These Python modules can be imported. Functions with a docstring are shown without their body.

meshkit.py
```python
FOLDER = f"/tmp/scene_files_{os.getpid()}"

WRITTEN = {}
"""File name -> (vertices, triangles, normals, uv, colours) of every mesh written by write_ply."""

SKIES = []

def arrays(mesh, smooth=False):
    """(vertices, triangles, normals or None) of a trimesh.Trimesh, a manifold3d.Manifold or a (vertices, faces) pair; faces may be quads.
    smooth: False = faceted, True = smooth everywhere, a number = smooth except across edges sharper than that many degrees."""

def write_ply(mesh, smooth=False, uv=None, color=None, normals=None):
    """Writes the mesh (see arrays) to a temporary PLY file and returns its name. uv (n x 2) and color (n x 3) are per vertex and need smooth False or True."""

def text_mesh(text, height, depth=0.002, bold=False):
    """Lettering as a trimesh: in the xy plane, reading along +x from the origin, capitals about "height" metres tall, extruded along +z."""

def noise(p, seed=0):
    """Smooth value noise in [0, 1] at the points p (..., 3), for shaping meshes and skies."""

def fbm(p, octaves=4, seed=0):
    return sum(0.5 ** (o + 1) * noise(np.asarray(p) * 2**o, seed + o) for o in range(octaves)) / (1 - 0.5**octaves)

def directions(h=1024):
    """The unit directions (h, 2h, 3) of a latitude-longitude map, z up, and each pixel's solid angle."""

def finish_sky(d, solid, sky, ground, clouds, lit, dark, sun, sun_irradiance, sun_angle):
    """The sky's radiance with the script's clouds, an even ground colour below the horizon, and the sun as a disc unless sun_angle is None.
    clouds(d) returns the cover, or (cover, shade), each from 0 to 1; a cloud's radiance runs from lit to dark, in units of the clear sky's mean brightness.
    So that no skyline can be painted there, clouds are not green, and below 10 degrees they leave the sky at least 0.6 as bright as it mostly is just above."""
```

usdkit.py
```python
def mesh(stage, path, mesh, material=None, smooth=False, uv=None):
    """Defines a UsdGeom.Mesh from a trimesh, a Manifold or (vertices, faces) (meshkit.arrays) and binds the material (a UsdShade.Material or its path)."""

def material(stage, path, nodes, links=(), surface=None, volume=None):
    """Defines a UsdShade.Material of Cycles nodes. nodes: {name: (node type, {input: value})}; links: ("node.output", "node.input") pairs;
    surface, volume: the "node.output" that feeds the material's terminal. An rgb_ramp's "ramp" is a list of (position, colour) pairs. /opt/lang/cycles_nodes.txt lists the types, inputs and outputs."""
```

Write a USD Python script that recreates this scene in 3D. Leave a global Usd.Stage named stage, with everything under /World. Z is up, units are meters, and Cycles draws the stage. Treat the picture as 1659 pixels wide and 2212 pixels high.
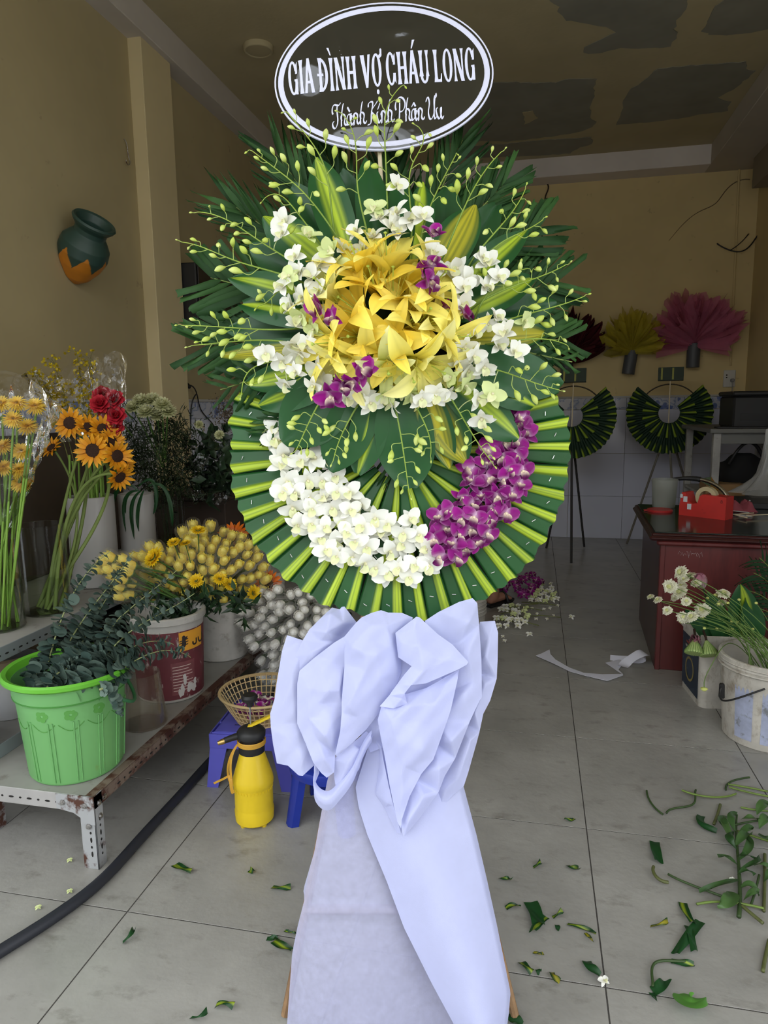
import math, random
import numpy as np, trimesh, usdkit, meshkit
from scipy.spatial import Delaunay
from shapely.geometry import Polygon, LineString, Point, MultiPoint, box as sbox
from shapely import affinity
from shapely.ops import unary_union
from pxr import Usd, UsdGeom, UsdLux, UsdShade, Gf, Sdf, Vt

stage = Usd.Stage.CreateInMemory()
UsdGeom.SetStageUpAxis(stage, 'Z')
UsdGeom.Xform.Define(stage, '/World')
random.seed(7); rng = np.random.default_rng(7)
A = np.array

# ---------------- camera ----------------
PW, PH, FPX, EYE = 1659, 2212, 1491.0, A([0, 0, 1.3075])
def cam_axes(yaw=.2149, pitch=.1559, roll=-.0128):
    fw = A([-math.sin(yaw)*math.cos(pitch), math.cos(yaw)*math.cos(pitch), -math.sin(pitch)])
    r0 = A([math.cos(yaw), math.sin(yaw), 0]); u0 = np.cross(r0, fw)
    r = r0*math.cos(roll)+u0*math.sin(roll); u = -r0*math.sin(roll)+u0*math.cos(roll)
    return np.stack([r, u, -fw], 1)
RC = cam_axes()
cam = UsdGeom.Camera.Define(stage, '/World/camera')
m = np.eye(4); m[:3, :3] = RC.T; m[3, :3] = EYE
cam.AddTransformOp().Set(Gf.Matrix4d(m.tolist()))
cam.CreateHorizontalApertureAttr(36.0); cam.CreateVerticalApertureAttr(48.0)
cam.CreateFocalLengthAttr(36.0*FPX/PW); cam.CreateClippingRangeAttr((.05, 200))
cam.CreateExposureAttr(-0.02)

# ---------------- sky: bright overcast day outside the open shop front ----------------
dome = UsdLux.DomeLight.Define(stage, '/World/overcast_sky')
dome.CreateColorAttr(Gf.Vec3f(.93, .97, 1.0)); dome.CreateIntensityAttr(1.0)

# photo point -> world point on a given plane
def ray(u, v): return RC @ A([(u-PW/2)/FPX, -(v-PH/2)/FPX, -1.0])
def atZ(u, v, z=0.0): d = ray(u, v); return EYE+d*(z-EYE[2])/d[2]
def atY(u, v, y): d = ray(u, v); return EYE+d*y/d[1]
def atX(u, v, x): d = ray(u, v); return EYE+d*x/d[0]
def atP(u, v, p0, n): d = ray(u, v); return EYE+d*(np.dot(A(p0)-EYE, n)/np.dot(d, n))

# ---------------- materials ----------------
LOOK = '/World/Looks'
UsdGeom.Scope.Define(stage, LOOK)
MATS = {}
def mat(name, base=(.8, .8, .8), rough=.5, var=None, stain=None, bump=None, transl=0.0, tcol=None, alpha=None, coords='position', rand=None, **pr):
    """base: colour or 'col' (vertex colour). var: (scale, lo, hi) brightness noise. stain: (scale, colour, from, to[, stretch]). bump: (scale, strength, distance)."""
    if name in MATS: return MATS[name]
    assert base != 0, name
    N = {'p': ('principled_bsdf', {'roughness': rough, **pr})}; L = []
    src = None
    if base == 'col':
        N['at'] = ('attribute', {'attribute': 'col'}); src = 'at.color'
    else:
        N['rgb'] = ('color', {'value': base}); src = 'rgb.color'
    N['g'] = ('geometry', {}) if coords == 'position' else ('texture_coordinate', {})
    gp = 'g.position' if coords == 'position' else 'g.object'
    if var:
        N['nz'] = ('noise_texture', {'scale': var[0], 'detail': 4.0, 'roughness': .6}); L.append((gp, 'nz.vector'))
        N['mr'] = ('map_range', {'from_min': .3, 'from_max': .7, 'to_min': var[1], 'to_max': var[2]}); L.append(('nz.fac', 'mr.value'))
        N['mx'] = ('mix', {'mix_type': 'multiply', 'fac': 1.0}); L += [(src, 'mx.color1'), ('mr.result', 'mx.color2')]; src = 'mx.color'
    if rand:
        N['oi'] = ('object_info', {}); N['rr'] = ('map_range', {'from_min': 0., 'from_max': 1., 'to_min': rand[0], 'to_max': rand[1]})
        N['mx3'] = ('mix', {'mix_type': 'multiply', 'fac': 1.0}); L += [('oi.random', 'rr.value'), (src, 'mx3.color1'), ('rr.result', 'mx3.color2')]; src = 'mx3.color'
    if stain:
        st = stain[4] if len(stain) > 4 else (1, 1, 1)
        N['mp'] = ('mapping', {'scale': st}); L.append((gp, 'mp.vector'))
        N['n2'] = ('noise_texture', {'scale': stain[0], 'detail': 6.0, 'roughness': .65}); L.append(('mp.vector', 'n2.vector'))
        N['m2'] = ('map_range', {'from_min': stain[2], 'from_max': stain[3], 'to_min': 0., 'to_max': 1., 'clamp': True}); L.append(('n2.fac', 'm2.value'))
        N['mx2'] = ('mix', {'mix_type': 'mix', 'color2': stain[1]}); L += [('m2.result', 'mx2.fac'), (src, 'mx2.color1')]; src = 'mx2.color'
    L.append((src, 'p.base_color'))
    if bump:
        N['nb'] = ('noise_texture', {'scale': bump[0], 'detail': 3.0}); L.append((gp, 'nb.vector'))
        N['b'] = ('bump', {'strength': bump[1], 'distance': bump[2]}); L += [('nb.fac', 'b.height'), ('b.normal', 'p.normal')]
    out = 'p.BSDF'
    if transl:
        N['t'] = ('translucent_bsdf', {} if tcol is None else {'color': tcol}); N['mc'] = ('mix_closure', {'fac': transl})
        if tcol is None: L.append((src, 't.color'))
        L += [('p.BSDF', 'mc.closure1'), ('t.BSDF', 'mc.closure2')]; out = 'mc.closure'
    if alpha is not None:
        N['tr'] = ('transparent_bsdf', {}); N['ma'] = ('mix_closure', {'fac': alpha})
        L += [('tr.BSDF', 'ma.closure1'), (out, 'ma.closure2')]; out = 'ma.closure'
    MATS[name] = usdkit.material(stage, f'{LOOK}/{name}', N, L, surface=out)
    return MATS[name]
def film(name, tint=(1, 1, 1), ior=1.45, rough=.05, crinkle=None, haze=None, k=1.0):
    """thin clear sheet: transparent with a fresnel gloss"""
    N = {'t': ('transparent_bsdf', {'color': tint}), 'g': ('glossy_bsdf', {'color': (1, 1, 1), 'roughness': rough}), 'f': ('fresnel', {'IOR': ior}), 'm': ('mix_closure', {})}
    N['k'] = ('math', {'math_type': 'multiply', 'value2': k}); L = [('f.fac', 'k.value1'), ('k.value', 'm.fac'), ('t.BSDF', 'm.closure1'), ('g.BSDF', 'm.closure2')]; out = 'm.closure'
    if crinkle:
        N |= {'ge': ('geometry', {}), 'n': ('noise_texture', {'scale': crinkle, 'detail': 2.0, 'distortion': .6}), 'b': ('bump', {'strength': 1.0, 'distance': .006})}
        L += [('ge.position', 'n.vector'), ('n.fac', 'b.height'), ('b.normal', 'g.normal'), ('b.normal', 'f.normal')] if False else [('ge.position', 'n.vector'), ('n.fac', 'b.height'), ('b.normal', 'g.normal')]
    if haze:
        N |= {'d': ('diffuse_bsdf', {'color': haze[1]}), 'm2': ('mix_closure', {'fac': haze[0]})}
        L += [('m.closure', 'm2.closure1'), ('d.BSDF', 'm2.closure2')]; out = 'm2.closure'
    return usdkit.material(stage, f'{LOOK}/{name}', N, L, surface=out)

# ---------------- prims ----------------
COUNT = {}
def numbered(parent, name):
    k = (str(parent), name); n = COUNT.get(k, 0); COUNT[k] = n+1
    return name if n == 0 else f'{name}_{n:03d}'
def tag(p, label=None, cat=None, group=None, kind=None):
    p = p.GetPrim() if hasattr(p, 'GetPrim') else p
    for k, v in (('label', label), ('category', cat), ('group', group), ('kind', kind)):
        if v: p.SetCustomDataByKey(k, v)
    return p
def path_of(parent): return '/World' if parent is None else str(parent.GetPath())
def obj(name, mesh, material, parent=None, smooth=False, col=None, **t):
    pp = path_of(parent)
    if smooth is True and col is None:
        pass
    g = usdkit.mesh(stage, f'{pp}/{numbered(pp, name)}', mesh, material, smooth=smooth)
    if col is not None:
        UsdGeom.PrimvarsAPI(g).CreatePrimvar('col', Sdf.ValueTypeNames.Color3fArray, 'vertex').Set(Vt.Vec3fArray.FromNumpy(np.asarray(col, np.float32)))
    return tag(g, **t)
def mx(M): return Gf.Matrix4d(np.asarray(M, float).T.tolist())
def frame(p, x=(1, 0, 0), y=(0, 1, 0), z=(0, 0, 1), s=1.0):
    M = np.eye(4); M[:3, 0] = A(x)*s; M[:3, 1] = A(y)*s; M[:3, 2] = A(z)*s; M[:3, 3] = p; return M
def thing(name, label, cat, M=None, group=None, loc=None, rz=0.0):
    x = UsdGeom.Xform.Define(stage, '/World/'+numbered('/World', name))
    if M is None: M = trimesh.transformations.rotation_matrix(rz, [0, 0, 1]); M[:3, 3] = (0, 0, 0) if loc is None else loc
    x.AddTransformOp().Set(mx(M))
    return tag(x, label, cat, group)
def struct(name, mesh, material, parent=None, **k):
    o = obj(name, mesh, material, parent, **k)
    if parent is None: tag(o, kind='structure')
    return o
def kind_of(name):                                   # a class prim that copies refer to
    return stage.CreateClassPrim('/World/kind_'+name) if False else stage.CreateClassPrim('/World/'+name+'_kind')
def copy_of(kind, name, M, label, cat, group=None):
    x = UsdGeom.Xform.Define(stage, '/World/'+numbered('/World', name))
    x.AddTransformOp().Set(mx(M)); p = x.GetPrim()
    p.GetReferences().AddInternalReference(kind.GetPath()); p.SetInstanceable(True)
    return tag(p, label, cat, group)

# ---------------- geometry: (V, F) pairs ----------------
def unit(v): v = np.asarray(v, float); return v/(np.linalg.norm(v)+1e-12)
def join(parts):
    V, F, n = [], [], 0
    for p in parts:
        v, f = (p.vertices, p.faces) if hasattr(p, 'vertices') else (p[0], p[1])
        f = np.asarray(f)
        if f.shape[1] == 4: f = np.vstack([f[:, [0, 1, 2]], f[:, [0, 2, 3]]])
        V.append(np.asarray(v)); F.append(f+n); n += len(v)
    return np.vstack(V), np.vstack(F)
def xf(mesh, M):
    v = mesh.vertices if hasattr(mesh, 'vertices') else mesh[0]; f = mesh.faces if hasattr(mesh, 'faces') else mesh[1]
    return np.asarray(v) @ M[:3, :3].T + M[:3, 3], np.asarray(f)
def bx(lo, hi, bev=0.0):
    lo, hi = A(lo, float), A(hi, float)
    if bev <= 0:
        b = trimesh.creation.box(hi-lo); b.apply_translation((lo+hi)/2); return b.vertices, b.faces
    P = []
    for sx in (0, 1):
        for sy in (0, 1):
            for sz in (0, 1):
                c = A([lo[0] if not sx else hi[0], lo[1] if not sy else hi[1], lo[2] if not sz else hi[2]]); d = A([bev if not s else -bev for s in (sx, sy, sz)])
                for k in range(3):
                    q = c+d; q[k] = c[k]; P.append(q)
    h = trimesh.Trimesh(A(P)).convex_hull; return h.vertices, h.faces
def hull(P): h = trimesh.Trimesh(A(P)).convex_hull; return h.vertices, h.faces
def lathe(prof, n=32, squash=1.0):
    prof = A(prof, float); m = len(prof); an = np.arange(n)*2*np.pi/n
    V = np.stack([prof[:, 0, None]*np.cos(an), prof[:, 0, None]*np.sin(an)*squash, np.repeat(prof[:, 1, None], n, 1)], -1).reshape(-1, 3)
    i, j = np.meshgrid(np.arange(m-1), np.arange(n), indexing='ij'); j2 = (j+1) % n
    return V, np.stack([i*n+j, i*n+j2, (i+1)*n+j2, (i+1)*n+j], -1).reshape(-1, 4)
def spline(P, n=20):
    P = A(P, float)
    if len(P) < 3: t = np.linspace(0, 1, n)[:, None]; return P[0]*(1-t)+P[-1]*t
    from scipy.interpolate import CubicSpline
    d = np.r_[0, np.cumsum(np.linalg.norm(np.diff(P, axis=0), axis=1))]
    return CubicSpline(d/d[-1], P)(np.linspace(0, 1, n))
def tube(P, r, sides=6, cap=True):
    P = A(P, float); n = len(P); r = np.broadcast_to(r, (n,)); T = np.gradient(P, axis=0); T /= np.linalg.norm(T, axis=1, keepdims=True)+1e-12
    a = np.cross(T[0], [0, 0, 1.0]); a = unit(a) if np.linalg.norm(a) > .05 else unit(np.cross(T[0], [0, 1.0, 0])); Fr = []
    for t in T: a = unit(a-t*np.dot(a, t)); Fr.append((a, np.cross(t, a)))
    an = np.arange(sides)*2*np.pi/sides
    V = np.vstack([P[i]+r[i]*(np.cos(an)[:, None]*Fr[i][0]+np.sin(an)[:, None]*Fr[i][1]) for i in range(n)])
    i, j = np.meshgrid(np.arange(n-1), np.arange(sides), indexing='ij'); j2 = (j+1) % sides
    F = np.stack([i*sides+j, i*sides+j2, (i+1)*sides+j2, (i+1)*sides+j], -1).reshape(-1, 4); F = np.vstack([F[:, [0, 1, 2]], F[:, [0, 2, 3]]])
    if cap:
        V = np.vstack([V, P[:1], P[-1:]]); a0, b0 = len(V)-2, len(V)-1; k = np.arange(sides); k2 = (k+1) % sides
        F = np.vstack([F, np.stack([k2, k, np.full(sides, a0)], 1), np.stack([(n-1)*sides+k, (n-1)*sides+k2, np.full(sides, b0)], 1)])
    return V, F
def ball(c, r, sub=2, sq=(1, 1, 1)):
    b = trimesh.creation.icosphere(sub, 1.0); return b.vertices*A(sq)*r+A(c), b.faces
def grid(fn, ns, nt):
    """fn(s,t)->xyz over s 0..1, t -1..1"""
    s, t = np.meshgrid(np.linspace(0, 1, ns+1), np.linspace(-1, 1, nt+1), indexing='ij'); V = fn(s, t).reshape(-1, 3)
    i, j = np.meshgrid(np.arange(ns), np.arange(nt), indexing='ij'); k = nt+1
    q = np.stack([i*k+j, i*k+j+1, (i+1)*k+j+1, (i+1)*k+j], -1).reshape(-1, 4)
    return V, np.vstack([q[:, [0, 1, 2]], q[:, [0, 2, 3]]]), s.ravel(), t.ravel()
def poly_mesh(poly, h, holes=True):
    """extrude a shapely polygon by h along z"""
    geoms = [poly] if poly.geom_type == 'Polygon' else [g for g in poly.geoms if g.geom_type == 'Polygon']
    out = []
    for g in geoms:
        if g.area < 1e-10: continue
        import manifold3d as m3
        cs = m3.CrossSection([np.asarray(g.exterior.coords)[:-1]]+[np.asarray(r.coords)[:-1] for r in g.interiors], m3.FillRule.EvenOdd)
        mm = cs.extrude(h).to_mesh(); out.append((mm.vert_properties[:, :3], mm.tri_verts))
    return join(out)
def rotz(a): return trimesh.transformations.rotation_matrix(a, [0, 0, 1])
def euler(a, b, c): return trimesh.transformations.euler_matrix(a, b, c)
def look(z, up=(0, 0, 1)):
    z = unit(z); x = np.cross(up, z); x = unit(x) if np.linalg.norm(x) > 1e-3 else A([1., 0, 0]); return x, np.cross(z, x), z
def mix(a, b, t): t = np.asarray(t)[..., None]; return A(a)*(1-t)+A(b)*t
# ======================= the room =======================
XL, XR, YB, ZC, Y0 = -2.17, 1.84, 6.83, 3.41, -0.55
YW = 1.0                                             # the side walls begin here, the canopy reaches further out
ZB = 3.253
TAN = (.64, .505, .25)
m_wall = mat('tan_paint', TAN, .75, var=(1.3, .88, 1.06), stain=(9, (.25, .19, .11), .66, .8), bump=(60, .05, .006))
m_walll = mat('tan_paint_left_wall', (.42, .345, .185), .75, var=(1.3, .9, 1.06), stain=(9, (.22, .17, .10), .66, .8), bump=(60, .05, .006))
m_beam = mat('grey_white_paint', (.54, .49, .43), .75, var=(2, .9, 1.05))
m_ceil = mat('ceiling_paint', (.46, .39, .23), .85, var=(1.5, .9, 1.08), bump=(40, .1, .01))
m_peel = mat('bare_plaster', (.26, .25, .20), .9, var=(3, .85, 1.1))
m_dado = mat('glazed_wall_tile', (.62, .63, .74), .12, var=(.8, .95, 1.03))
m_floor = mat('grey_stone_tile', (.335, .327, .302), .32, var=(3.2, .82, 1.12), stain=(9, (.16, .15, .13), .56, .80, (1, 1.7, 1)), bump=(34, .10, .012), rand=(.96, 1.03))
m_grout = mat('dark_grout', (.06, .055, .05), .9)
m_road = mat('street_concrete', (.30, .30, .29), .9, var=(.6, .85, 1.1))

fl = UsdGeom.Xform.Define(stage, '/World/floor'); tag(fl, kind='structure')
obj('grout_bed', bx((XL-.15, -.957, -.06), (XR+.15, YB+.1, -.0011)), m_grout, fl)
gx = [.1825+.6*i for i in range(-4, 4)]; gy = [1.443+.6*j for j in range(-4, 10)]
for x in gx:
    for y in gy:
        x0, x1, y1 = max(x, XL), min(x+.6, XR), min(y+.6, YB)
        if x1-x0 < .02 or y1-y < .02: continue
        obj('tile', bx((x0+.0018, y+.0018, -.03), (x1-.0018, y1-.0018, rng.uniform(-.0001, .0001)), .0003), m_floor, fl)
struct('pavement', bx((-9, -16, -.25), (9, -.97, -.03)), m_road)

wb = UsdGeom.Xform.Define(stage, '/World/wall_back'); tag(wb, kind='structure')
ZD, ZE = 1.344, 1.224
obj('plaster', bx((XL-.2, YB+.012, 0), (XR+.2, YB+.15, ZC+.1)), m_wall, wb)
# blue and white border tiles: two procedural vines
def border_mat():
    N = {'g': ('geometry', {}), 'mp': ('mapping', {'scale': (1, 1, 1)}), 'v': ('voronoi_texture', {'scale': 11.0, 'feature': 'f1'}), 'r': ('rgb_ramp', {'ramp': [(0, (.10, .14, .34)), (.28, (.16, .21, .42)), (.36, (.50, .52, .60)), (.48, (.46, .49, .58)), (.55, (.24, .29, .46)), (.62, (.52, .53, .60)), (1, (.55, .55, .60))]}),
         'nz': ('noise_texture', {'scale': 22.0, 'detail': 3.0}), 'va': ('vector_math', {'math_type': 'multiply_add', 'vector2': (.06, .06, .06)}), 'p': ('principled_bsdf', {'roughness': .15})}
    L = [('g.position', 'nz.vector'), ('nz.color', 'va.vector1'), ('g.position', 'va.vector3'), ('va.vector', 'v.vector'), ('v.distance', 'r.fac'), ('r.color', 'p.base_color')]
    return usdkit.material(stage, LOOK+'/blue_floral_border', N, L, surface='p.BSDF')
m_border = border_mat()
m_trimw = mat('pale_trim', (.45, .44, .42), .4)
def dado(parent, axis):
    rows = [(0, .408), (.408, .816), (.816, ZE)]
    lo, hi = (XL, XR) if axis == 'x' else (YW, YB)
    n = int(math.ceil((hi-lo)/.5))
    for k in range(n):
        a, b = lo+k*.5, min(lo+(k+1)*.5, hi)
        if b-a < .02: continue
        for z0, z1 in rows+[(ZE, ZD-.012)]:
            bord = z0 == ZE; th = .012+(.002 if bord else 0)
            if axis == 'x': q = bx((a+.001, YB-th, z0+.001), (b-.001, YB+.011, z1-.001), .001)
            elif axis == 'l': q = bx((XL-.011, a+.001, z0+.001), (XL+th, b-.001, z1-.001), .001)
            else: q = bx((XR-th, a+.001, z0+.001), (XR+.011, b-.001, z1-.001), .001)
            obj('border_tile' if bord else 'tile', q, m_border if bord else m_dado, parent)
    z0, z1 = ZD-.012, ZD+.006
    q = bx((XL, YB-.018, z0), (XR, YB+.011, z1), .002) if axis == 'x' else bx((XL-.011, YW, z0), (XL+.018, YB, z1), .002) if axis == 'l' else bx((XR-.018, YW, z0), (XR+.011, YB, z1), .002)
    obj('cap_strip', q, m_trimw, parent)
struct('wall_street', bx((-14, -13.2, -.03), (14, -13, 5.2)), mat('house_front', (.42, .38, .33), .9, var=(.5, .8, 1.1)))
dado(wb, 'x')
wl = UsdGeom.Xform.Define(stage, '/World/wall_left'); tag(wl, kind='structure')
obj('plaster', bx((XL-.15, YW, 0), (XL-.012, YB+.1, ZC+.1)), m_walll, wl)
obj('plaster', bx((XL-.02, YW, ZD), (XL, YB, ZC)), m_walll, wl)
dado(wl, 'l')
obj('pillar', bx((XL-.01, 3.66, 0), (XL+.078, 3.97, ZB+.01), .003), mat('pillar_paint', (.64, .53, .30), .75, var=(1.5, .92, 1.05)), wl)
wr = UsdGeom.Xform.Define(stage, '/World/wall_right'); tag(wr, kind='structure')
obj('plaster', bx((XR+.012, YW, 0), (XR+.15, YB+.1, ZC+.1)), m_wall, wr)
obj('plaster', bx((XR, YW, ZD), (XR+.02, YB, ZC)), m_wall, wr)
dado(wr, 'r')
obj('plaster', bx((XL, YB, ZD), (XR, YB+.02, ZC)), m_wall, wb)

ce = UsdGeom.Xform.Define(stage, '/World/ceiling'); tag(ce, kind='structure')
obj('slab', bx((XL-.15, Y0, ZC), (XR+.15, YB+.15, ZC+.15)), m_ceil, ce)
struct('trim_1', bx((XL-.01, Y0, ZB), (XL+.115, YB, ZC+.01), .004), m_beam)
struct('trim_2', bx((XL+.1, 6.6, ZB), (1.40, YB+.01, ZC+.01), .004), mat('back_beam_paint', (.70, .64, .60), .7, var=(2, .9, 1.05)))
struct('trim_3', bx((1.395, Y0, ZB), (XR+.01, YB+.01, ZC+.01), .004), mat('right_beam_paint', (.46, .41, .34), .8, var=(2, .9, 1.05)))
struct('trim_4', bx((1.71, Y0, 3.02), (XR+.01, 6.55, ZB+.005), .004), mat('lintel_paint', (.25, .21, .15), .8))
def C2(x, y): return 1040+x*.3731, y*.3731
def patch(pts, name='peeled_patch', mt=None, dz=.003):
    P = [atZ(*C2(x, y), ZC)[:2] for x, y in pts]; pl = Polygon(P).buffer(0)
    pts2 = []
    for g in [pl]:
        ring = np.asarray(g.segmentize(.05).exterior.coords)
        ring = ring+rng.normal(0, .006, ring.shape); pts2 = Polygon(ring[:-1]).buffer(0)
    v, f = poly_mesh(pts2, dz+.004); v = v.copy(); v[:, 2] += ZC-dz
    obj(name, (v, f), mt or m_peel, ce)
patch([(395, 0), (455, 35), (450, 70), (490, 110), (560, 125), (720, 155), (780, 188), (700, 225), (600, 270), (583, 298), (620, 312), (700, 305), (800, 275), (910, 280), (1085, 272), (1130, 220), (1140, 185), (1115, 170), (1130, 115), (1170, 70), (1200, 0), (1180, -90), (420, -90)])
patch([(1395, 0), (1350, 40), (1310, 120), (1292, 180), (1320, 200), (1420, 200), (1560, 185), (1659, 170), (1700, 160), (1720, -90), (1420, -90)])
patch([(40, 478), (430, 478), (475, 460), (675, 455), (655, 490), (650, 560), (625, 630), (640, 690), (670, 705), (640, 735), (560, 765), (400, 790), (150, 818), (0, 815), (-250, 830), (-250, 480)])
patch([(1020, 397), (1300, 370), (1535, 352), (1530, 395), (1580, 415), (1490, 500), (1365, 565), (1440, 590), (1420, 640), (1290, 660), (1100, 690), (980, 705), (780, 722), (820, 640), (820, 580), (870, 510), (950, 460)])
patch([(-100, 850), (300, 815), (640, 792), (648, 830), (570, 850), (510, 885), (330, 900), (-100, 915)])
patch([(238, 645), (300, 640), (325, 680), (250, 717)], 'paint_flake', m_ceil, .006)
cl = thing('ceiling_light_rose', 'faint round plate on the ceiling left of the oval sign', 'ceiling plate', loc=atZ(558, 105, ZC-.012))
obj('plate', lathe([(0, -.012), (.075, -.012), (.085, -.004), (.085, .013), (0, .013)], 40), m_ceil, cl, smooth=40)
obj('rim', lathe([(.07, -.013), (.08, -.020), (.088, -.012), (.088, .012)], 40), m_ceil, cl, smooth=True)
# ======================= the wreath stand =======================
def sr(r, g, b): 
    c = A([r, g, b])/255.; return tuple(np.where(c <= .04045, c/12.92, ((c+.055)/1.055)**2.4))
PSI, LEAN = .2, math.radians(9)
n0 = A([math.sin(PSI), -math.cos(PSI), 0]); wa = A([math.cos(PSI), math.sin(PSI), 0])
wn = math.cos(LEAN)*n0+A([0, 0, math.sin(LEAN)]); wu = math.cos(LEAN)*A([0, 0, 1.])-math.sin(LEAN)*n0
WO = A([-.262, 1.235, 0])
def Wp(u, v, o=0.0): return atP(u, v, WO+o*wn, wn)
def Wl(pts, o):                                      # pixel polyline -> 3-D, offsets interpolated
    o = np.interp(np.linspace(0, 1, len(pts)), np.linspace(0, 1, len(o)), o) if np.ndim(o) else [o]*len(pts)
    return A([Wp(p[0], p[1], k) for p, k in zip(pts, o)])
CLOCK = ['twelve', 'one', 'two', 'three', 'four', 'five', 'six', 'seven', 'eight', 'nine', 'ten', 'eleven']
def clock(u, v, c=(845, 690)):
    a = math.degrees(math.atan2(u-c[0], -(v-c[1]))) % 360; k = int(round(a/15)) % 24
    return ('half past '+CLOCK[k//2]) if k % 2 else CLOCK[k//2]+" o'clock"
SEEN = {}
ORD = ['first', 'second', 'third', 'fourth', 'fifth', 'sixth', 'seventh', 'eighth', 'ninth', 'tenth', 'eleventh', 'twelfth', 'thirteenth', 'fourteenth', 'fifteenth', 'sixteenth', 'seventeenth', 'eighteenth']
def rowlabels(P, band):
    """where each of many alike things stands in the photograph: its row from the top and its place in that row"""
    P = A(P, float); order = np.argsort(P[:, 1]); rows, cur = [], []
    for i in order:
        if cur and P[i, 1]-P[cur[0], 1] > band: rows.append(cur); cur = []
        cur.append(i)
    rows.append(cur); out = [''] * len(P)
    for r, row in enumerate(rows):
        row = sorted(row, key=lambda i: P[i, 0])
        for c, i in enumerate(row): out[i] = f'{ORD[c]} from left in {ORD[r]} row from top' if len(row) > 1 else f'alone in {ORD[r]} row from top'
    return out
def uniq(lab, alts):
    """first label not used yet"""
    for l in [lab]+[lab+' '+a for a in alts]:
        if l not in SEEN: SEEN[l] = 1; return l
    return lab

m_petal = mat('petal', 'col', .55, transl=.18, specular_ior_level=.3)
m_lily = mat('lily_petal', 'col', .45, transl=.16, specular_ior_level=.35)
m_leaf = mat('glossy_leaf', 'col', .36, transl=.10, bump=(140, .05, .004), specular_ior_level=.38)
m_palm = mat('palm_leaf', 'col', .6, transl=.10, specular_ior_level=.2)
m_bud = mat('bud', 'col', .5, transl=.15)
m_wood = mat('raw_wood', sr(150, 118, 84), .75, var=(30, .75, 1.15), stain=(14, sr(92, 66, 45), .5, .7, (1, 1, .15)))
m_pale = mat('bamboo_stick', sr(214, 200, 168), .6)
m_foam = mat('wet_foam', sr(28, 52, 30), .9, var=(60, .7, 1.2))
m_staple = mat('staple_steel', (.75, .76, .78), .25, metallic=1.0)

DARK, MID, LIME, YEL = A(sr(36, 84, 42)), A(sr(70, 120, 52)), A(sr(184, 208, 52)), A(sr(200, 190, 50))
def leaf_color(t, kind, seed):
    """colour across a dracaena blade (t -1..1): lime stripes in deep green"""
    r = np.random.default_rng(seed); c = np.tile(DARK, (len(t), 1)).astype(float)
    if kind == 0: c += .5*(A(sr(40, 84, 50))-DARK)*(np.abs(t) < .25)[:, None]; return c
    wide = {1: .30, 2: .5, 3: .75}[kind]; mid = r.uniform(-.25, .25); base = LIME if kind != 3 else YEL
    w = np.clip(1-np.abs(t-mid)/wide, 0, 1)**.45
    w *= np.where(np.sin(t*r.uniform(22, 34)+r.uniform(0, 6)) > .55, .45, 1.0)
    return c*(1-w[:, None])+base*w[:, None]
def prof_lance(s, a=.75, b=.8): return np.sin(np.pi*np.clip(s, 0, 1)**a)**b
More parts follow.
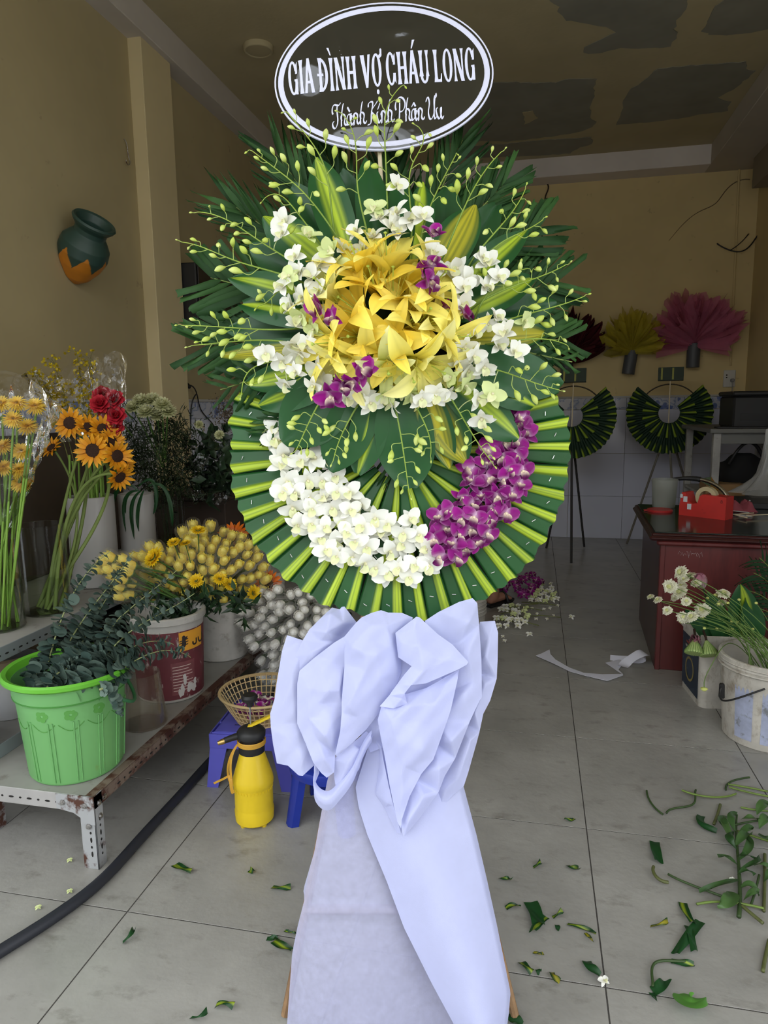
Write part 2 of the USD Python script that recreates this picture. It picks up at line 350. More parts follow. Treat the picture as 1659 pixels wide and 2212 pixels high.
def blade(pts, wid, kind, seed, up=wn, fold=.18, ns=18, nt=16, tipcut=.96, base_w=.35, shape=None):
    """a leaf along the 3-D curve pts, with a mid fold"""
    P = spline(pts, ns+1); T = np.gradient(P, axis=0); T /= np.linalg.norm(T, axis=1, keepdims=True)
    S = np.cross(T, up); S /= np.linalg.norm(S, axis=1, keepdims=True)+1e-9; N = np.cross(S, T)
    s, t = np.meshgrid(np.linspace(0, 1, ns+1), np.linspace(-1, 1, nt+1), indexing='ij')
    w = wid/2*(base_w+(1-base_w)*np.sin(np.pi*.5*np.clip(s/.45, 0, 1)))*np.clip((1.0-np.clip((s-.55)/.45, 0, 1)**2.2*tipcut), 0.02, 1) if shape is None else wid/2*shape(s)
    i = np.arange(ns+1)[:, None]
    z = fold*w*(np.abs(t)-.5)+.006*np.sin(seed+s*5+t*2)*s
    V = P[i]+S[i]*(t*w)[..., None]+N[i]*z[..., None]
    q, F, _, tt = grid(lambda a, b: np.stack([a, b, a*0], -1), ns, nt)
    return V.reshape(-1, 3), F, leaf_color(tt, kind, seed)

ws = thing('wreath_stand', 'tall flower wreath stand with a round collar of folded striped leaves and wooden legs', 'wreath stand')
apex = Wp(850, 900, -.034)
for u, sl in ((612, .20), (1117, -.245)):
    foot = Wp(u, 2212, -.034); top = Wp(u+sl*1150, 1062, -.034); d = unit(foot-top); foot = top+d*((top[2]-.008)/-d[2])
    obj('leg', tube([top, (top+foot)/2, foot], .009, 8), m_wood, ws, smooth=40)
rear = A([apex[0]-n0[0]*.62, apex[1]-n0[1]*.62, .01])
obj('leg', tube([apex-wn*.02, (apex+rear)/2, rear], .0125, 8), m_wood, ws, smooth=40)
for v in (1460, 1965):
    l, r = Wp(612+(2212-v)*.20, v, -.03), Wp(1117-(2212-v)*.245, v, -.03)
    obj('crossbar', tube([l, (l+r)/2, r], .010, 6), m_wood, ws, smooth=40)
RCX, RCY = 862, 973
def ringp(r, ph, o): return Wp(RCX+r*math.cos(ph), RCY-r*math.sin(ph), o)
def annulus(r0, r1, a0, a1, n, o0, o1):
    V = [];
    for k in range(n+1):
        ph = a0+(a1-a0)*k/n
        V += [ringp(r0, ph, o1), ringp(r1, ph, o1), ringp(r1, ph, o0), ringp(r0, ph, o0)]
    F = []
    for k in range(n):
        for j in range(4): a, b = 4*k+j, 4*k+(j+1) % 4; F.append((a, b, b+4, a+4))
    return A(V), A(F)
obj('backing', annulus(95, 345, -math.pi, math.pi, 64, -.02, -.006), mat('dark_backing', sr(30, 40, 30), .9), ws)
# folded strips round the collar: each a pleat with a flat green face and a raised lime rib
def pleat(ph0, ph1, r0, r1, seed, o=.002, h=.010):
    r = np.random.default_rng(seed); ns, nt = 5, 20; jit = r.uniform(-5, 5); sk = r.uniform(-.03, .03)
    s, t = np.meshgrid(np.linspace(0, 1, ns+1), np.linspace(0, 1, nt+1), indexing='ij')
    z = np.interp(t[0], [0, .06, .56, .61, .74, .92, .97, 1], [h*.2, h*.5, h*.65, h*1.0, h*1.15, h*1.1, h*.3, 0])
    V = A([[ringp(r0+(r1+jit*(.5+tt)+3*math.sin(tt*9+seed)-r0)*ss, ph0+(ph1-ph0)*tt*1.04+sk*(1-ss), o+z[j]*(1+.35*ss)+.002*math.sin(seed*3+ss*3)) for j, tt in enumerate(t[0])] for ss in s[:, 0]]).reshape(-1, 3)
    _, F, sg, tg = grid(lambda a, b: np.stack([a, b, a*0], -1), ns, nt); tg = (tg+1)/2
    lo, hi = .57+r.uniform(-.05, .03), .95
    w = np.clip((tg-lo)/.05, 0, 1)*np.clip((hi-tg)/.03, 0, 1); w *= np.where(np.sin(tg*r.uniform(70, 95)+r.uniform(0, 6)) > .45, .55, 1.0)
    w *= r.uniform(.8, 1); c = DARK*r.uniform(.75, 1.15)*(1-w[:, None])+LIME*w[:, None]*r.uniform(.8, 1.05)
    return (V, F[:, ::-1]), c
a0, a1, NP = math.radians(-205), math.radians(28), 28
for k in range(NP):
    p0 = a0+(a1-a0)*k/NP; p1 = a0+(a1-a0)*(k+1)/NP
    (me, c) = pleat(p0, p1, 205, 366, 100+k)
    obj('folded_leaf', me, m_leaf, ws, smooth=True, col=c)
    for rr in (335, ) if k % 3 else (335, 250):
        pc = p0+(p1-p0)*.33; C = ringp(rr+rng.uniform(-14, 8), pc, .012); d = unit(ringp(300, pc, .012)-ringp(320, pc+.12, .012)+rng.normal(0, .004, 3)); e = np.cross(d, wn)
        obj('staple', hull([C+sx*d*.0042+sy*e*.0006+sz*wn*.0009 for sx in (-1, 1) for sy in (-1, 1) for sz in (-1, 1)]), m_staple, ws)
b0, b1, NB = math.radians(-185), math.radians(5), 10
for k in range(NB):
    p0 = b0+(b1-b0)*k/NB; p1 = b0+(b1-b0)*(k+1)/NB
    (me, c) = pleat(p0, p1, 62, 212, 300+k, o=.006, h=.011)
    obj('folded_leaf', me, m_leaf, ws, smooth=True, col=c)
obj('floral_foam', ball(Wp(845, 690, .01), .10, 3, (1, .6, 1)), m_foam, ws, smooth=True)
obj('post', tube([Wp(846, 720, -.014), Wp(846, 1320, -.014)], .008, 8), m_wood, ws, smooth=40)

# ---------- palm fronds behind ----------
def frond(base, tip, n, L, ang, trim, wid, o, label, seed, bend=0.0, dark=1.0):
    r = np.random.default_rng(seed); b, t = A(base, float), A(tip, float); mid = (b+t)/2+A([-(t-b)[1], (t-b)[0]])*bend
    st = spline([b, mid, t], 24); d = np.gradient(st, axis=0); d /= np.linalg.norm(d, axis=1, keepdims=True)
    th = thing('palm_frond', label, 'palm frond', group=None)
    P3 = A([Wp(p[0], p[1], o[0]+(o[1]-o[0])*k/23) for k, p in enumerate(st)])
    obj('rachis', tube(P3, np.linspace(.0035, .0012, 24), 6), mat('rachis_green', sr(110, 130, 60), .5), th, smooth=True)
    g0, g1 = A(sr(28, 58, 28)), A(sr(62, 100, 48))
    n = int(n*1.25); L *= 1.06
    for k in range(n):
        for side in (-1, 1):
            f = .12+.88*(k+.5*(side > 0)*.6)/n; x = f*23; i = int(min(x, 22)); p = st[i]*(1-(x-i))+st[i+1]*(x-i); dd = d[i]
            a = ang*(1-.45*f)*side+r.normal(0, .03); q = A([dd[0]*math.cos(a)-dd[1]*math.sin(a), dd[0]*math.sin(a)+dd[1]*math.cos(a)])
            l = L*(.75+.5*math.sin(math.pi*min(1, f*.9+.1)))*r.uniform(.9, 1.08); oo = o[0]+(o[1]-o[0])*f+r.uniform(-.006, .006)
            e = p+q*l; P = [Wp(*p, oo), Wp(*(p+q*l*.5), oo+.006), Wp(*e, oo-.012)]
            c = g0+(g1-g0)*r.uniform(0, .8)
            sh = (lambda s: .35+.65*np.clip(s/.15, 0, 1)) if trim else (lambda s: (.4+.6*np.clip(s/.2, 0, 1))*np.clip((1-s)*1.6, .03, 1))
            v, F, _ = blade(P, wid*r.uniform(.85, 1.1), 0, seed+k, fold=.5*side if trim else .6, ns=6, nt=2, shape=sh)
            sc = np.linspace(0, 1, 7).repeat(3)[:, None]
            obj('leaflet', (v, F), m_palm, th, smooth=True, col=np.tile(c*dark*.8, (len(v), 1))*(1+.35*sc*np.tile([0, 1, 0], 7)[:, None]))
    return th
fr = 'deep green palm frond '
frond((800, 620), (600, 335), 12, 135, .55, False, 0.0115, (.0, -.05), fr+'with pointed leaflets fanning up left of the oval sign', 1)
frond((820, 600), (690, 300), 11, 120, .5, False, 0.0115, (-.005, -.06), fr+'rising behind the left half of the oval sign', 2)
frond((850, 600), (850, 310), 11, 110, .5, False, 0.0115, (-.01, -.06), fr+'standing straight up behind the bamboo stick', 3)
frond((870, 600), (1000, 300), 11, 120, .5, False, 0.0115, (-.005, -.06), fr+'rising behind the right half of the oval sign', 4)
frond((890, 610), (1095, 390), 12, 95, .6, True, 0.0108, (.0, -.04), fr+'with clipped leaflets at the upper right edge of the wreath', 5)
frond((780, 640), (500, 440), 11, 130, .5, False, 0.0130, (.0, -.05), fr+'with pointed leaflets at the upper left edge of the wreath', 6)
frond((770, 680), (455, 600), 11, 110, .95, True, 0.0158, (.0, -.035), fr+'with square clipped leaflets in front of the black wall box', 7)
frond((770, 730), (440, 745), 11, 110, .75, True, 0.0144, (.0, -.035), fr+'with clipped leaflets spreading left just above the leaf collar', 8)
frond((920, 640), (1170, 490), 11, 100, .75, True, 0.0115, (.0, -.035), fr+'with clipped leaflets spreading right below the ceiling beam', 9)
frond((930, 680), (1205, 610), 11, 105, .8, True, 0.0130, (.0, -.035), fr+'with clipped leaflets spreading right beside the dark red paper bouquet', 10)
frond((920, 720), (1225, 735), 11, 85, .8, True, 0.0122, (.0, -.03), fr+'drooping right with clipped leaflets near the lower bud sprays', 11)
frond((1060, 745), (1236, 782), 5, 42, .8, True, 0.0072, (.01, .02), fr+'short and thin with clipped leaflets at the far right rim', 12)
frond((640, 790), (476, 842), 5, 60, .95, True, 0.0086, (.02, .015), fr+'short with clipped leaflets poking out at the left rim', 13)
frond((640, 880), (566, 936), 5, 40, .9, True, 0.0065, (.03, .03), fr+'tiny with clipped leaflets over the left end of the white crescent', 14)
frond((848, 870), (846, 1040), 5, 60, .9, True, 0.0065, (.008, .01), fr+'hanging straight down into the hole of the collar', 15)

# ---------- dracaena leaves ----------
LV = [((760, 580), (683, 345), 78, 2), ((760, 620), (572, 470), 85, 2), ((720, 655), (498, 600), 62, 1), ((720, 690), (520, 655), 66, 1), ((700, 745), (473, 766), 44, 3),
      ((730, 790), (535, 830), 60, 2), ((730, 820), (562, 878), 62, 1), ((770, 800), (612, 955), 130, 0), ((800, 830), (712, 1016), 100, 0), ((820, 840), (772, 1024), 78, 1),
      ((860, 830), (888, 1056), 118, 0), ((905, 820), (1006, 996), 90, 3), ((925, 840), (972, 1010), 56, 3), ((950, 810), (1118, 948), 84, 1), ((1000, 800), (1152, 878), 62, 1),
      ((980, 770), (1212, 836), 96, 0), ((970, 730), (1178, 718), 66, 3), ((970, 690), (1150, 598), 66, 2), ((950, 660), (1136, 498), 62, 2), ((915, 640), (1024, 446), 84, 3),
      ((890, 600), (915, 398), 62, 2), ((815, 600), (795, 345), 66, 0), ((860, 600), (868, 385), 60, 0), ((945, 640), (1075, 440), 80, 0), ((760, 600), (630, 400), 80, 0),
      ((740, 640), (540, 530), 80, 0), ((960, 700), (1200, 655), 80, 0), ((720, 720), (490, 710), 70, 0), ((740, 770), (500, 800), 84, 0), ((980, 760), (1200, 775), 84, 0), ((800, 600), (735, 370), 84, 0), ((930, 620), (970, 400), 80, 0)]
LW = {0: 'plain dark green', 1: 'dark green narrowly lime-striped', 2: 'broadly lime-striped', 3: 'yellow-striped'}
for k, (b, t, w, kd) in enumerate(LV):
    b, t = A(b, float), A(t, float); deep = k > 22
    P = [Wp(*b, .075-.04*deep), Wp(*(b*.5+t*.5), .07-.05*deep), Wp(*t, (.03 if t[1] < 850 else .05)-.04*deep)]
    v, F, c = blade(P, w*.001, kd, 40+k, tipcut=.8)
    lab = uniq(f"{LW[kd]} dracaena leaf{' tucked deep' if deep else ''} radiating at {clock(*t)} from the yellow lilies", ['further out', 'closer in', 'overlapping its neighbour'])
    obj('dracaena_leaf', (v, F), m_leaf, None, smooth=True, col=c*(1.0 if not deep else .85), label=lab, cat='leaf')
# ---------- orchids, lilies ----------
def petal(L, W, prof, th0=.2, curl=-.6, cup=.15, ns=6, nt=4, ruffle=0.0, seed=0):
    sl = np.linspace(0, 1, ns+1); th = th0+curl*sl; y = np.r_[0, np.cumsum(np.cos(th[:-1]))]*L/ns; z = np.r_[0, np.cumsum(np.sin(th[:-1]))]*L/ns
    def fn(s, t):
        w = W/2*prof(s); Y = np.interp(s, sl, y); Z = np.interp(s, sl, z)+cup*w*t*t+ruffle*np.sin(s*11+seed+2*t)*np.abs(t)*W*.12
        return np.stack([t*w, Y, Z], -1)
    return grid(fn, ns, nt)
P_ROUND = lambda s: np.clip(np.sin(np.pi*np.clip(.06+.94*s, 0, 1)**.85), 0, 1)**.55*.98+.02
P_SEP = lambda s: np.clip(np.sin(np.pi*np.clip(.10+.90*s, 0, 1)**.85), 0, 1)**.75*.98+.02
P_LILY = lambda s: (np.clip(np.sin(np.pi*np.clip(.13+.87*s, 0, 1)**1.1), 0, 1)**.72)*.98+.02
WHITE, CREAM, GREENISH = A(sr(243, 243, 236)), A(sr(232, 226, 190)), A(sr(222, 232, 175))
PUR, PURD, PALE = A(sr(158, 14, 138)), A(sr(98, 5, 84)), A(sr(240, 214, 238))
def blossom_parts(col, seed=0, size=1.0, open_=1.0):
    """dendrobium blossom facing +z: list of (name, V, F, C)"""
    r = np.random.default_rng(seed); out = []
    for nm, ang, L, W, pf, th in (('sepal', 90, .028, .0150, P_SEP, .14), ('sepal', 212, .029, .0165, P_SEP, .02), ('sepal', 328, .029, .0165, P_SEP, .02), ('petal', 25, .030, .0255, P_ROUND, .34), ('petal', 155, .030, .0255, P_ROUND, .34)):
        v, f, s, t = petal(L*size*r.uniform(.92, 1.08), W*size*r.uniform(.92, 1.08), pf, th+(1-open_)*1.0+r.normal(0, .08), -.75*open_+r.normal(0, .15), .25, ruffle=.10, seed=r.uniform(0, 6))
        v = xf((v, f), rotz(math.radians(ang-90+r.normal(0, 5))))[0]+A([0, 0, .002 if nm == 'petal' else 0])
        if col == 'white': c = mix(WHITE, CREAM, np.clip(.5-s*1.4, 0, 1)*.8)
        elif col == 'green': c = mix(GREENISH, A(sr(205, 222, 120)), s*.4)
        else:
            body = mix(PUR, PURD, np.clip(r.uniform(-.1, .8)+.2*np.sin(t*5), 0, 1)); edge = np.clip((np.abs(t)-.93)/.07, 0, 1)*.12
            c = mix([0, 0, 0], [1, 1, 1], s*0)+body; cen = np.clip(r.uniform(.24, .40)-s, 0, 1)*2.6; k = np.clip(cen+edge, 0, 1)[:, None]; c = c*(1-k)+PALE*k
        out.append((nm, v, f, c))
    v, f, s, t = petal(.021*size, .017*size, lambda s: np.clip(np.sin(np.pi*np.clip(.18+.8*s, 0, 1)), 0, 1)**.6, 1.05, -1.5, 1.1, 7, 4, ruffle=.25)
    v = xf((v, f), rotz(math.pi))[0]+A([0, .002*size, .003*size])
    cl = mix(GREENISH, A(sr(245, 240, 205)), s) if col != 'purple' else mix(A(sr(240, 222, 200)), PURD, np.clip((s-.15)*2.2, 0, 1))
    co = ball((0, .001*size, .0060*size), .0034*size, 1, (1, 1, 1.3))
    v, f = join([(v, f), co]); c = np.vstack([cl, np.tile(CREAM if col != 'purple' else A(sr(240, 225, 200)), (len(co[0]), 1))])
    out.append(('lip', v, f, c)); return out
def blossom_kind(name, col, seed):
    k = kind_of(name)
    for nm, v, f, c in blossom_parts(col, seed): obj(nm, (v, f), m_petal, k, smooth=True, col=c)
    return k
W_KINDS = [blossom_kind(f'white_orchid_blossom_{w}', 'white', s) for w, s in (('plain', 1), ('curled', 2), ('wide', 3))]
P_KINDS = [blossom_kind(f'purple_orchid_blossom_{w}', 'purple', s) for w, s in (('plain', 4), ('curled', 5), ('wide', 6))]
G_KIND = blossom_kind('greenish_orchid_blossom', 'green', 7)
def wframe(p, roll, tiltx, tilty, s=1.0):
    R = np.stack([wa, wu, wn], 1) @ trimesh.transformations.euler_matrix(tiltx, tilty, roll)[:3, :3]
    M = np.eye(4); M[:3, :3] = R*s; M[:3, 3] = p; return M
def poisson(poly, d, seed):
    r = np.random.default_rng(seed); pg = Polygon(poly); x0, y0, x1, y1 = pg.bounds; P = []
    for _ in range(9000):
        q = A([r.uniform(x0, x1), r.uniform(y0, y1)])
        if pg.contains(Point(q)) and all(np.hypot(*(q-p)) > d for p in P): P.append(q)
    return P
WC = [(588, 940), (622, 965), (660, 985), (712, 985), (738, 1045), (800, 1105), (900, 1125), (925, 1165), (940, 1240), (890, 1250), (800, 1235), (720, 1205), (670, 1165), (625, 1120), (602, 1060), (598, 1000)]
PC = [(1112, 890), (1130, 930), (1132, 1010), (1112, 1090), (1060, 1155), (990, 1205), (945, 1222), (935, 1160), (945, 1120), (985, 1065), (1005, 1010), (1040, 985), (1075, 960)]
def crescent(poly, d, kinds, name, word, seed, o0, extra):
    PT = extra+poisson(poly, d, seed); RL = rowlabels(PT, 26)
    for i, q in enumerate(PT):
        r = rng; rad = math.hypot(q[0]-RCX, q[1]-RCY)
        M = wframe(Wp(q[0], q[1], o0+r.uniform(0, .014)), r.normal(0, .55), r.normal(.05, .28), r.normal(0, .28), r.uniform(.95, 1.12))
        copy_of(kinds[i % 3], name, M, f'{word} orchid blossom in the collar crescent, {RL[i]}', 'flower', f'{word} orchid blossoms of the collar crescent')
crescent(WC, 26.5, W_KINDS, 'white_orchid_blossom', 'white', 11, .026, [(597, 925), (604, 950)])
crescent(PC, 25.5, P_KINDS, 'purple_orchid_blossom', 'purple', 12, .026, [(1108, 880), (1122, 905), (1135, 935)])
# orchid sprays: stem, buds and blossoms
SP = [([(735, 640), (640, 570), (560, 520), (490, 475), (428, 458)], 11, 'reaching far left above the black wall box'),
      ([(700, 640), (600, 590), (500, 560), (440, 535), (393, 523)], 10, 'reaching furthest left, second from the top on that side'),
      ([(770, 570), (700, 470), (650, 410), (590, 360), (545, 326)], 11, 'pointing up left, tip near the wall corner'),
      ([(740, 600), (680, 510), (635, 450), (600, 420), (572, 428)], 5, 'short and bent over at the upper left'),
      ([(700, 700), (600, 712), (500, 708), (394, 703)], 10, 'lying level and pointing left, the upper of two'),
      ([(690, 760), (570, 735), (480, 740), (416, 746)], 9, 'lying level and pointing left, the lower of two'),
      ([(800, 570), (788, 480), (772, 400), (766, 300), (738, 245)], 9, 'rising before the first lower sign word'),
      ([(838, 540), (836, 420), (832, 320), (835, 240), (867, 186)], 10, 'standing tallest and overlapping the middle of the sign'),
      ([(868, 560), (885, 430), (893, 350), (915, 300), (905, 275)], 9, 'rising to the lower right rim of the sign'),
      ([(740, 560), (715, 440), (695, 345), (660, 290), (622, 244)], 9, 'touching the lower left rim of the sign'),
      ([(905, 570), (932, 440), (958, 385), (985, 334)], 9, 'upright to the right of the bamboo stick'),
      ([(940, 590), (1000, 455), (1040, 380), (1083, 328)], 8, 'pointing to the upper right at the clipped palm'),
      ([(1000, 600), (1080, 490), (1112, 450), (1135, 408)], 7, 'leaning to the upper right with a short hooked tip'),
      ([(1040, 590), (1090, 520), (1140, 495), (1172, 475)], 5, 'small and low at the upper right'),
      ([(990, 700), (1080, 630), (1160, 600), (1222, 572)], 10, 'stretching right in front of the square clipped palm'),
      ([(1000, 740), (1100, 690), (1200, 662), (1262, 640)], 9, 'reaching furthest right beside the dark red bouquet'),
      ([(1020, 720), (1090, 600), (1120, 585), (1140, 580)], 6, 'curving over a lime leaf at the right'),
      ([(1040, 745), (1120, 735), (1180, 733), (1224, 745)], 6, 'short and level at the right'),
      ([(1000, 790), (1060, 796), (1130, 818), (1207, 842)], 10, 'drooping to the lower right over the collar'),
      ([(930, 800), (980, 870), (1025, 945), (1064, 1000)], 10, 'hanging to the lower right over the purple crescent'),
      ([(880, 830), (905, 890), (925, 935), (930, 985)], 7, 'hanging over the broad dark leaf at the bottom right'),
      ([(840, 830), (858, 900), (872, 980), (884, 1066)], 9, 'hanging straight down into the collar hole'),
      ([(800, 830), (770, 880), (745, 925), (720, 995)], 10, 'hanging to the lower left over a dark leaf'),
      ([(720, 830), (690, 870), (664, 920), (640, 972)], 10, 'hanging furthest left over the white crescent'),
      ([(680, 770), (600, 780), (555, 790), (522, 850)], 6, 'short and drooping at the left'),
      ([(660, 640), (610, 620), (580, 650), (560, 660)], 5, 'small and curled among the left blossoms')]
FL = [(615, 480), (612, 505), (668, 515), (697, 570), (640, 555), (735, 580), (822, 472), (860, 462), (856, 400), (885, 478), (912, 468), (812, 512), (862, 510), (985, 580), (1040, 556), (1052, 572), (1010, 602), (1000, 622), (1045, 622), (960, 585), (935, 548), (625, 600), (612, 622), (690, 632), (672, 602), (630, 660), (652, 682), (640, 704), (680, 712), (702, 690), (630, 740), (610, 780), (575, 766), (640, 802), (618, 826), (690, 800), (706, 832), (678, 832), (722, 852), (830, 852), (800, 872), (870, 842), (940, 855), (910, 862), (960, 848), (1002, 832), (1010, 800), (990, 782), (1002, 750), (1052, 700), (1070, 690), (1092, 722), (1075, 748), (1132, 692), (1045, 792), (1110, 762), (1030, 862), (1042, 902), (1062, 852), (772, 500), (785, 540), (650, 590), (742, 545), (810, 452), (845, 490), (1024, 712), (650, 762), (665, 745), (752, 862), (780, 850), (850, 872), (890, 850), (975, 815), (1022, 770), (655, 640), (715, 545), (1075, 600), (1000, 660)]
FLP = [(932, 575), (926, 612), (912, 600), (695, 668), (722, 688), (905, 692), (955, 672), (1002, 686), (742, 825), (782, 800), (735, 842), (716, 856), (765, 822), (935, 512)]
stems = []
for pts, nb, phrase in SP: stems.append((pts, nb, phrase, spline(A(pts, float), 40)))
def near(q):
    k = min(range(len(stems)), key=lambda i: np.min(np.hypot(*(stems[i][3][:30]-A(q)).T))); j = int(np.argmin(np.hypot(*(stems[k][3][:30]-A(q)).T))); return k, j
own = {}
for q in FL: own.setdefault(near(q)[0], []).append((q, 'white'))
for q in FLP: own.setdefault(near(q)[0], []).append((q, 'purple'))
BUDC, BUDT = A(sr(196, 214, 96)), A(sr(150, 182, 60))
def bud_mesh(L, W, c0, c1):
    v, f, s, _ = grid(lambda s, t: np.stack([(W/2*np.sin(np.pi*np.clip(.04+.93*s, 0, 1)**1.25)**.8*(1+.12*np.sin(3*np.pi*t)))*np.cos(np.pi*t), (W/2*np.sin(np.pi*np.clip(.04+.93*s, 0, 1)**1.25)**.8)*np.sin(np.pi*t)+L*.12*np.sin(np.pi*s), L*s], -1), 7, 8)
    return v, f, mix(c0, c1, s)
def make_spray(k):
    pts, nb, phrase, st = stems[k]; r = np.random.default_rng(500+k); n = len(st); out = unit(A(pts[-1])-A(pts[0])); long = np.hypot(*(A(pts[-1])-A(pts[0])))
    hang = pts[-1][1] > 780; oo = np.interp(np.linspace(0, 1, n), [0, .3, .65, 1], [.07, .10, .095, .075 if hang else .06])
    P = A([Wp(*st[i], oo[i]) for i in range(n)]); fl = own.get(k, []); purple = any(c == 'purple' for _, c in fl) and not any(c == 'white' for _, c in fl)
    words = 'white orchid spray with lime buds ' if any(c == 'white' for _, c in fl) else 'purple orchid spray with lime buds ' if fl else 'slender orchid spray of lime buds only '
    th = thing('orchid_spray', words+phrase, 'flower spray')
    cols = mix(A(sr(96, 128, 48)), A(sr(168, 192, 76)), np.linspace(0, 1, n)); V, F = tube(P, np.linspace(.0023, .0009, n), 6)
    parts = [(V, F)]; cc = [np.vstack([cols.repeat(6, 0), cols[:1], cols[-1:]])]; buds = []
    for b in range(nb):
        f = .42+.58*(b+1)/nb; i = int(f*(n-1)); side = 1 if b % 2 else -1; size = np.interp(f, [.4, .8, 1], [1, .75, .30])*r.uniform(.85, 1.15)
        d = unit(P[min(i+1, n-1)]-P[max(i-1, 0)]); e = unit(np.cross(d, wn))*side; q = unit(e*r.uniform(.6, 1)+d*r.uniform(.1, .6)+wn*r.uniform(-.2, .5)+A([0, 0, .25]))
        if b == nb-1: q = unit(d+e*.3)
        l = .026*size*r.uniform(.8, 1.2); p1 = P[i]+q*l*.7; dn = unit(q*.4+d*r.uniform(-.2, .9)+A([0, 0, -1])*r.uniform(-.2, .7)+wn*.3); p2 = p1+dn*l*.45
        tv, tf = tube(spline([P[i], P[i]+q*l*.4, p1, p2], 8), .0009, 4); parts.append((tv, tf)); cc.append(np.tile(A(sr(176, 196, 104)), (len(tv), 1)))
        x, y, z = look(dn, wn+rng.normal(0, .2, 3)); M = frame(p2, x, y, z)
        warm = r.uniform(); v, f_, c = bud_mesh(.026*size, .0125*size, BUDC*(.75+.3*warm), mix(A(sr(226, 236, 150)), A(sr(190, 210, 80)), r.uniform())); buds.append((xf((v, f_), M), c))
    fls = []
    for q, col in fl:
        _, j = near(q); r2 = np.random.default_rng(int(q[0]*7+q[1])); p = Wp(q[0], q[1], .098+r2.uniform(0, .022)+.055*(col == 'purple')*(not (q[0] > 880 and q[1] > 650))); s = r2.uniform(.82, 1.05)*(1.12 if col == 'purple' and not (q[0] > 880 and q[1] > 650) else 1)
        cx = (A(q)-A([845, 690])); away = math.atan2(-(cx[1]), cx[0])
        M = wframe(p, r2.normal(0, .5), -.55*math.sin(away)+r2.normal(.1, .35), .55*math.cos(away)+r2.normal(0, .35), s)
        pv, pf = tube(spline([P[j], P[j]*.5+p*.5+A([0, 0, .006]), p-M[:3, 2]*.004], 8), .0011, 4); parts.append((pv, pf)); cc.append(np.tile(A(sr(200, 210, 150)), (len(pv), 1)))
        bl = blossom_parts(col if col == 'purple' or r2.uniform() > .15 else 'green', int(q[0]*3+q[1]), 1.0, r2.uniform(.45, 1.0)); fls.append((M, bl))
    v, f = join(parts); obj('stem', (v, f), m_bud, th, smooth=True, col=np.vstack(cc))
    for me, c in buds: obj('bud', me, m_bud, th, smooth=True, col=c)
    for M, bl in fls:
        v, f = xf(join([(b[1], b[2]) for b in bl[:5]]), M); g = obj('blossom', (v, f), m_petal, th, smooth=True, col=np.vstack([b[3] for b in bl[:5]]))
        v, f = xf((bl[5][1], bl[5][2]), M); obj('lip', (v, f), m_petal, g, smooth=True, col=bl[5][3])
for k in range(len(SP)): make_spray(k)

# yellow lilies
OR, YE, PA, GR = [(A(sr(*a)), A(sr(*b))) for a, b in (((254, 220, 66), (255, 232, 100)), ((250, 230, 92), (254, 243, 130)), ((244, 234, 116), (252, 246, 164)), ((208, 224, 128), (240, 242, 176)))]
LL = [(838, 590, 90, 1.12, 1.25, YE, 'upright at the top of the cluster'), (785, 590, 112, 1.05, 1.1, OR, 'orange-tinged at the upper left'), (722, 640, 138, 1.1, .95, PA, 'pale at the far upper left'),
      (850, 655, 86, .95, 1.2, OR, 'deep yellow just above the middle'), (915, 640, 38, 1.1, 1.1, YE, 'pointing to the upper right below the purple blossom'), (785, 680, 150, .9, 1.15, OR, 'deep yellow left of the middle'),
      (735, 738, 190, 1.0, 1.1, YE, 'pointing left over the white blossoms'), (842, 738, 265, .35, 1.0, OR, 'deep yellow facing out in the middle'), (898, 706, 35, .8, .95, YE, 'tightly curled right of the middle'),
      (950, 735, -4, 1.1, 1.1, YE, 'pointing right with one long level petal'), (752, 775, 235, 1.0, 1.0, PA, 'pointing to the lower left'), (836, 788, 268, .6, .9, GR, 'greenish and star-shaped at the bottom'),
      (905, 775, -42, 1.05, 1.2, PA, 'broad and pale at the lower right'), (812, 630, 105, .75, 1.0, OR, 'half hidden behind the upright one'), (876, 775, -78, 1.05, 1.1, YE, 'hanging down beside the greenish one'),
      (772, 728, 215, .45, .95, OR, 'deep yellow, facing out at the left of the middle'), (888, 668, 60, .45, .95, YE, 'facing out, upper right of the middle'), (800, 762, 255, .7, .9, YE, 'small, between the lower left ones'), (868, 704, 10, .5, .85, OR, 'small, right in the middle'), (925, 700, 15, .9, .9, PA, 'pale, tucked behind the right pointing one')]
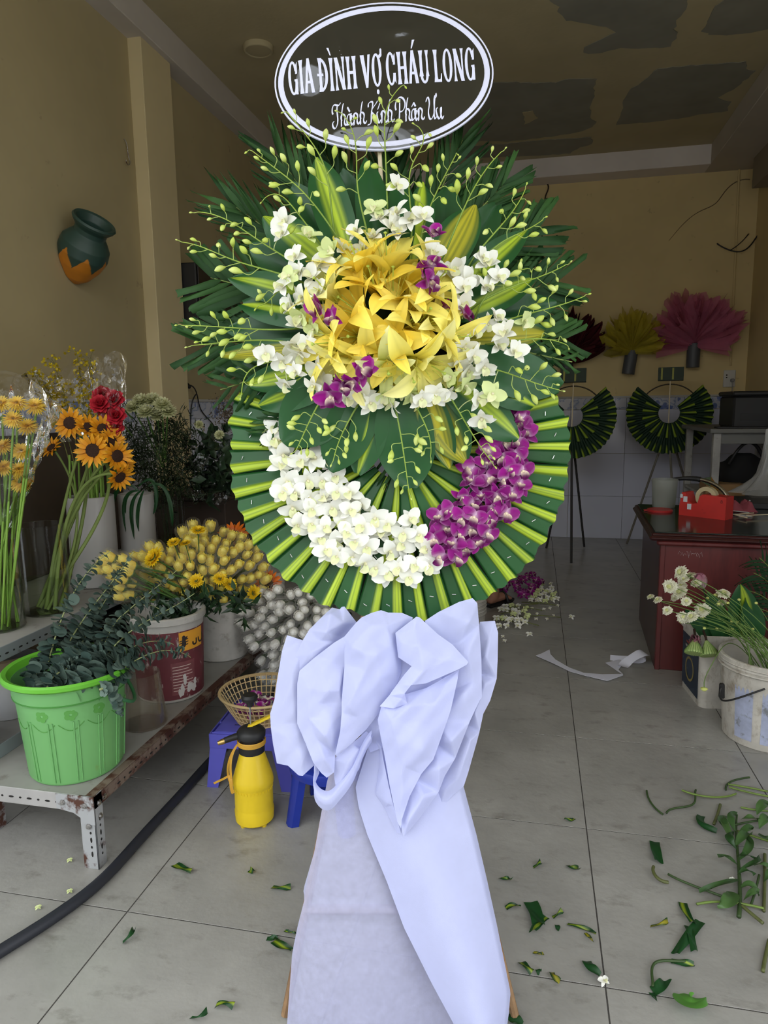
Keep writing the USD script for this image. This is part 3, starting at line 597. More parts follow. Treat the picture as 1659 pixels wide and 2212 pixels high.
def make_lily(u, v, ang, tilt, size, tint, phrase, seed):
    r = np.random.default_rng(seed); a = math.radians(ang); d = unit(wn*math.cos(tilt)+(wa*math.cos(a)+wu*math.sin(a))*math.sin(tilt))
    x, y, z = look(d, wn if tilt > .5 else wu); p = Wp(u, v, .115)-d*.012; th = thing('lily', 'yellow lily '+phrase, 'flower', M=frame(p, x, y, z)); roll = r.uniform(0, 6)
    th.GetPrim().SetCustomDataByKey('group', 'yellow lilies in the heart of the wreath')
    for k in range(6):
        inner = k % 2; L = .112*size*r.uniform(.85, 1.15); W = (.040 if inner else .029)*size
        vv, f, s, t = petal(L, W, P_LILY, 1.12+r.normal(0, .10), -.65-.85*r.uniform(.1, 1.5), .24, 14, 6, ruffle=.40, seed=r.uniform(0, 6))
        vv = xf((vv, f), rotz(roll+k*math.pi/3))[0]; c = mix(tint[0], tint[1], np.clip(s*1.1, 0, 1)); c = c*(1-.20*np.exp(-(t/.12)**2)*(1-.6*s))[:, None]; g = np.clip(.32-s, 0, 1)[:, None]*1.8; c = c*(1-g)+A(sr(150, 170, 50))*g
        obj('petal', (vv, f), m_lily, th, smooth=True, col=c)
    for k in range(6):
        q = roll+k*math.pi/3+.4; e = A([math.cos(q), math.sin(q), 0]); P = spline([e*.003, e*.010+A([0, 0, .03]), e*.018*size+A([0, 0, .056*size])], 8)
        v1 = tube(P, .0009, 4); obj('stamen', v1, mat('stamen', sr(206, 208, 96), .5), th, smooth=True)
    P = spline([A([0, 0, .004]), A([.002, .001, .04]), A([.004, .002, .068*size])], 8); obj('pistil', join([tube(P, .0013, 5), ball(P[-1], .0034, 1, (1, 1, .7))]), mat('pistil', sr(170, 190, 80), .5), th, smooth=True)
for k, l in enumerate(LL): make_lily(*l, 700+k)

# ---------- the oval sign on its stick ----------
SO = Wp(829, 167, .012); tl = math.radians(3.6); sx = wa*math.cos(tl)+wu*math.sin(tl); sy = -wa*math.sin(tl)+wu*math.cos(tl)
S1 = np.linalg.norm(Wp(929, 167, .012)-Wp(729, 167, .012))/200; S2 = np.linalg.norm(Wp(829, 267, .012)-Wp(829, 67, .012))/200
sg = thing('oval_sign', 'glossy black oval condolence sign with white rim and white lettering above the wreath', 'sign', M=frame(SO, sx, sy, wn))
def warp(v): v = v.copy(); v[:, 2] += .010*np.cos(v[:, 0]/(.24)*1.3)-.006+.0012*np.sin(v[:, 0]*21+1)*np.cos(v[:, 1]*17)+sum(.85*a*np.exp(-((v[:, 0]-x)/sx_)**2-((v[:, 1]-y)/sy_)**2) for x, y, sx_, sy_, a in ((-.15, .045, .035, .05, .0075), (-.085, .052, .009, .035, .0028), (.045, .098, .05, .022, .0042), (.195, -.005, .014, .05, .0034), (-.06, -.10, .05, .03, .003))); return v
def ell(a, b, n=120): return Polygon([(a*S1*math.cos(t), b*S2*math.sin(t)) for t in np.linspace(0, 2*np.pi, n, endpoint=False)])
def flat(poly, z, h, name, mt, parent=sg):
    v, f = poly_mesh(poly.segmentize(.008), h); v, f = trimesh.remesh.subdivide_to_size(v, f, .011)
    v = warp(np.asarray(v)+A([0, 0, z])); return obj(name, (v, f), mt, parent)
m_swhite = mat('sign_white_vinyl', sr(214, 216, 238), .5)
m_sblack = mat('sign_black_gloss', (.006, .007, .007), .06, bump=(9, .2, .01), coat_weight=1.0, coat_roughness=.02)
def fan(a, b, z, name, mt, a_in=0.0, b_in=0.0, n=96, rings=24):
    """finely meshed ellipse or ring so that it bends with the board"""
    V = [(0, 0, z)] if not a_in else []; F = []
    rr = np.linspace(0 if not a_in else 1e-9, 1, rings+1)[1 if not a_in else 0:]
    for q in rr:
        for k in range(n):
            th_ = 2*math.pi*k/n; ea, eb = a_in+(a-a_in)*q, b_in+(b-b_in)*q; V.append((ea*S1*math.cos(th_), eb*S2*math.sin(th_), z))
    o = 0 if a_in else 1
    if not a_in: F += [(0, 1+k, 1+(k+1) % n) for k in range(n)]
    for i in range(len(rr)-1):
        for k in range(n): p, q = o+i*n+k, o+i*n+(k+1) % n; F += [(p, p+n, q+n), (p, q+n, q)]
    return obj(name, (warp(A(V, float)), A(F)), mt, sg, smooth=True)
fan(237.5, 159.5, 0., 'board', m_swhite)
flat(ell(237.4, 159.4), -.005, .0045, 'board_back', m_swhite)
fan(234, 156, .0004, 'black_line', m_sblack, 229.5, 151.5, rings=1)
fan(217.5, 140.5, .0005, 'black_face', m_sblack)
# condensed flared capitals, cap height 1
def stem(x, w=.15, y0=0., y1=1., fl=.045):
    c = x; return Polygon([(c-w/2-fl, y0), (c+w/2+fl, y0), (c+w/2, y0+.18), (c+w/2, y1-.18), (c+w/2+fl, y1), (c-w/2-fl, y1), (c-w/2, y1-.18), (c-w/2, y0+.18)])
def ring(cx, w, th=.15, y0=-.015, y1=1.015, tt=.075):
    o = affinity.scale(Point(cx, (y0+y1)/2).buffer(1, 24), w/2, (y1-y0)/2); i = affinity.scale(Point(cx, (y0+y1)/2).buffer(1, 24), w/2-th, (y1-y0)/2-tt); return o.difference(i)
def glyph(ch):
    if ch == 'I': return stem(.12), .24
    if ch == 'H': return unary_union([stem(.12), stem(.46), sbox(.1, .46, .48, .55)]), .58
    if ch == 'N': return unary_union([stem(.10, .09), stem(.50, .09), Polygon([(.02, 1), (.20, 1), (.56, 0), (.40, 0)])]), .60
    if ch == 'L': return unary_union([stem(.12), sbox(.1, 0, .42, .085), Polygon([(.42, 0), (.45, .26), (.40, .26), (.34, .08), (.34, 0)])]), .46
    if ch == 'V': return Polygon([(-.02, 1), (.20, 1), (.30, .34), (.41, 1), (.54, 1), (.34, -.02), (.22, -.02)]), .54
    if ch == 'A': return unary_union([Polygon([(.18, 1.02), (.32, 1.02), (.54, 0), (.36, 0), (.24, .70), (.13, 0), (-.02, 0)]), sbox(.12, .28, .40, .36)]), .53
    if ch == 'O': return ring(.27, .54), .54
    if ch in 'CG':
        g = ring(.27, .54).difference(sbox(.33, .36, .7, .70)); g = unary_union([g, Polygon([(.40, .62), (.52, .62), (.53, .98), (.44, .88)])])
        g = unary_union([g, Polygon([(.38, .0), (.52, .0), (.52, .46), (.34, .46), (.34, .40), (.38, .40)])]) if ch == 'G' else unary_union([g, Polygon([(.40, .36), (.52, .36), (.53, .04), (.44, .12)])])
        return g, .56
    if ch == 'U': return unary_union([stem(.12, y0=.2), stem(.46, .10, y0=.2), ring(.285, .48, .14, -.02, .62, .08).intersection(sbox(0, -.1, .7, .28))]), .56
    if ch == 'D': 
        d = ring(.12, .84, .155, 0, 1, .075).intersection(sbox(.12, -.1, .7, 1.1)); return unary_union([stem(.12), d]), .56
def word(t, x):
    out = []
    for ch in t:
        base = {'Đ': 'D', 'Ì': 'I', 'Ợ': 'O', 'Á': 'A'}.get(ch, ch); g, w = glyph(base)
        if ch == 'Đ': g = unary_union([g, sbox(-.06, .46, .28, .54)])
        if ch == 'Ì': g = unary_union([g, Polygon([(-.06, 1.32), (.06, 1.32), (.16, 1.08), (.10, 1.08)])])
        if ch == 'Á': g = unary_union([g, Polygon([(.30, 1.34), (.44, 1.34), (.26, 1.08), (.20, 1.08)])])
        if ch == 'Ợ': g = unary_union([g, Point(.27, -.17).buffer(.075), LineString([(.44, .90), (.55, .96), (.56, 1.10)]).buffer(.055)])
        out.append((ch, affinity.translate(g, x, 0))); x += w+.055
    return out, x
letters = []; x = 0
for w_ in ('GIA', 'ĐÌNH', 'VỢ', 'CHÁU', 'LONG'): g, x = word(w_, x); letters += g; x += .20
tw = x-.255; fx = 404/tw*S1; fy = 70*S2
LN = {'Đ': 'd', 'Ì': 'i', 'Ợ': 'o', 'Á': 'a'}
for ch, g in letters:
    g = affinity.affine_transform(g, [fx, 0, 0, fy, -tw/2*fx-4*S1, -22*S2]); flat(g.buffer(0), .0009, .0006, 'letter', m_swhite)
# script line: a broad pen drawn along each letter
PEN = affinity.rotate(affinity.scale(Point(0, 0).buffer(1, 6), .055, .020), 35)
def pen(lines):
    out = []
    for L in lines:
        P = spline(A(L, float), 9*len(L)) if len(L) > 2 else A(L, float)
        for a, b in zip(P[:-1], P[1:]): out.append(MultiPoint(list(affinity.translate(PEN, *a).exterior.coords)+list(affinity.translate(PEN, *b).exterior.coords)).convex_hull)
    return unary_union(out)
SC = {'T': ([[(.02, .62), (-.02, .85), (.12, 1.05), (.32, 1.02), (.55, 1.10)], [(.36, 1.03), (.34, .5), (.28, .05), (.12, -.08), (-.02, .08), (.06, .25)]], .50),
      'h': ([[(.10, 0), (.14, .6), (.26, 1.05)], [(.12, .25), (.26, .55), (.36, .45), (.33, .1), (.42, .02), (.50, .12)]], .44),
      'a': ([[(.34, .48), (.18, .52), (.05, .25), (.12, .02), (.26, .12), (.36, .45)], [(.36, .52), (.33, .12), (.40, .0), (.48, .1)]], .44),
      'n': ([[(.06, .42), (.12, .52), (.13, .3), (.10, 0)], [(.12, .25), (.26, .54), (.36, .45), (.33, .1), (.42, .02), (.50, .12)]], .46),
      'i': ([[(.08, .5), (.08, .12), (.16, .0), (.25, .12)]], .24),
      'K': ([[(.0, .8), (.10, 1.0), (.26, 1.02), (.20, .5), (.10, -.02), (-.06, -.06)], [(.62, 1.02), (.44, .84), (.22, .52), (.38, .38), (.44, .05), (.58, .02)]], .56),
      'P': ([[(.26, 1.0), (.22, .4), (.16, -.22)], [(-.02, .55), (.02, .95), (.30, 1.12), (.60, .92), (.52, .55), (.28, .45)]], .56),
      'U': ([[(-.04, .85), (.10, 1.02), (.18, .8), (.10, .25), (.24, .0), (.44, .18), (.52, .6), (.54, 1.0)], [(.54, 1.0), (.50, .3), (.56, .02), (.66, .1)]], .66),
      'u': ([[(.06, .5), (.06, .12), (.18, .0), (.30, .16), (.34, .5)], [(.34, .5), (.33, .12), (.40, .0), (.48, .1)]], .46)}
def sword(t, x):
    out = []
    for ch in t:
        b = {'à': 'a', 'í': 'i', 'â': 'a', 'Ư': 'U'}.get(ch, ch); ln, w = SC[b]; ln = list(ln)
        if ch == 'à': ln = ln+[[(.12, .86), (.26, .66)]]
        if ch == 'í': ln = ln+[[(.10, .66), (.24, .90)]]
        if ch == 'â': ln = ln+[[(.10, .66), (.22, .82)], [(.22, .82), (.34, .66)]]
        if ch == 'Ư': ln = ln+[[(.54, .98), (.66, 1.02), (.66, 1.18)]]
        out.append((ch, affinity.translate(pen(ln), x, 0))); x += w
    return out, x
sl, x = [], 0
for w_ in ('Thành', 'Kính', 'Phân', 'Ưu'): g, x = sword(w_, x); sl += g; x += .24
tw = x-.24; fx = 238/tw*S1; fy = 46*S2
for ch, g in sl:
    g = affinity.affine_transform(g, [fx, fx*.06, 0, fy, -tw/2*fx+2*S1, -101*S2]); flat(g.buffer(0), .0009, .0005, 'letter', m_swhite)
P = [Wp(812, 240, -.002), Wp(820, 330, -.001), Wp(824, 420, .01), Wp(832, 640, .02)]
obj('stick', tube(spline(P, 10), .0045, 8), m_pale, None, smooth=40, label='pale bamboo stick holding up the oval sign', cat='stick')
# ---------- white cloth: skirt and bow ----------
m_cloth = mat('nonwoven_cloth', sr(198, 203, 240), .85, var=(14, .96, 1.02), bump=(420, .12, .002), transl=.22, specular_ior_level=.2)
m_sheer = mat('nonwoven_cloth_single_layer', sr(196, 198, 230), .85, var=(60, .90, 1.05), bump=(420, .15, .002), transl=.22, alpha=.74, specular_ior_level=.2)
def edge(pts, n):
    P = A(pts, float); v = np.linspace(P[0, 1], P[-1, 1], n); return np.stack([np.interp(v, P[:, 1], P[:, 0]), v], 1)
def panel(left, right, off, nt=30, n=70):
    L, R_ = edge(left, n), edge(right, n); V = []
    for i in range(n):
        f = i/(n-1)
        for j in range(nt+1):
            t = j/nt; q = L[i]*(1-t)+R_[i]*t; V.append(Wp(q[0], q[1], off(f, t)))
    a, b = np.meshgrid(np.arange(n-1), np.arange(nt), indexing='ij'); k = nt+1; q = np.stack([a*k+b, (a+1)*k+b, (a+1)*k+b+1, a*k+b+1], -1).reshape(-1, 4)
    return A(V), np.vstack([q[:, [0, 1, 2]], q[:, [0, 2, 3]]])
sk = thing('cloth_skirt', 'white cloth skirt of two overlapping sheer panels hanging over the wreath legs', 'cloth')
def off1(f, t):
    fold = math.exp(-((f-.525)/.018)**2)*.010*(t < .97); return .012+.030*math.sin(math.pi*min(1, t*1.2))*(.4+.6*f)+fold+.004*math.sin(t*8+f*5)*f-.02*math.exp(-(t/.05)**2)
v, f = panel([(730, 1600), (706, 1690), (696, 1745), (679, 1840), (655, 1922), (658, 1942), (643, 2000), (631, 2060), (620, 2212), (614, 2300)], [(830, 1600), (860, 1745), (900, 1900), (950, 2030), (1010, 2212), (1030, 2300)], off1)
obj('sheer_panel', (v, f), m_sheer, sk, smooth=True)
def off2(f, t): return .030+.075*math.sin(math.pi*(.12+.80*t))*(.35+.65*f)-.02*(t > .985)+.006*math.sin(t*6-f*4)*(1-t)
v, f = panel([(800, 1600), (768, 1700), (775, 1745), (793, 1802), (835, 1903), (873, 2005), (932, 2123), (980, 2212), (1018, 2300)], [(880, 1600), (990, 1660), (1001, 1697), (1029, 1802), (1052, 1900), (1075, 2005), (1090, 2080), (1103, 2144), (1099, 2190), (1096, 2212), (1090, 2300)], off2)
obj('front_panel', (v, f), m_cloth, sk, smooth=True)
bow = thing('cloth_bow', 'large crumpled white cloth bow tied under the leaf collar', 'bow')
def crumple(name, outline, inner, seed, o0=.0, smooth=20):
    """a creased sheet: outline and inner points are (u, v, mm towards the viewer); creases fall on the triangulation's edges"""
    P = A(list(outline)+list(inner), float); pg = Polygon(P[:len(outline), :2]).buffer(.5); tri = Delaunay(P[:, :2]).simplices
    tri = [t for t in tri if pg.contains(Polygon(P[t, :2]).representative_point()) and pg.intersection(Polygon(P[t, :2])).area > .55*Polygon(P[t, :2]).area]
    m = trimesh.Trimesh(P, A(tri), process=False)
    for _ in range(3): m = m.subdivide()
    # soften the creases a little, keep the outline
    V = m.vertices.copy(); e = m.edges_unique; bnd = np.unique(m.edges[trimesh.grouping.group_rows(m.edges_sorted, require_count=1)]); nb = np.zeros((len(V), 3)); ct = np.zeros(len(V))
    for _ in range(1):
        nb[:] = 0; ct[:] = 0; np.add.at(nb, e[:, 0], V[e[:, 1]]); np.add.at(nb, e[:, 1], V[e[:, 0]]); np.add.at(ct, e[:, 0], 1); np.add.at(ct, e[:, 1], 1)
        W_ = V*.5+.5*nb/ct[:, None]; W_[bnd] = V[bnd]; V = W_
    V[:, 2] += 2.2*np.sin(V[:, 0]*.06+seed)*np.sin(V[:, 1]*.045+seed*2)+1.2*np.sin(V[:, 0]*.13+V[:, 1]*.11+seed)
    X = A([Wp(a, b, o0+c*.001) for a, b, c in V]); fc = m.faces
    nr = np.cross(X[fc[0, 1]]-X[fc[0, 0]], X[fc[0, 2]]-X[fc[0, 0]])
    if np.dot(nr, wn) < 0: fc = fc[:, ::-1]
    return obj(name, (X, fc), m_cloth, bow, smooth=True)
crumple('loop', [(620, 1372, 40), (654, 1383, 48), (700, 1370, 40), (720, 1440, 30), (700, 1560, 30), (680, 1652, 58), (654, 1676, 66), (645, 1675, 66), (622, 1654, 60), (598, 1649, 50), (590, 1609, 46), (585, 1572, 44), (583.5, 1542, 44), (593, 1510, 48), (597, 1479, 44), (609, 1407, 40)],
        [(632, 1460, 70), (640, 1560, 62), (618, 1590, 68), (611, 1622, 62), (655, 1640, 74), (612, 1530, 60), (650, 1420, 66)], 1)
crumple('loop', [(654, 1383, 56), (668, 1360, 60), (697, 1331, 58), (717, 1312.5, 54), (734, 1316, 50), (738, 1311, 52), (744, 1310, 52), (770, 1344, 46), (760, 1400, 40), (700, 1470, 44), (645, 1450, 60), (636, 1420, 60)],
        [(713, 1327, 82), (722, 1387, 70), (705, 1365, 92), (672, 1410, 86), (742, 1345, 70), (735, 1375, 50), (690, 1385, 70)], 2)
crumple('loop', [(770, 1344, 78), (744, 1375, 92), (722, 1388, 90), (680, 1420, 84), (647, 1449, 78), (642, 1477, 78), (642, 1563, 80), (660, 1605, 86), (677, 1648, 90), (694, 1670, 88), (706, 1680, 84), (722, 1668, 84), (724, 1630, 80), (735, 1580, 84), (743, 1538, 88), (738, 1515, 92), (744, 1437, 88), (762, 1390, 104), (790, 1350, 100)],
        [(712, 1493, 108), (665, 1549, 92), (690, 1520, 96), (733, 1491, 104), (700, 1460, 98), (702, 1590, 116), (702, 1640, 106), (718, 1560, 100), (670, 1490, 98), (686, 1600, 96)], 3)
crumple('loop', [(744, 1375, 96), (770, 1344, 92), (780.6, 1334, 92), (802, 1324, 90), (823, 1318, 86), (838, 1323, 84), (869, 1324, 84), (892, 1334, 80), (868, 1400, 76), (866, 1455, 80), (856, 1479, 84), (838, 1508, 92), (825, 1530, 94), (806, 1557, 94), (791, 1576, 92), (760, 1606, 92), (728, 1634, 90), (724, 1630, 96), (735, 1578, 110), (738, 1540, 112), (738, 1515, 104), (744, 1437, 100)],
        [(752, 1524, 124), (791, 1448, 128), (770, 1490, 130), (760, 1396, 128), (785, 1412, 132), (816, 1414, 132), (800, 1350, 118), (837, 1352, 112), (847, 1397, 114), (858, 1448, 100), (800, 1500, 116), (775, 1550, 108), (822, 1465, 122), (808, 1385, 120)], 4)
crumple('loop', [(1037, 1343, 30), (1069, 1341, 34), (1076, 1367, 36), (1075, 1425, 40), (1073, 1466, 40), (1059, 1513, 44), (1044, 1542, 46), (1036, 1580, 50), (1030, 1603, 50), (1012, 1667, 54), (1002, 1698, 54), (977, 1719, 54), (966, 1732, 52), (945, 1761, 48), (910, 1764, 50), (930, 1690, 40), (985, 1560, 30), (1020, 1450, 24), (1022, 1400, 24)],
        [(1050, 1420, 58), (1048, 1480, 60), (1015, 1600, 74), (990, 1680, 72), (1025, 1540, 62), (960, 1710, 64), (1056, 1380, 50)], 5)
crumple('loop', [(918, 1341, 60), (947, 1322, 64), (992, 1300, 62), (1021, 1292, 58), (1031, 1303, 60), (1035, 1352, 66), (1040, 1425, 72), (1041, 1508, 76), (1037, 1511, 78), (1015, 1558, 84), (1001, 1594, 88), (983, 1639, 90), (961, 1676, 92), (947, 1712, 92), (909, 1764, 96), (873, 1808, 100), (869, 1800, 100), (866, 1775, 94), (890, 1680, 84), (930, 1600, 70), (950, 1500, 60), (930, 1400, 50)],
        [(1014, 1343, 90), (990, 1390, 74), (1010, 1420, 92), (1000, 1500, 98), (975, 1600, 112), (950, 1660, 114), (915, 1720, 116), (885, 1770, 112), (965, 1370, 70), (945, 1560, 86), (1022, 1470, 86)], 6)
crumple('loop', [(825, 1520, 110), (856, 1512, 112), (874, 1500, 112), (921, 1486, 104), (988, 1450, 100), (992, 1446, 100), (988, 1470, 104), (983, 1488, 106), (974, 1533, 110), (965, 1560, 112), (950, 1602, 112), (936, 1641, 114), (910, 1672, 116), (885, 1720, 112), (868, 1770, 108), (866, 1790, 106), (858, 1775, 102), (843, 1703, 100), (832, 1641, 102), (822, 1590, 106), (816, 1555, 108)],
        [(847, 1558, 136), (858, 1600, 138), (870, 1657, 126), (868, 1720, 118), (900, 1560, 134), (940, 1520, 126), (915, 1620, 136), (890, 1650, 130), (930, 1575, 124), (882, 1525, 142), (960, 1480, 112), (838, 1600, 124)], 7)
crumple('loop', [(854, 1367, 106), (899.5, 1332, 104), (907, 1334, 104), (946, 1370, 108), (977, 1392, 110), (1011.6, 1430, 112), (1008, 1436, 114), (988, 1447, 118), (921, 1476, 126), (874, 1498, 128), (880, 1520, 134), (850, 1530, 134), (820, 1526, 122), (840, 1503, 120), (857, 1479, 116), (875, 1455, 120), (889, 1439, 122), (860, 1420, 112)],
        [(905, 1395, 138), (940, 1420, 136), (915, 1450, 140), (888, 1480, 142), (870, 1390, 122), (868, 1510, 146), (970, 1425, 126), (896, 1360, 120)], 8)
# the small hanging loop at the lower left: a band seen almost edge on
def band(pts, w0, w1, o, name):
    P = spline(A(pts, float), 44); V = []
    for i, q in enumerate(P):
        for j in range(5): t = j/4; V.append(Wp(q[0]+(-2 if j == 2 else 0), q[1]+(t-.5)*np.interp(i, [0, 12, 30, 43], w0), o+np.interp(i, [0, 43], w1)*.001+.016*math.sin(math.pi*t)))
    a, b = np.meshgrid(np.arange(43), np.arange(4), indexing='ij'); q = np.stack([a*5+b, (a+1)*5+b, (a+1)*5+b+1, a*5+b+1], -1).reshape(-1, 4); return obj(name, (A(V), q), m_cloth, bow, smooth=True)
band([(690, 1640), (678, 1690), (690, 1722), (707, 1730), (730, 1712), (755, 1680), (775, 1640), (803, 1590)], [60, 42, 44, 26], [60, 84], .0, 'hanging_loop')
crumple('loop', [(719, 1641, 74), (760, 1606, 78), (791, 1580, 80), (806, 1590, 70), (790, 1615, 68), (776, 1662, 66), (752, 1690, 66), (726, 1706, 68), (722, 1680, 66)], [(752, 1648, 92), (740, 1680, 80), (775, 1620, 88)], 9)
crumple('loop', [(811, 1600, 84), (823, 1612, 90), (830, 1650, 92), (838, 1690, 92), (850, 1740, 90), (866, 1800, 88), (858, 1800, 76), (830, 1745, 64), (811, 1715, 62), (818, 1660, 60), (821, 1622, 70)], [(825, 1680, 80), (838, 1735, 84)], 10)
crumple('knot_cloth', [(770, 1350, 40), (840, 1345, 40), (890, 1350, 44), (930, 1400, 50), (960, 1450, 60), (960, 1500, 60), (900, 1560, 60), (840, 1610, 66), (800, 1625, 60), (790, 1600, 50), (760, 1560, 40), (750, 1460, 40)], [(820, 1460, 66), (850, 1500, 84), (870, 1440, 70), (900, 1490, 86), (830, 1570, 84)], 11)
# ======================= left side: rack, buckets, flowers =======================
m_rackw = mat('chipped_white_paint', (.40, .39, .38), .55, var=(6, .85, 1.08), stain=(11, sr(84, 52, 38), .58, .66))
m_rackg = mat('grey_rack_paint', (.22, .25, .26), .5, stain=(14, sr(80, 56, 44), .6, .68))
m_rust = mat('rusty_rail', sr(120, 104, 92), .7, stain=(17, sr(74, 40, 30), .40, .52))
m_board = mat('worn_board', (.33, .32, .30), .6, var=(4, .8, 1.1), stain=(9, (.16, .14, .11), .58, .75))
m_dark = mat('dark_hole', (.012, .011, .010), .9)
m_steel = mat('dull_steel', (.42, .41, .40), .4, metallic=1.0, stain=(40, sr(90, 60, 45), .55, .65))
XF, YF, YE, ZS, ZU, XU = -1.19, 1.575, 4.2, .225, .57, -1.615
rk = thing('slotted_rack', 'two-tier slotted angle rack with rusty white paint along the left wall', 'rack')
obj('lower_board', bx((-2.13, YF+.004, ZS-.016), (XF-.004, YE, ZS-.002), .002), m_board, rk)
obj('upper_board', bx((-2.13, YF+.1, ZU-.016), (XU-.004, YE, ZU-.002), .002), m_board, rk)
def rail(lo, hi, mt, name='rail'): obj(name, bx(lo, hi, .0012), mt, rk)
rail((XF-.004, YF, ZS-.040), (XF, YE, ZS), m_rust); rail((XF-.03, YF, ZS-.004), (XF, YE, ZS-.0005), m_rust)
rail((-2.13, YF, ZS-.050), (XF, YF+.004, ZS), m_rackw); rail((-1.62, YF+.03, ZS-.002), (-1.616, YE, ZS+.042), m_rackg)
rail((XU-.004, YF+.1, ZU-.045), (XU, YE, ZU), m_rackg); rail((-2.13, YF+.1, ZU-.045), (XU, YF+.104, ZU), m_rackg)
def slots(p, ax, n, step, nr, name='slot', w=.006, l=.017):
    for i in range(n):
        c = A(p)+A(ax)*step*i; long = i % 2 == 0; e = np.cross(nr, ax); L_ = l if long else .008
        P = [c+A(ax)*L_/2*math.cos(t)+e*w/2*math.sin(t)+A(nr)*d for t in np.linspace(0, 2*np.pi, 10, endpoint=False) for d in (-.0005, .0006)]
        obj(name, hull(P), m_dark, rk)
slots((-2.0, YF-.0002, ZS-.028), (1, 0, 0), 24, .030, (0, -1, 0)); slots((XF+.0002, YF+.12, ZS-.024), (0, 1, 0), 44, .030, (1, 0, 0)); slots((XU+.0002, YF+.15, ZU-.026), (0, 1, 0), 30, .030, (1, 0, 0))
m_leg = mat('rack_leg_paint', (.36, .37, .38), .5, stain=(10, sr(78, 46, 34), .53, .6))
def leg(x, y, top, sx):
    V = join([bx((x-.048 if sx > 0 else x, y, .0), (x if sx > 0 else x+.048, y+.004, top), .001), bx((x-.004 if sx > 0 else x, y, 0), (x if sx > 0 else x+.004, y+.038, top), .001)]); obj('leg', V, m_leg, rk)
for x, y, t, s in ((XF, YF, ZS, 1), (XF, 2.9, ZS, 1), (XF, YE-.04, ZS, 1), (XU, YF+.1, ZU, 1), (XU, YE-.04, ZU, 1), (-2.13, YF, ZU, -1), (-2.13, YE-.04, ZU, -1)): leg(x, y, t, s)
slots((XF-.018, YF-.0002, .135), (0, 0, -1), 5, .022, (0, -1, 0)); slots((XF+.0002, YF+.02, .15), (0, 0, -1), 6, .022, (1, 0, 0))
g = Polygon([(XF-.12, ZS), (XF, ZS), (XF, ZS-.085), (XF-.038, ZS-.085), (XF-.046, ZS-.066), (XF-.066, ZS-.054), (XF-.12, ZS-.046)])
v, f = poly_mesh(g, .0025); v = np.stack([v[:, 0], YF-.0025+v[:, 2]*0+(.0025-v[:, 2]), v[:, 1]], 1); obj('gusset', (v, f[:, ::-1]), m_leg, rk)
for p, n_ in (((XF-.098, YF-.003, ZS-.025), (0, -1, 0)), ((XF-.028, YF-.003, ZS-.028), (0, -1, 0)), ((XF-.020, YF-.003, ZS-.090), (0, -1, 0)), ((XF+.001, YF+.02, ZS-.028), (1, 0, 0)), ((XF+.001, YF+.045, ZS-.024), (1, 0, 0)), ((XF+.001, YF+.022, ZS-.070), (1, 0, 0))):
    x, y, z = look(n_, (0, 0, 1)); obj('bolt', xf(join([lathe([(0, 0), (.009, 0), (.009, .002), (.006, .002), (.006, .006), (0, .0065)], 6)]), frame(p, x, y, z)), m_steel, rk)

def vessel(r0, r1, h, wall=.004, rim=.0, rimh=.0, n=40, belly=None):
    o = [(0, 0), (r0-.004, 0), (r0, .004)]+([(r0+(r1-r0)*s+b, h*s) for s, b in (belly or [])])+([(r1, h-rimh), (r1+rim, h-rimh+.004), (r1+rim, h-.003), (r1+rim-.003, h)] if rim else [(r1, h-.002)])
    return lathe(o+[(r1-wall, h), (r0-wall+.001, wall+.004), (0, wall)], n)
# green bucket
gb = thing('green_bucket', 'bright green plastic bucket full of eucalyptus at the rack corner', 'bucket', loc=(-1.355, 1.735, ZS), rz=.3)
m_green = mat('green_plastic', sr(116, 178, 108), .42, stain=(16, sr(120, 140, 60), .66, .85), var=(3, .94, 1.04), transl=.08)
m_greenr = mat('green_rim_plastic', sr(104, 184, 54), .42, var=(5, .93, 1.04))
prof = [(x*.95, y) for x, y in ((0, 0), (.135, 0), (.141, .008), (.160, .235), (.163, .25), (.168, .253), (.172, .296), (.188, .300), (.195, .306), (.196, .316), (.190, .322), (.178, .318), (.166, .30), (.156, .24), (.136, .012), (0, .008))]
obj('body', lathe(prof[:7]+prof[12:], 56), m_green, gb, smooth=35)
obj('rim', lathe([(x*.95, y) for x, y in ((.170, .290), (.172, .296), (.188, .300), (.195, .306), (.196, .316), (.190, .322), (.178, .318), (.167, .296))], 56), m_greenr, gb, smooth=40)
obj('groove_ring', lathe([(.1572, .252), (.1606, .251), (.1606, .255), (.1572, .256)], 56), mat('green_groove', sr(62, 130, 50), .5), gb)
for k in range(9):
    a = -2.1+k*.46; d = A([math.cos(a), math.sin(a), 0]); t = A([-d[1], d[0], 0])
    for s in (-1, 1): obj('rib', tube([d*.1353+t*s*.006+A([0, 0, .012]), d*.1437+t*s*.006+A([0, 0, .12]), d*.1503+t*s*.006+A([0, 0, .20])], .0022, 6), m_green, gb, smooth=True)
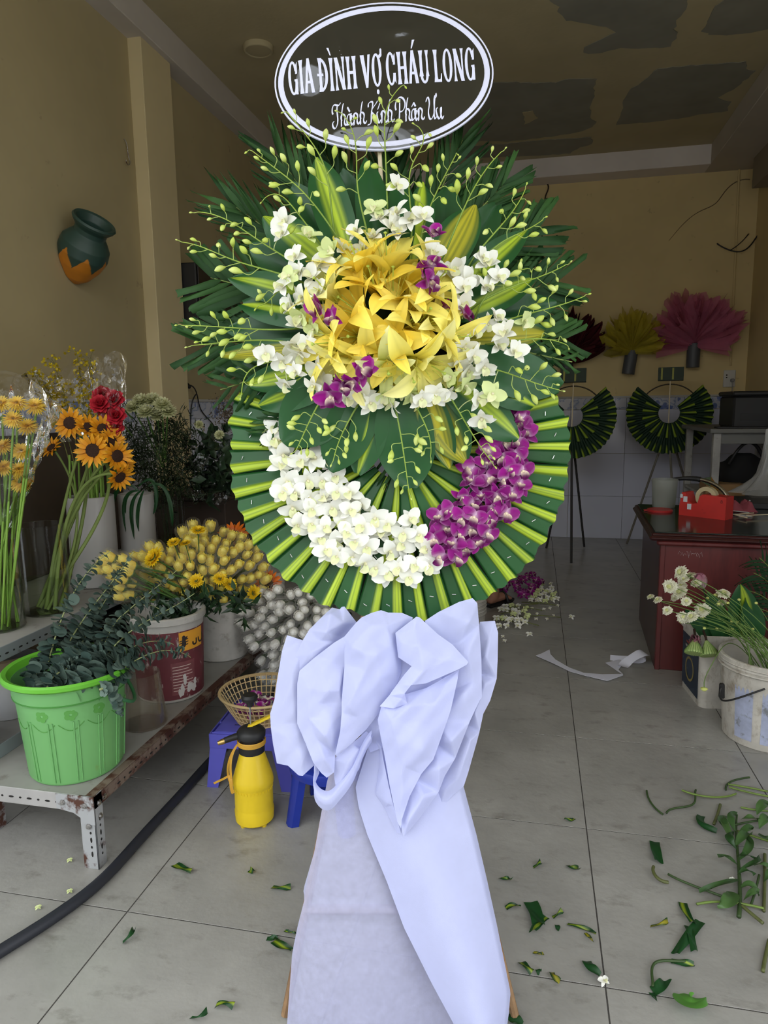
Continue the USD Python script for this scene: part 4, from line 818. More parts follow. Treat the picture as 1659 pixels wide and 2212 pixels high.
for k in range(6):
    a = -2.3+k*.52; P = []
    for j in range(9): b = a-.23+.46*j/8; zz = .195-.022*math.sin(math.pi*j/8); rr = (.141+(.160-.141)*zz/.235)*.95+.0008; P.append((rr*math.cos(b), rr*math.sin(b), zz))
    obj('scallop', tube(P, .0011, 4), mat('green_line', sr(84, 150, 66), .5), gb, smooth=True)
    b = a; fl = []
    if k in (1, 2, 3):
        for j in range(5): q = 2*math.pi*j/5; fl.append(Point(.010*math.cos(q), .010*math.sin(q)).buffer(.0085, 8))
        v, f = poly_mesh(unary_union(fl).difference(Point(0, 0).buffer(.004)), .0012); rr = (.141+(.160-.141)*.222/.235)*.95; v = np.stack([(rr-.0003+v[:, 2])*np.cos(b+v[:, 0]/rr), (rr-.0003+v[:, 2])*np.sin(b+v[:, 0]/rr), .222+v[:, 1]], 1); obj('flower_emblem', (v, f), mat('green_line', 0), gb)
pl = [(.178*math.cos(t), .178*math.sin(t), .285-.10*math.sin((t+.75)/2.0*math.pi)) for t in np.linspace(-.75, 1.25, 14)]
obj('handle', tube(pl, .0055, 8), mat('green_handle', sr(66, 130, 84), .5), gb, smooth=True)
# eucalyptus stems
m_euc = mat('eucalyptus_leaf', 'col', .6, transl=.08, specular_ior_level=.35)
EU = [([(95, 1470), (132, 1340), (172, 1260), (240, 1190)], 0.0, 'furthest left, arching over toward the white vase'), ([(120, 1470), (172, 1350), (232, 1270), (288, 1192)], .05, 'thick and straight, just left of the tallest yellow daisy'), ([(160, 1470), (208, 1330), (252, 1255), (276, 1205)], .12, 'leafy, in the upper middle of the bunch'),
      ([(190, 1470), (250, 1345), (330, 1275), (382, 1232)], .1, 'reaching up into the yellow flowers'), ([(210, 1470), (300, 1352), (372, 1312), (420, 1282)], .04, 'pale-stemmed, crossing in front of the yellow heads'), ([(205, 1480), (255, 1345), (300, 1308), (345, 1316)], .10, 'arched over in front of the leaves of the paint bucket'),
      ([(220, 1480), (300, 1392), (345, 1385), (375, 1392)], .02, 'short with round leaves, over the paint bucket rim'), ([(225, 1480), (310, 1418), (362, 1405), (412, 1420)], .0, 'thin and nearly leafless over the paint bucket label'), ([(215, 1490), (238, 1490), (252, 1515), (264, 1546)], -.17, 'hanging down over the bucket rim'),
      ([(100, 1490), (142, 1445), (180, 1438), (214, 1440)], -.10, 'thin and level just above the bucket rim'), ([(75, 1490), (78, 1455), (92, 1425), (118, 1385)], -.06, 'short at the left edge of the bucket'), ([(150, 1480), (170, 1400), (200, 1350), (215, 1310)], .06, 'dense with round leaves in the middle'),
      ([(170, 1485), (215, 1420), (235, 1370), (262, 1330)], .0, 'dense with round leaves right of the middle'), ([(185, 1490), (240, 1440), (285, 1420), (310, 1425)], -.04, 'with the largest round leaves at the right'), ([(150, 1490), (185, 1455), (215, 1410), (235, 1405)], -.08, 'broad-leaved at the front of the bucket'), ([(130, 1490), (140, 1450), (165, 1415), (190, 1385)], -.05, 'broad-leaved at the front left of the bucket'), ([(140, 1470), (190, 1340), (220, 1300), (240, 1270)], .14, 'half hidden at the back of the bunch')]
for k, (pts, dy, ph) in enumerate(EU):
    r = np.random.default_rng(900+k); st = spline(A(pts, float), 40); P = A([atY(q[0], q[1], 1.70+dy+.12*i/39) for i, q in enumerate(st)]); base = A([-1.365, 1.735, ZS+.02])+r.normal(0, .03, 3)*A([1, 1, 0])
    th = thing('eucalyptus_stem', 'grey-green eucalyptus stem '+ph, 'stem'); Q = np.vstack([spline([base, base*.5+P[0]*.5+A([0, 0, .02]), P[0]], 8)[:-1], P]) if k != 8 else P
    obj('stem', tube(Q, np.linspace(.0032, .0011, len(Q)), 6), mat('eucalyptus_twig', sr(150, 158, 104), .6), th, smooth=True)
    T = np.gradient(P, axis=0); T /= np.linalg.norm(T, axis=1, keepdims=True); n = 30
    for j in range(n):
        f = .06+.92*j/n; i = int(f*39); d = T[i]; a = unit(np.cross(d, r.normal(0, 1, 3))); R_ = np.interp(f, [0, .4, 1], [.021, .022, .010])*(1.3 if k in (11, 12, 13, 14, 15) else .5 if k == 8 else .9)*r.uniform(.8, 1.15)
        for s in (-1, 1):
            e = a*s; c = P[i]+e*R_*.95; nn = unit(d+e*.25*r.normal(0, 1)+r.normal(0, .18, 3)); u = unit(np.cross(nn, e)); w = np.cross(u, nn); ring_ = [c+u*R_*math.cos(t)*.95+w*R_*math.sin(t)+nn*.0025*math.cos(2*t) for t in np.linspace(0, 2*np.pi, 12, endpoint=False)]
            V = A(ring_+[c+nn*.002]); F = A([(q, (q+1) % 12, 12) for q in range(12)]); cc = mix(A(sr(60, 82, 76)), A(sr(116, 136, 124)), r.uniform(0, 1)); obj('leaf', (V, F), m_euc, th, smooth=True, col=np.tile(cc, (13, 1)))
# clear glass vases
m_glass = film('vase_glass', (.96, .97, .95), 1.33, .03, k=.35); m_glassd = film('vase_glass_dusty', (.97, .96, .93), 1.35, .05, haze=(.035, (.50, .46, .38)), k=.4); m_water = film('vase_water', (.90, .93, .86), 1.2, .03, k=.4, haze=(.04, (.2, .25, .12)))
gv = thing('glass_vase', 'empty dusty clear glass vase between the green bucket and the paint bucket', 'vase', loc=(-1.30, 2.02, ZS))
obj('body', vessel(.078, .062, .185, .003, n=48, belly=[(.08, .003), (.25, .0), (.6, -.001)]), m_glassd, gv, smooth=40)
# paint bucket, maroon label
pb = thing('paint_bucket', 'maroon-labelled paint bucket with dirty white rim holding yellow chrysanthemums', 'bucket', loc=(-1.345, 2.285, ZS))
m_dirty = mat('dirty_white_plastic', (.50, .48, .44), .6, var=(7, .75, 1.1), stain=(22, (.24, .21, .17), .56, .75))
m_mar = mat('maroon_label', sr(104, 44, 52), .6, var=(9, .8, 1.1), stain=(26, (.42, .36, .34), .585, .64, (1, 1, .45)))
obj('body', vessel(.120, .134, .325, .004, .010, .028, 48), m_dirty, pb, smooth=35)
def wrapl(r0, r1, z0, z1, h, a0, a1, dr, name, mt, par, n=24):
    V = []
    for z in (z0, z1):
        for j in range(n+1): a = a0+(a1-a0)*j/n; rr = r0+(r1-r0)*z/h+dr; V.append((rr*math.cos(a), rr*math.sin(a), z))
    k = n+1; F = [(j, j+1, k+j+1, k+j) for j in range(n)]; return obj(name, (A(V), A(F)), mt, par, smooth=True)
wrapl(.120, .134, .012, .272, .325, -3.2, .6, .0012, 'label', m_mar, pb, 48)
FACE = math.atan2(-2.285, 1.345)
wrapl(.120, .134, .195, .268, .325, FACE+.28, FACE+1.12, .0022, 'logo_patch', mat('logo_yellow', sr(226, 160, 44), .6), pb)
def wraptext(t, height, r0, r1, h, ac, z0, dr, name, mt, par, bold=True, dep=.0006):
    m_ = meshkit.text_mesh(t, height, dep, bold); v = np.array(m_.vertices); w = v[:, 0].max(); rr = r0+(r1-r0)*z0/h+dr
    v = np.stack([(rr+v[:, 2])*np.cos(ac+(v[:, 0]-w/2)/rr), (rr+v[:, 2])*np.sin(ac+(v[:, 0]-w/2)/rr), z0+v[:, 1]], 1); return obj(name, (v, m_.faces), mt, par)
m_ink = mat('black_ink', sr(40, 30, 26), .6); m_inkw = mat('pale_ink', sr(200, 176, 168), .7)
wraptext('JO', .038, .120, .134, .325, FACE+.93, .208, .0026, 'logo_letters', m_ink, pb)
zz = .230; rr = .120+.014*zz/.325+.0028; LG = []
for sh in (Point(0, .018).buffer(.0065), Polygon([(-.006, .016), (.006, .016), (.009, -.012), (0, -.022), (-.009, -.012)]), LineString([(-.016, .004), (.016, .010)]).buffer(.0016), LineString([(-.017, -.004), (.017, .0)]).buffer(.0016), LineString([(-.015, -.013), (.015, -.010)]).buffer(.0016), Polygon([(0, .016), (.016, .020), (.010, .006)])): LG.append(sh)
v, f = poly_mesh(unary_union(LG), .0005); v = np.stack([(rr+v[:, 2])*np.cos(FACE+.42+v[:, 0]/rr), (rr+v[:, 2])*np.sin(FACE+.42+v[:, 0]/rr), zz+v[:, 1]], 1); obj('bug_emblem', (v, f), m_ink, pb)
wraptext('D.Aj Co', .012, .120, .134, .325, FACE+.35, .172, .0016, 'label_print', m_inkw, pb, False)
wrapl(.120, .134, .03, .155, .325, FACE+.02, FACE+.75, .0018, 'text_panel', mat('label_panel', sr(122, 66, 70), .65, var=(30, .8, 1.15)), pb)
for j in range(9): wrapl(.120, .134, .045+.0115*j, .048+.0115*j, .325, FACE+.06, FACE+.06+rng.uniform(.45, .66), .0024, 'printed_line', m_inkw, pb, 14)
for j in range(7):
    c = A([rng.uniform(.25, .75), rng.uniform(.03, .10)]); pg = Polygon([(c[0]+.10*rng.uniform(.4, 1)*math.cos(t), c[1]+.026*rng.uniform(.4, 1)*math.sin(t)) for t in np.linspace(0, 6, 9)]).buffer(0)
    v, f = poly_mesh(pg, .0004); z_ = v[:, 1]; r_ = .120+.014*z_/.325+.003+v[:, 2]; obj('torn_patch', (np.stack([r_*np.cos(FACE+v[:, 0]), r_*np.sin(FACE+v[:, 0]), z_], 1), f), mat('torn_paper', (.55, .52, .5), .8), pb)
wk = thing('white_bucket', 'dirty whitish round bucket behind the paint bucket on the rack', 'bucket', loc=(-1.33, 2.70, ZS))
obj('body', vessel(.112, .128, .27, .004, .006, .016, 48), m_dirty, wk, smooth=35)
wk2 = thing('white_bucket', 'white bucket hidden behind the cloth bow holding the white chrysanthemums', 'bucket', loc=(-1.33, 3.15, ZS))
obj('body', vessel(.112, .128, .27, .004, .006, .016, 40), m_dirty, wk2, smooth=35)
# wrapped chrysanthemums
def net_kind(name, c0, c1, seed, opened=False):
    k = kind_of(name); r = np.random.default_rng(seed)
    V, F, C = [], [], []; n = 0
    for ring_, (cnt, rad, th, L) in enumerate(((14, .008, 1.25, .030), (12, .005, 1.4, .030), (9, .003, 1.5, .027)) if not opened else ((22, .006, .15, .030), (20, .005, .5, .026), (14, .004, .95, .020), (8, .002, 1.3, .014))):
        for j in range(cnt):
            v, f, s, t = petal(L*r.uniform(.9, 1.1), .010, P_SEP, th, .35 if not opened else -.15, .3, 4, 2); v = xf((v+A([0, rad, 0]), f), rotz(2*math.pi*(j+ring_*.4)/cnt+r.normal(0, .06)))[0]; V.append(v); F.append(f+n); n += len(v); C.append(mix(c0, c1, np.clip(s*1.1, 0, 1)))
    obj('flower_head', (np.vstack(V), np.vstack(F)), m_lily, k, smooth=True, col=np.vstack(C))
    if not opened: bb_ = ball((0, 0, .013), .0122, 2, (1, 1, 1.5)); obj('bud_core', bb_, m_lily, k, smooth=True, col=mix(c0, c1, np.clip((bb_[0][:, 2]+.006)/.04, 0, 1)))
    obj('calyx', lathe([(.0025, -.02), (.006, -.006), (.012, .002), (.011, .006), (0, .004)], 12), mat('calyx_green', sr(70, 100, 44), .6), k, smooth=True)
    obj('stem', tube([(0, 0, -.17), (0, .002, -.08), (0, 0, -.004)], .0025, 6), mat('mum_stem', sr(74, 108, 46), .6), k, smooth=True)
    return k
m_net = mat('net_sleeve', (.85, .80, .68), .6, transl=.4, alpha=.10, var=(70, .7, 1.2))
m_netw = mat('net_sleeve_white', (.88, .86, .86), .6, transl=.4, alpha=.16, var=(70, .8, 1.1))
sleeve = [(.006, -.045), (.012, -.02), (.0195, .006), (.0215, .018), (.019, .030), (.013, .036)]
Y1, Y2 = A(sr(255, 216, 72)), A(sr(255, 242, 124)); YK = net_kind('wrapped_yellow_chrysanthemum', Y1, Y2, 61); obj('net_sleeve', lathe(sleeve, 14), m_net, YK, smooth=True)
W1, W2 = A(sr(248, 242, 226)), A(sr(253, 252, 247)); WK = net_kind('wrapped_white_chrysanthemum', W1, W2, 62); obj('net_sleeve', lathe([(.012, -.085), (.007, -.045), (.012, -.02), (.0195, .006), (.0215, .018), (.020, .030), (.015, .035)], 14), m_netw, WK, smooth=True)
DK = net_kind('open_yellow_daisy', A(sr(236, 190, 30)), A(sr(250, 216, 40)), 63, True)
ys = poisson([(215, 1232), (245, 1200), (290, 1215), (330, 1190), (385, 1190), (400, 1150), (450, 1140), (500, 1165), (540, 1175), (568, 1250), (560, 1310), (500, 1300), (420, 1290), (395, 1290), (350, 1300), (270, 1290), (262, 1255)], 16.5, 31)
wsx = poisson([(505, 1330), (540, 1310), (560, 1285), (600, 1272), (700, 1290), (720, 1330), (690, 1420), (640, 1400), (600, 1470), (572, 1450), (560, 1400), (535, 1360)], 17, 33)
def toward(u, v, c, k=1.0):
    d = A([(u-c[0]), -(v-c[1])])/160.; r = RC[:, 0]*d[0]*k+RC[:, 1]*(d[1]*k)+RC[:, 2]*.75; return unit(r+rng.normal(0, .10, 3))
YL, WL = rowlabels(ys, 17), rowlabels(wsx, 17)
for i, q in enumerate(ys):
    dpt = np.hypot((q[0]-430)/170, (q[1]-1230)/75); Y_ = 2.47+.10*dpt**2-(.12 if q[0] < 300 else 0)+rng.uniform(-.02, .02)+(q[0]-430)*.0011
    d = toward(q[0], q[1], (410, 1330)); x, y, z = look(d); copy_of(YK, 'wrapped_chrysanthemum', frame(atY(q[0], q[1], Y_), x, y, z, rng.uniform(1.35, 1.6)), 'net-wrapped yellow chrysanthemum bud, '+YL[i], 'flower', 'net-wrapped yellow chrysanthemums')
for (u, v, s, ph) in ((332, 1205, 1.35, 'largest and fully open, left of the dense yellow buds'), (428, 1146, .9, 'at the very top of the yellow buds'), (375, 1172, .8, 'small, above a dark gap in the yellow buds'), (400, 1174, .7, 'tiny, right beside the small one over the dark gap'), (424, 1255, .95, 'facing out among the front yellow buds'), (475, 1250, .9, 'facing the leaf collar among the yellow buds'), (496, 1262, .9, 'low at the right of the yellow buds'), (548, 1282, 1.05, 'ragged, at the lower right end of the yellow buds')):
    x, y, z = look(toward(u, v, (410, 1330))); copy_of(DK, 'yellow_daisy', frame(atY(u, v, 2.40+(u-400)*.0011), x, y, z, s), 'open yellow chrysanthemum '+ph, 'flower')
for i, q in enumerate(wsx):
    dpt = np.hypot((q[0]-620)/110, (q[1]-1360)/95); d = toward(q[0], q[1], (660, 1330), .9); x, y, z = look(d)
    copy_of(WK, 'wrapped_chrysanthemum', frame(atY(q[0], q[1], 2.58+.10*dpt**2+rng.uniform(-.02, .02)), x, y, z, rng.uniform(1.3, 1.6)), 'net-wrapped cream chrysanthemum bud, '+WL[i], 'flower', 'net-wrapped white chrysanthemums')
# leafy greens below the yellow heads
def leaf_stuff(name, label, cat, pts, n, L, W, c0, c1, seed, spread=.05, down=0.0, kind='stuff', mt=None, nseg=3):
    """uncountable small leaves round 3-D points"""
    r = np.random.default_rng(seed); V, F, C = [], [], []; k = 0; pts = A(pts)
    for i in range(n):
        p = pts[r.integers(len(pts))]+r.normal(0, spread, 3); d = unit(r.normal(0, 1, 3)+A([0, 0, .6-down])); u = unit(np.cross(d, r.normal(0, 1, 3))); nn = np.cross(u, d); l, w = L*r.uniform(.6, 1.3), W*r.uniform(.7, 1.2)
        Q = [p, p+d*l*.4+u*w/2+nn*l*.05, p+d*l-nn*l*.10, p+d*l*.4-u*w/2+nn*l*.05]; V += Q; F += [(k, k+1, k+2), (k, k+2, k+3)]; k += 4; C += [c0+(c1-c0)*r.uniform()]*4
    o = obj(name, (A(V), A(F)), mt or m_leaf, None, smooth=True, col=A(C)); return tag(o, label, cat, None, kind)
G1, G2 = A(sr(22, 40, 28)), A(sr(56, 84, 52))
leaf_stuff('chrysanthemum_foliage', 'dark green leaves crowding under the yellow chrysanthemums', 'foliage', [atY(u, v, 2.40) for u, v in ((340, 1310), (380, 1315), (420, 1310), (460, 1305), (400, 1330), (520, 1305))]+[atY(u, v, 2.62) for u, v in ((300, 1280), (400, 1270), (480, 1260))], 420, .055, .022, G1, G2, 41, .028, .5)
# two orange sunflowers behind, sunflowers in the vase
SF1, SF2, SFO = A(sr(236, 150, 24)), A(sr(250, 184, 44)), A(sr(244, 128, 20))
def sunflower(u, v, Y_, face, size, base, label, orange=False, seed=0, via=None):
    r = np.random.default_rng(seed); c = atY(u, v, Y_); x, y, z = look(face); th = thing('sunflower', label, 'flower'); M = frame(c, x, y, z, size); a0_, b0_ = (SF1, SF2) if not orange else (A(sr(226, 104, 16)), SFO)
    for j in range(26):
        vv, f, s, t = petal(.036*r.uniform(.85, 1.1), .0125, P_SEP, .25+.3*(j % 2)+r.normal(0, .12), -.3, .25, 4, 2); vv = xf((vv+A([0, .019, .004*(j % 2)]), f), rotz(2*math.pi*j/26+r.normal(0, .05)))[0]
        obj('petal', xf((vv, f), M), m_lily, th, smooth=True, col=mix(a0_, b0_, s)*r.uniform(.85, 1.05))
    obj('disc', xf(lathe([(0, .009), (.010, .008), (.018, .0075), (.022, .004), (.022, -.002), (0, -.004)], 24), M), mat('seed_disc', sr(52, 30, 18), .9, var=(300, .5, 1.6), bump=(500, .6, .003)), th, smooth=40)
    obj('calyx', xf(lathe([(.003, -.022), (.012, -.012), (.022, -.006), (.024, -.001), (0, .0)], 18), M), mat('sunflower_calyx', sr(70, 108, 44), .7), th, smooth=True)
    for j in range(8):
        vv, f, s, t = petal(.024, .011, P_SEP, .1, .5, .2, 3, 2); obj('bract', xf(xf((vv+A([0, .016, -.008]), f), rotz(2*math.pi*j/8)), M), m_leaf, th, smooth=True, col=np.tile(A(sr(74, 118, 50)), (len(vv), 1)))
    if base is not None:
        P = spline([A(base)]+([A(w) for w in via] if via else [])+[c-z*.10*size-A([0, 0, .04]), c-z*.022*size], 26); obj('stem', tube(P, np.linspace(.0075, .0045, 26)*size, 8), mat('sunflower_stem', sr(128, 148, 78), .6, var=(20, .85, 1.1)), th, smooth=True)
    return th
vb = A([-1.735, 2.13, ZU]); toC = -unit(A([-1.7, 2.1, 0]))
SFL = [(152, 914, (.35, -.9, .1), 1.050, 'highest, turned half away to the left of the rest', 0), (201, 973, (.25, -.95, .1), 1.134, 'facing the viewer with its whole dark disc in view', -.02), (192, 925, (.7, -.2, .5), 1.008, 'seen from behind, its green calyx to the viewer', .02), (222, 928, (.8, -.45, .3), 1.008, 'in the back row right of the highest one', .05), (240, 955, (.85, -.5, .1), 0.966, 'small, in the back row beside the red roses', .06), (252, 985, (.95, -.3, .0), 1.050, 'turned right in profile, upper of the two', .0), (262, 1000, (.97, -.1, .05), 1.008, 'furthest right behind the profile one', .05), (258, 1030, (.9, -.2, -.5), 1.008, 'nodding lowest on the right', -.01), (112, 968, (-.2, -.6, .7), 0.840, 'pale and drooping at the left of the vase', .05)]
for k, (u, v, fc, s, ph, dy) in enumerate(SFL):
    b = vb+A([rng.uniform(-.055, .045), rng.uniform(-.04, .04), .012]); sunflower(u, v, 2.12+dy, A(fc)+RC[:, 2]*.15, s, b, 'sunflower '+ph, False, 80+k)
sunflower(505, 1158, 2.75, A([.1, -.5, .8]), 1.35, None, 'orange sunflower rising behind the yellow buds at the collar edge', True, 95)
sunflower(578, 1262, 2.7, A([.5, -.8, .3]), 1.15, None, 'orange sunflower half hidden between yellow and white buds', True, 96)
def gvase(c, r, h, label, water=.5):
    th = thing('glass_vase', label, 'vase', loc=c); obj('body', vessel(r, r, h, .003, n=48), m_glass, th, smooth=40); obj('water', lathe([(0, .008), (r-.006, .008), (r-.006, h*water), (0, h*water)], 32), m_water, th); return th
gvase(vb, .083, .325, 'clear glass cylinder vase with sunflower stems on the upper shelf', .38)
va = A([-1.765, 1.935, ZU]); gvase(va, .080, .31, 'clear glass cylinder vase with yellow gerbera stems at the left picture edge', .5)
m_white = mat('white_ceramic', (.50, .49, .48), .3, var=(3, .95, 1.03))
for c, r, h, lb in (((-1.80, 2.52, ZU), .094, .375, 'white cylinder vase standing right behind the sunflower stems'), ((-1.715, 2.72, ZU), .076, .36, 'narrower white cylinder vase with dark strap leaves hanging over it')):
    th = thing('white_vase', lb, 'vase', loc=c); obj('body', vessel(r, r, h, .005, n=56), m_white, th, smooth=40)
# yellow gerberas in cellophane
def gerbera(u, v, Y_, face, label, seed, base, s=1.0):
    r = np.random.default_rng(seed); c = atY(u, v, Y_); x, y, z = look(face); M = frame(c, x, y, z, s); th = thing('gerbera', label, 'flower')
    V, F, C = [], [], []; n = 0
    for q, (cnt, th0, L, zz_) in enumerate(((26, -.35, .030, 0), (24, -.1, .030, .003), (20, .25, .026, .006), (14, .7, .018, .008))):
        for j in range(cnt):
            vv, f, ss, t = petal(L, .006, P_SEP, th0+r.normal(0, .1), -.25, .2, 3, 2); vv = xf((vv+A([0, .006, zz_]), f), rotz(2*math.pi*(j+.5*q)/cnt))[0]; V.append(vv); F.append(f+n); n += len(vv); C.append(mix(A(sr(244, 196, 64)), A(sr(252, 226, 100)), ss))
    obj('flower_head', xf((np.vstack(V), np.vstack(F)), M), m_lily, th, smooth=True, col=np.vstack(C)); obj('calyx', xf(lathe([(.003, -.02), (.010, -.010), (.014, -.004), (0, 0)], 14), M), mat('calyx_green', 0), th, smooth=True)
    P = spline([A(base), A(base)*.5+c*.5+A([0, 0, .0]), c-z*.02], 20); obj('stem', tube(P, .0038, 6), mat('gerbera_stem', sr(122, 160, 62), .5), th, smooth=True)
GE = [(37, 872, 'uppermost, under the cellophane edge'), (76, 878, 'top right, seen from the side'), (28, 906, 'left in the second row'), (60, 922, 'right in the second row'), (46, 975, 'alone in the middle of the bundle'), (42, 1015, 'small, below the middle one'), (44, 1045, 'lowest of the bundle'), (8, 965, 'at the picture edge, upper'), (10, 1010, 'at the picture edge, lower'), (3, 872, 'cut off at the top left picture edge')]
for k, (u, v, ph) in enumerate(GE): gerbera(u, v, 1.93+rng.uniform(-.03, .04), A([.25+rng.normal(0, .15), -.45, .75]), 'yellow gerbera '+ph, 120+k, va+A([rng.uniform(-.055, .055), rng.uniform(-.05, .05), .012]), 1.02)
for k in range(13): 
    b = va+A([rng.uniform(-.06, .06), rng.uniform(-.06, .06), .01]); t = A([b[0]*.5+va[0]*.5+rng.normal(0, .02), va[1]+rng.normal(0, .02), ZU+rng.uniform(.5, .62)]); o = obj('gerbera_stalk', tube(spline([b, (b+t)/2+rng.normal(0, .008, 3), t], 10), .0038, 6), mat('gerbera_stem', 0), None, smooth=True, label='bare green gerbera stalk in the glass vase at the left picture edge', cat='stalk', group='bare gerbera stalks')
m_cello = film('cellophane', (.97, .97, .97), 1.42, .08, crinkle=26)
def sleeve_of(name, label, base, top, r0, r1, seed, open_=True):
    r = np.random.default_rng(seed); base, top = A(base), A(top); ax = unit(top-base); x, y, z = look(ax, (0, 1, 0)); n, m_ = 26, 12; V = []
    for i in range(m_+1):
        f = i/m_; rr = r0+(r1-r0)*f**.8
        for j in range(n): a = 2*math.pi*j/n; k = rr*(1+.16*math.sin(3*a+seed)*f+.10*math.sin(7*a+i*.9+seed)+.05*r.normal()); V.append(base+(top-base)*f+(x*math.cos(a)*1.1+y*math.sin(a)*.75)*k+ax*.03*f*math.sin(2*a+seed))
    F = [(i*n+j, i*n+(j+1) % n, (i+1)*n+(j+1) % n, (i+1)*n+j) for i in range(m_) for j in range(n)]; o = obj(name, (A(V), A(F)), m_cello, None, smooth=False); return tag(o, label, 'wrapping')
sleeve_of('cellophane_sleeve', 'crinkled clear cellophane around the yellow gerberas at the left edge', va+A([0, 0, .36]), atY(48, 842, 1.93), .060, .125, 3)
sleeve_of('cellophane_sleeve', 'clear cellophane tube standing up around the red roses', atY(238, 950, 2.22), atY(230, 775, 2.22), .048, .058, 5)
sleeve_of('cellophane_sleeve', 'clear cellophane cone around the yellow dancing orchids', atY(165, 950, 2.45), atY(130, 800, 2.45), .05, .125, 8)
sleeve_of('cellophane_sleeve', 'clear cellophane around the dark leafy bunch beside the leaf collar', atY(455, 1085, 3.1), atY(462, 930, 3.1), .07, .13, 9)
# red roses
def rose(c, face, s, label, seed):
    r = np.random.default_rng(seed); x, y, z = look(face); M = frame(c, x, y, z, s); th = thing('red_rose', label, 'flower', group=None)
    for q, (cnt, rad, th0, L, W) in enumerate(((3, .003, 1.45, .024, .020), (5, .006, 1.2, .027, .024), (5, .009, .85, .030, .028), (6, .010, .45, .031, .030), (6, .010, .10, .030, .030))):
        for j in range(cnt): vv, f, ss, t = petal(L, W, P_ROUND, th0, .25 if th0 > 1 else -.3, .35, 5, 4, ruffle=.3, seed=j); vv = xf((vv+A([0, rad*.6, 0]), f), rotz(2*math.pi*(j+.37*q)/cnt))[0]; obj('petal', xf((vv, f), M), m_petal, th, smooth=True, col=mix(A(sr(150, 14, 30)), A(sr(206, 50, 66)), ss))
    obj('stem', tube([c-z*.002, c-z*.09, c-z*.18], .003, 6), mat('mum_stem', 0), th, smooth=True)
for k, (u, v, ph) in enumerate(((222, 862, 'upper left of the wrapped bunch'), (248, 870, 'upper right of the wrapped bunch'), (232, 893, 'in the middle of the wrapped bunch'), (252, 905, 'middle right of the wrapped bunch'), (246, 930, 'lowest of the wrapped bunch'), (217, 880, 'left of the wrapped bunch'))): rose(atY(u, v-6, 2.20+rng.uniform(-.02, .02)), A([.3, -.9, .35])+rng.normal(0, .15, 3), 1.05, 'red rose '+ph, 140+k)
# yellow dancing orchids: four branching sprays
for k, (b, t) in enumerate((((150, 1000), (70, 800)), ((170, 1000), (112, 775)), ((180, 1000), (165, 760)), ((190, 1000), (195, 775)), ((160, 1000), (95, 830)))):
    r = np.random.default_rng(160+k); P = spline([atY(*b, 2.45), atY((b[0]+t[0])/2+8, (b[1]+t[1])/2, 2.45), atY(*t, 2.40)], 24); th = thing('dancing_orchid', 'thin branching spray of tiny yellow orchids '+('bending furthest left', 'left of the middle', 'standing tallest', 'beside the red roses', 'low behind the gerberas')[k], 'flower spray')
    tb = [tube(P, np.linspace(.002, .0008, 24), 5)]; V, F, C = [], [], []; n = 0
    for i in range(10, 24):
        for j in range(5):
            e = P[i]+unit(r.normal(0, 1, 3))*A([1, .8, .8])*r.uniform(.012, .045); tb.append(tube([P[i], (P[i]+e)/2+A([0, 0, .004]), e], .0005, 3)); 
            for q in range(3): d = unit(r.normal(0, 1, 3)); u_ = unit(np.cross(d, r.normal(0, 1, 3))); V += [e, e+d*.006+u_*.006, e+d*.012, e+d*.006-u_*.006]; F += [(n, n+1, n+2), (n, n+2, n+3)]; n += 4; C += [A(sr(214, 188, 30))*r.uniform(.6, 1)]*4
    obj('stem', join(tb), mat('orchid_twig', sr(104, 106, 44), .6), th, smooth=True); tag(obj('florets', (A(V), A(F)), m_petal, th, col=A(C), smooth=False), kind='stuff')
for k in range(16):
    b = A([-1.80, 2.52, ZU+.05])+A([rng.uniform(-.07, .07), rng.uniform(-.07, .07), 0]); t = A([b[0]+rng.normal(.02, .02), b[1]-.02, ZU+rng.uniform(.52, .62)]); obj('cut_stalk', tube(spline([b, (b+t)/2, t], 8), .0048, 6), mat('gerbera_stem', 0), None, smooth=True, label='thick green stalk packed upright in the white vase behind the sunflowers', cat='stalk', group='upright stalks in the wider white vase')
# cream chrysanthemums and dark greens of the narrow white vase
CK = kind_of('cream_chrysanthemum'); V, F, C = [], [], []; n = 0; r = np.random.default_rng(66)
for q, (cnt, th0, L) in enumerate(((20, -.2, .040), (20, .2, .040), (18, .6, .036), (14, 1.0, .030), (9, 1.35, .024))):
    for j in range(cnt): vv, f, ss, t = petal(L, .011, P_SEP, th0, .6, .4, 4, 2); vv = xf((vv+A([0, .005, .002*q]), f), rotz(2*math.pi*(j+.4*q)/cnt+r.normal(0, .08)))[0]; V.append(vv); F.append(f+n); n += len(vv); C.append(mix(A(sr(176, 180, 120)), A(sr(226, 226, 186)), ss))
obj('flower_head', (np.vstack(V), np.vstack(F)), m_petal, CK, smooth=True, col=np.vstack(C)); obj('stem', tube([(0, 0, -.30), (0, .003, -.15), (0, 0, 0)], .0035, 6), mat('mum_stem', 0), CK, smooth=True)
for k, (u, v, ph) in enumerate(((288, 882, 'at the left end'), (305, 868, 'second from the left, high'), (330, 866, 'high in the middle'), (350, 876, 'high on the right'), (362, 890, 'at the right end'), (340, 898, 'low on the right'), (315, 892, 'low in the middle'))):
    x, y, z = look(A([.15+(u-325)*.006, -.5, .8])); copy_of(CK, 'cream_chrysanthemum', frame(atY(u, v, 2.80+.02*(k % 3)), x, y, z, 1.0), 'cream chrysanthemum head of the round cluster, '+ph, 'flower')
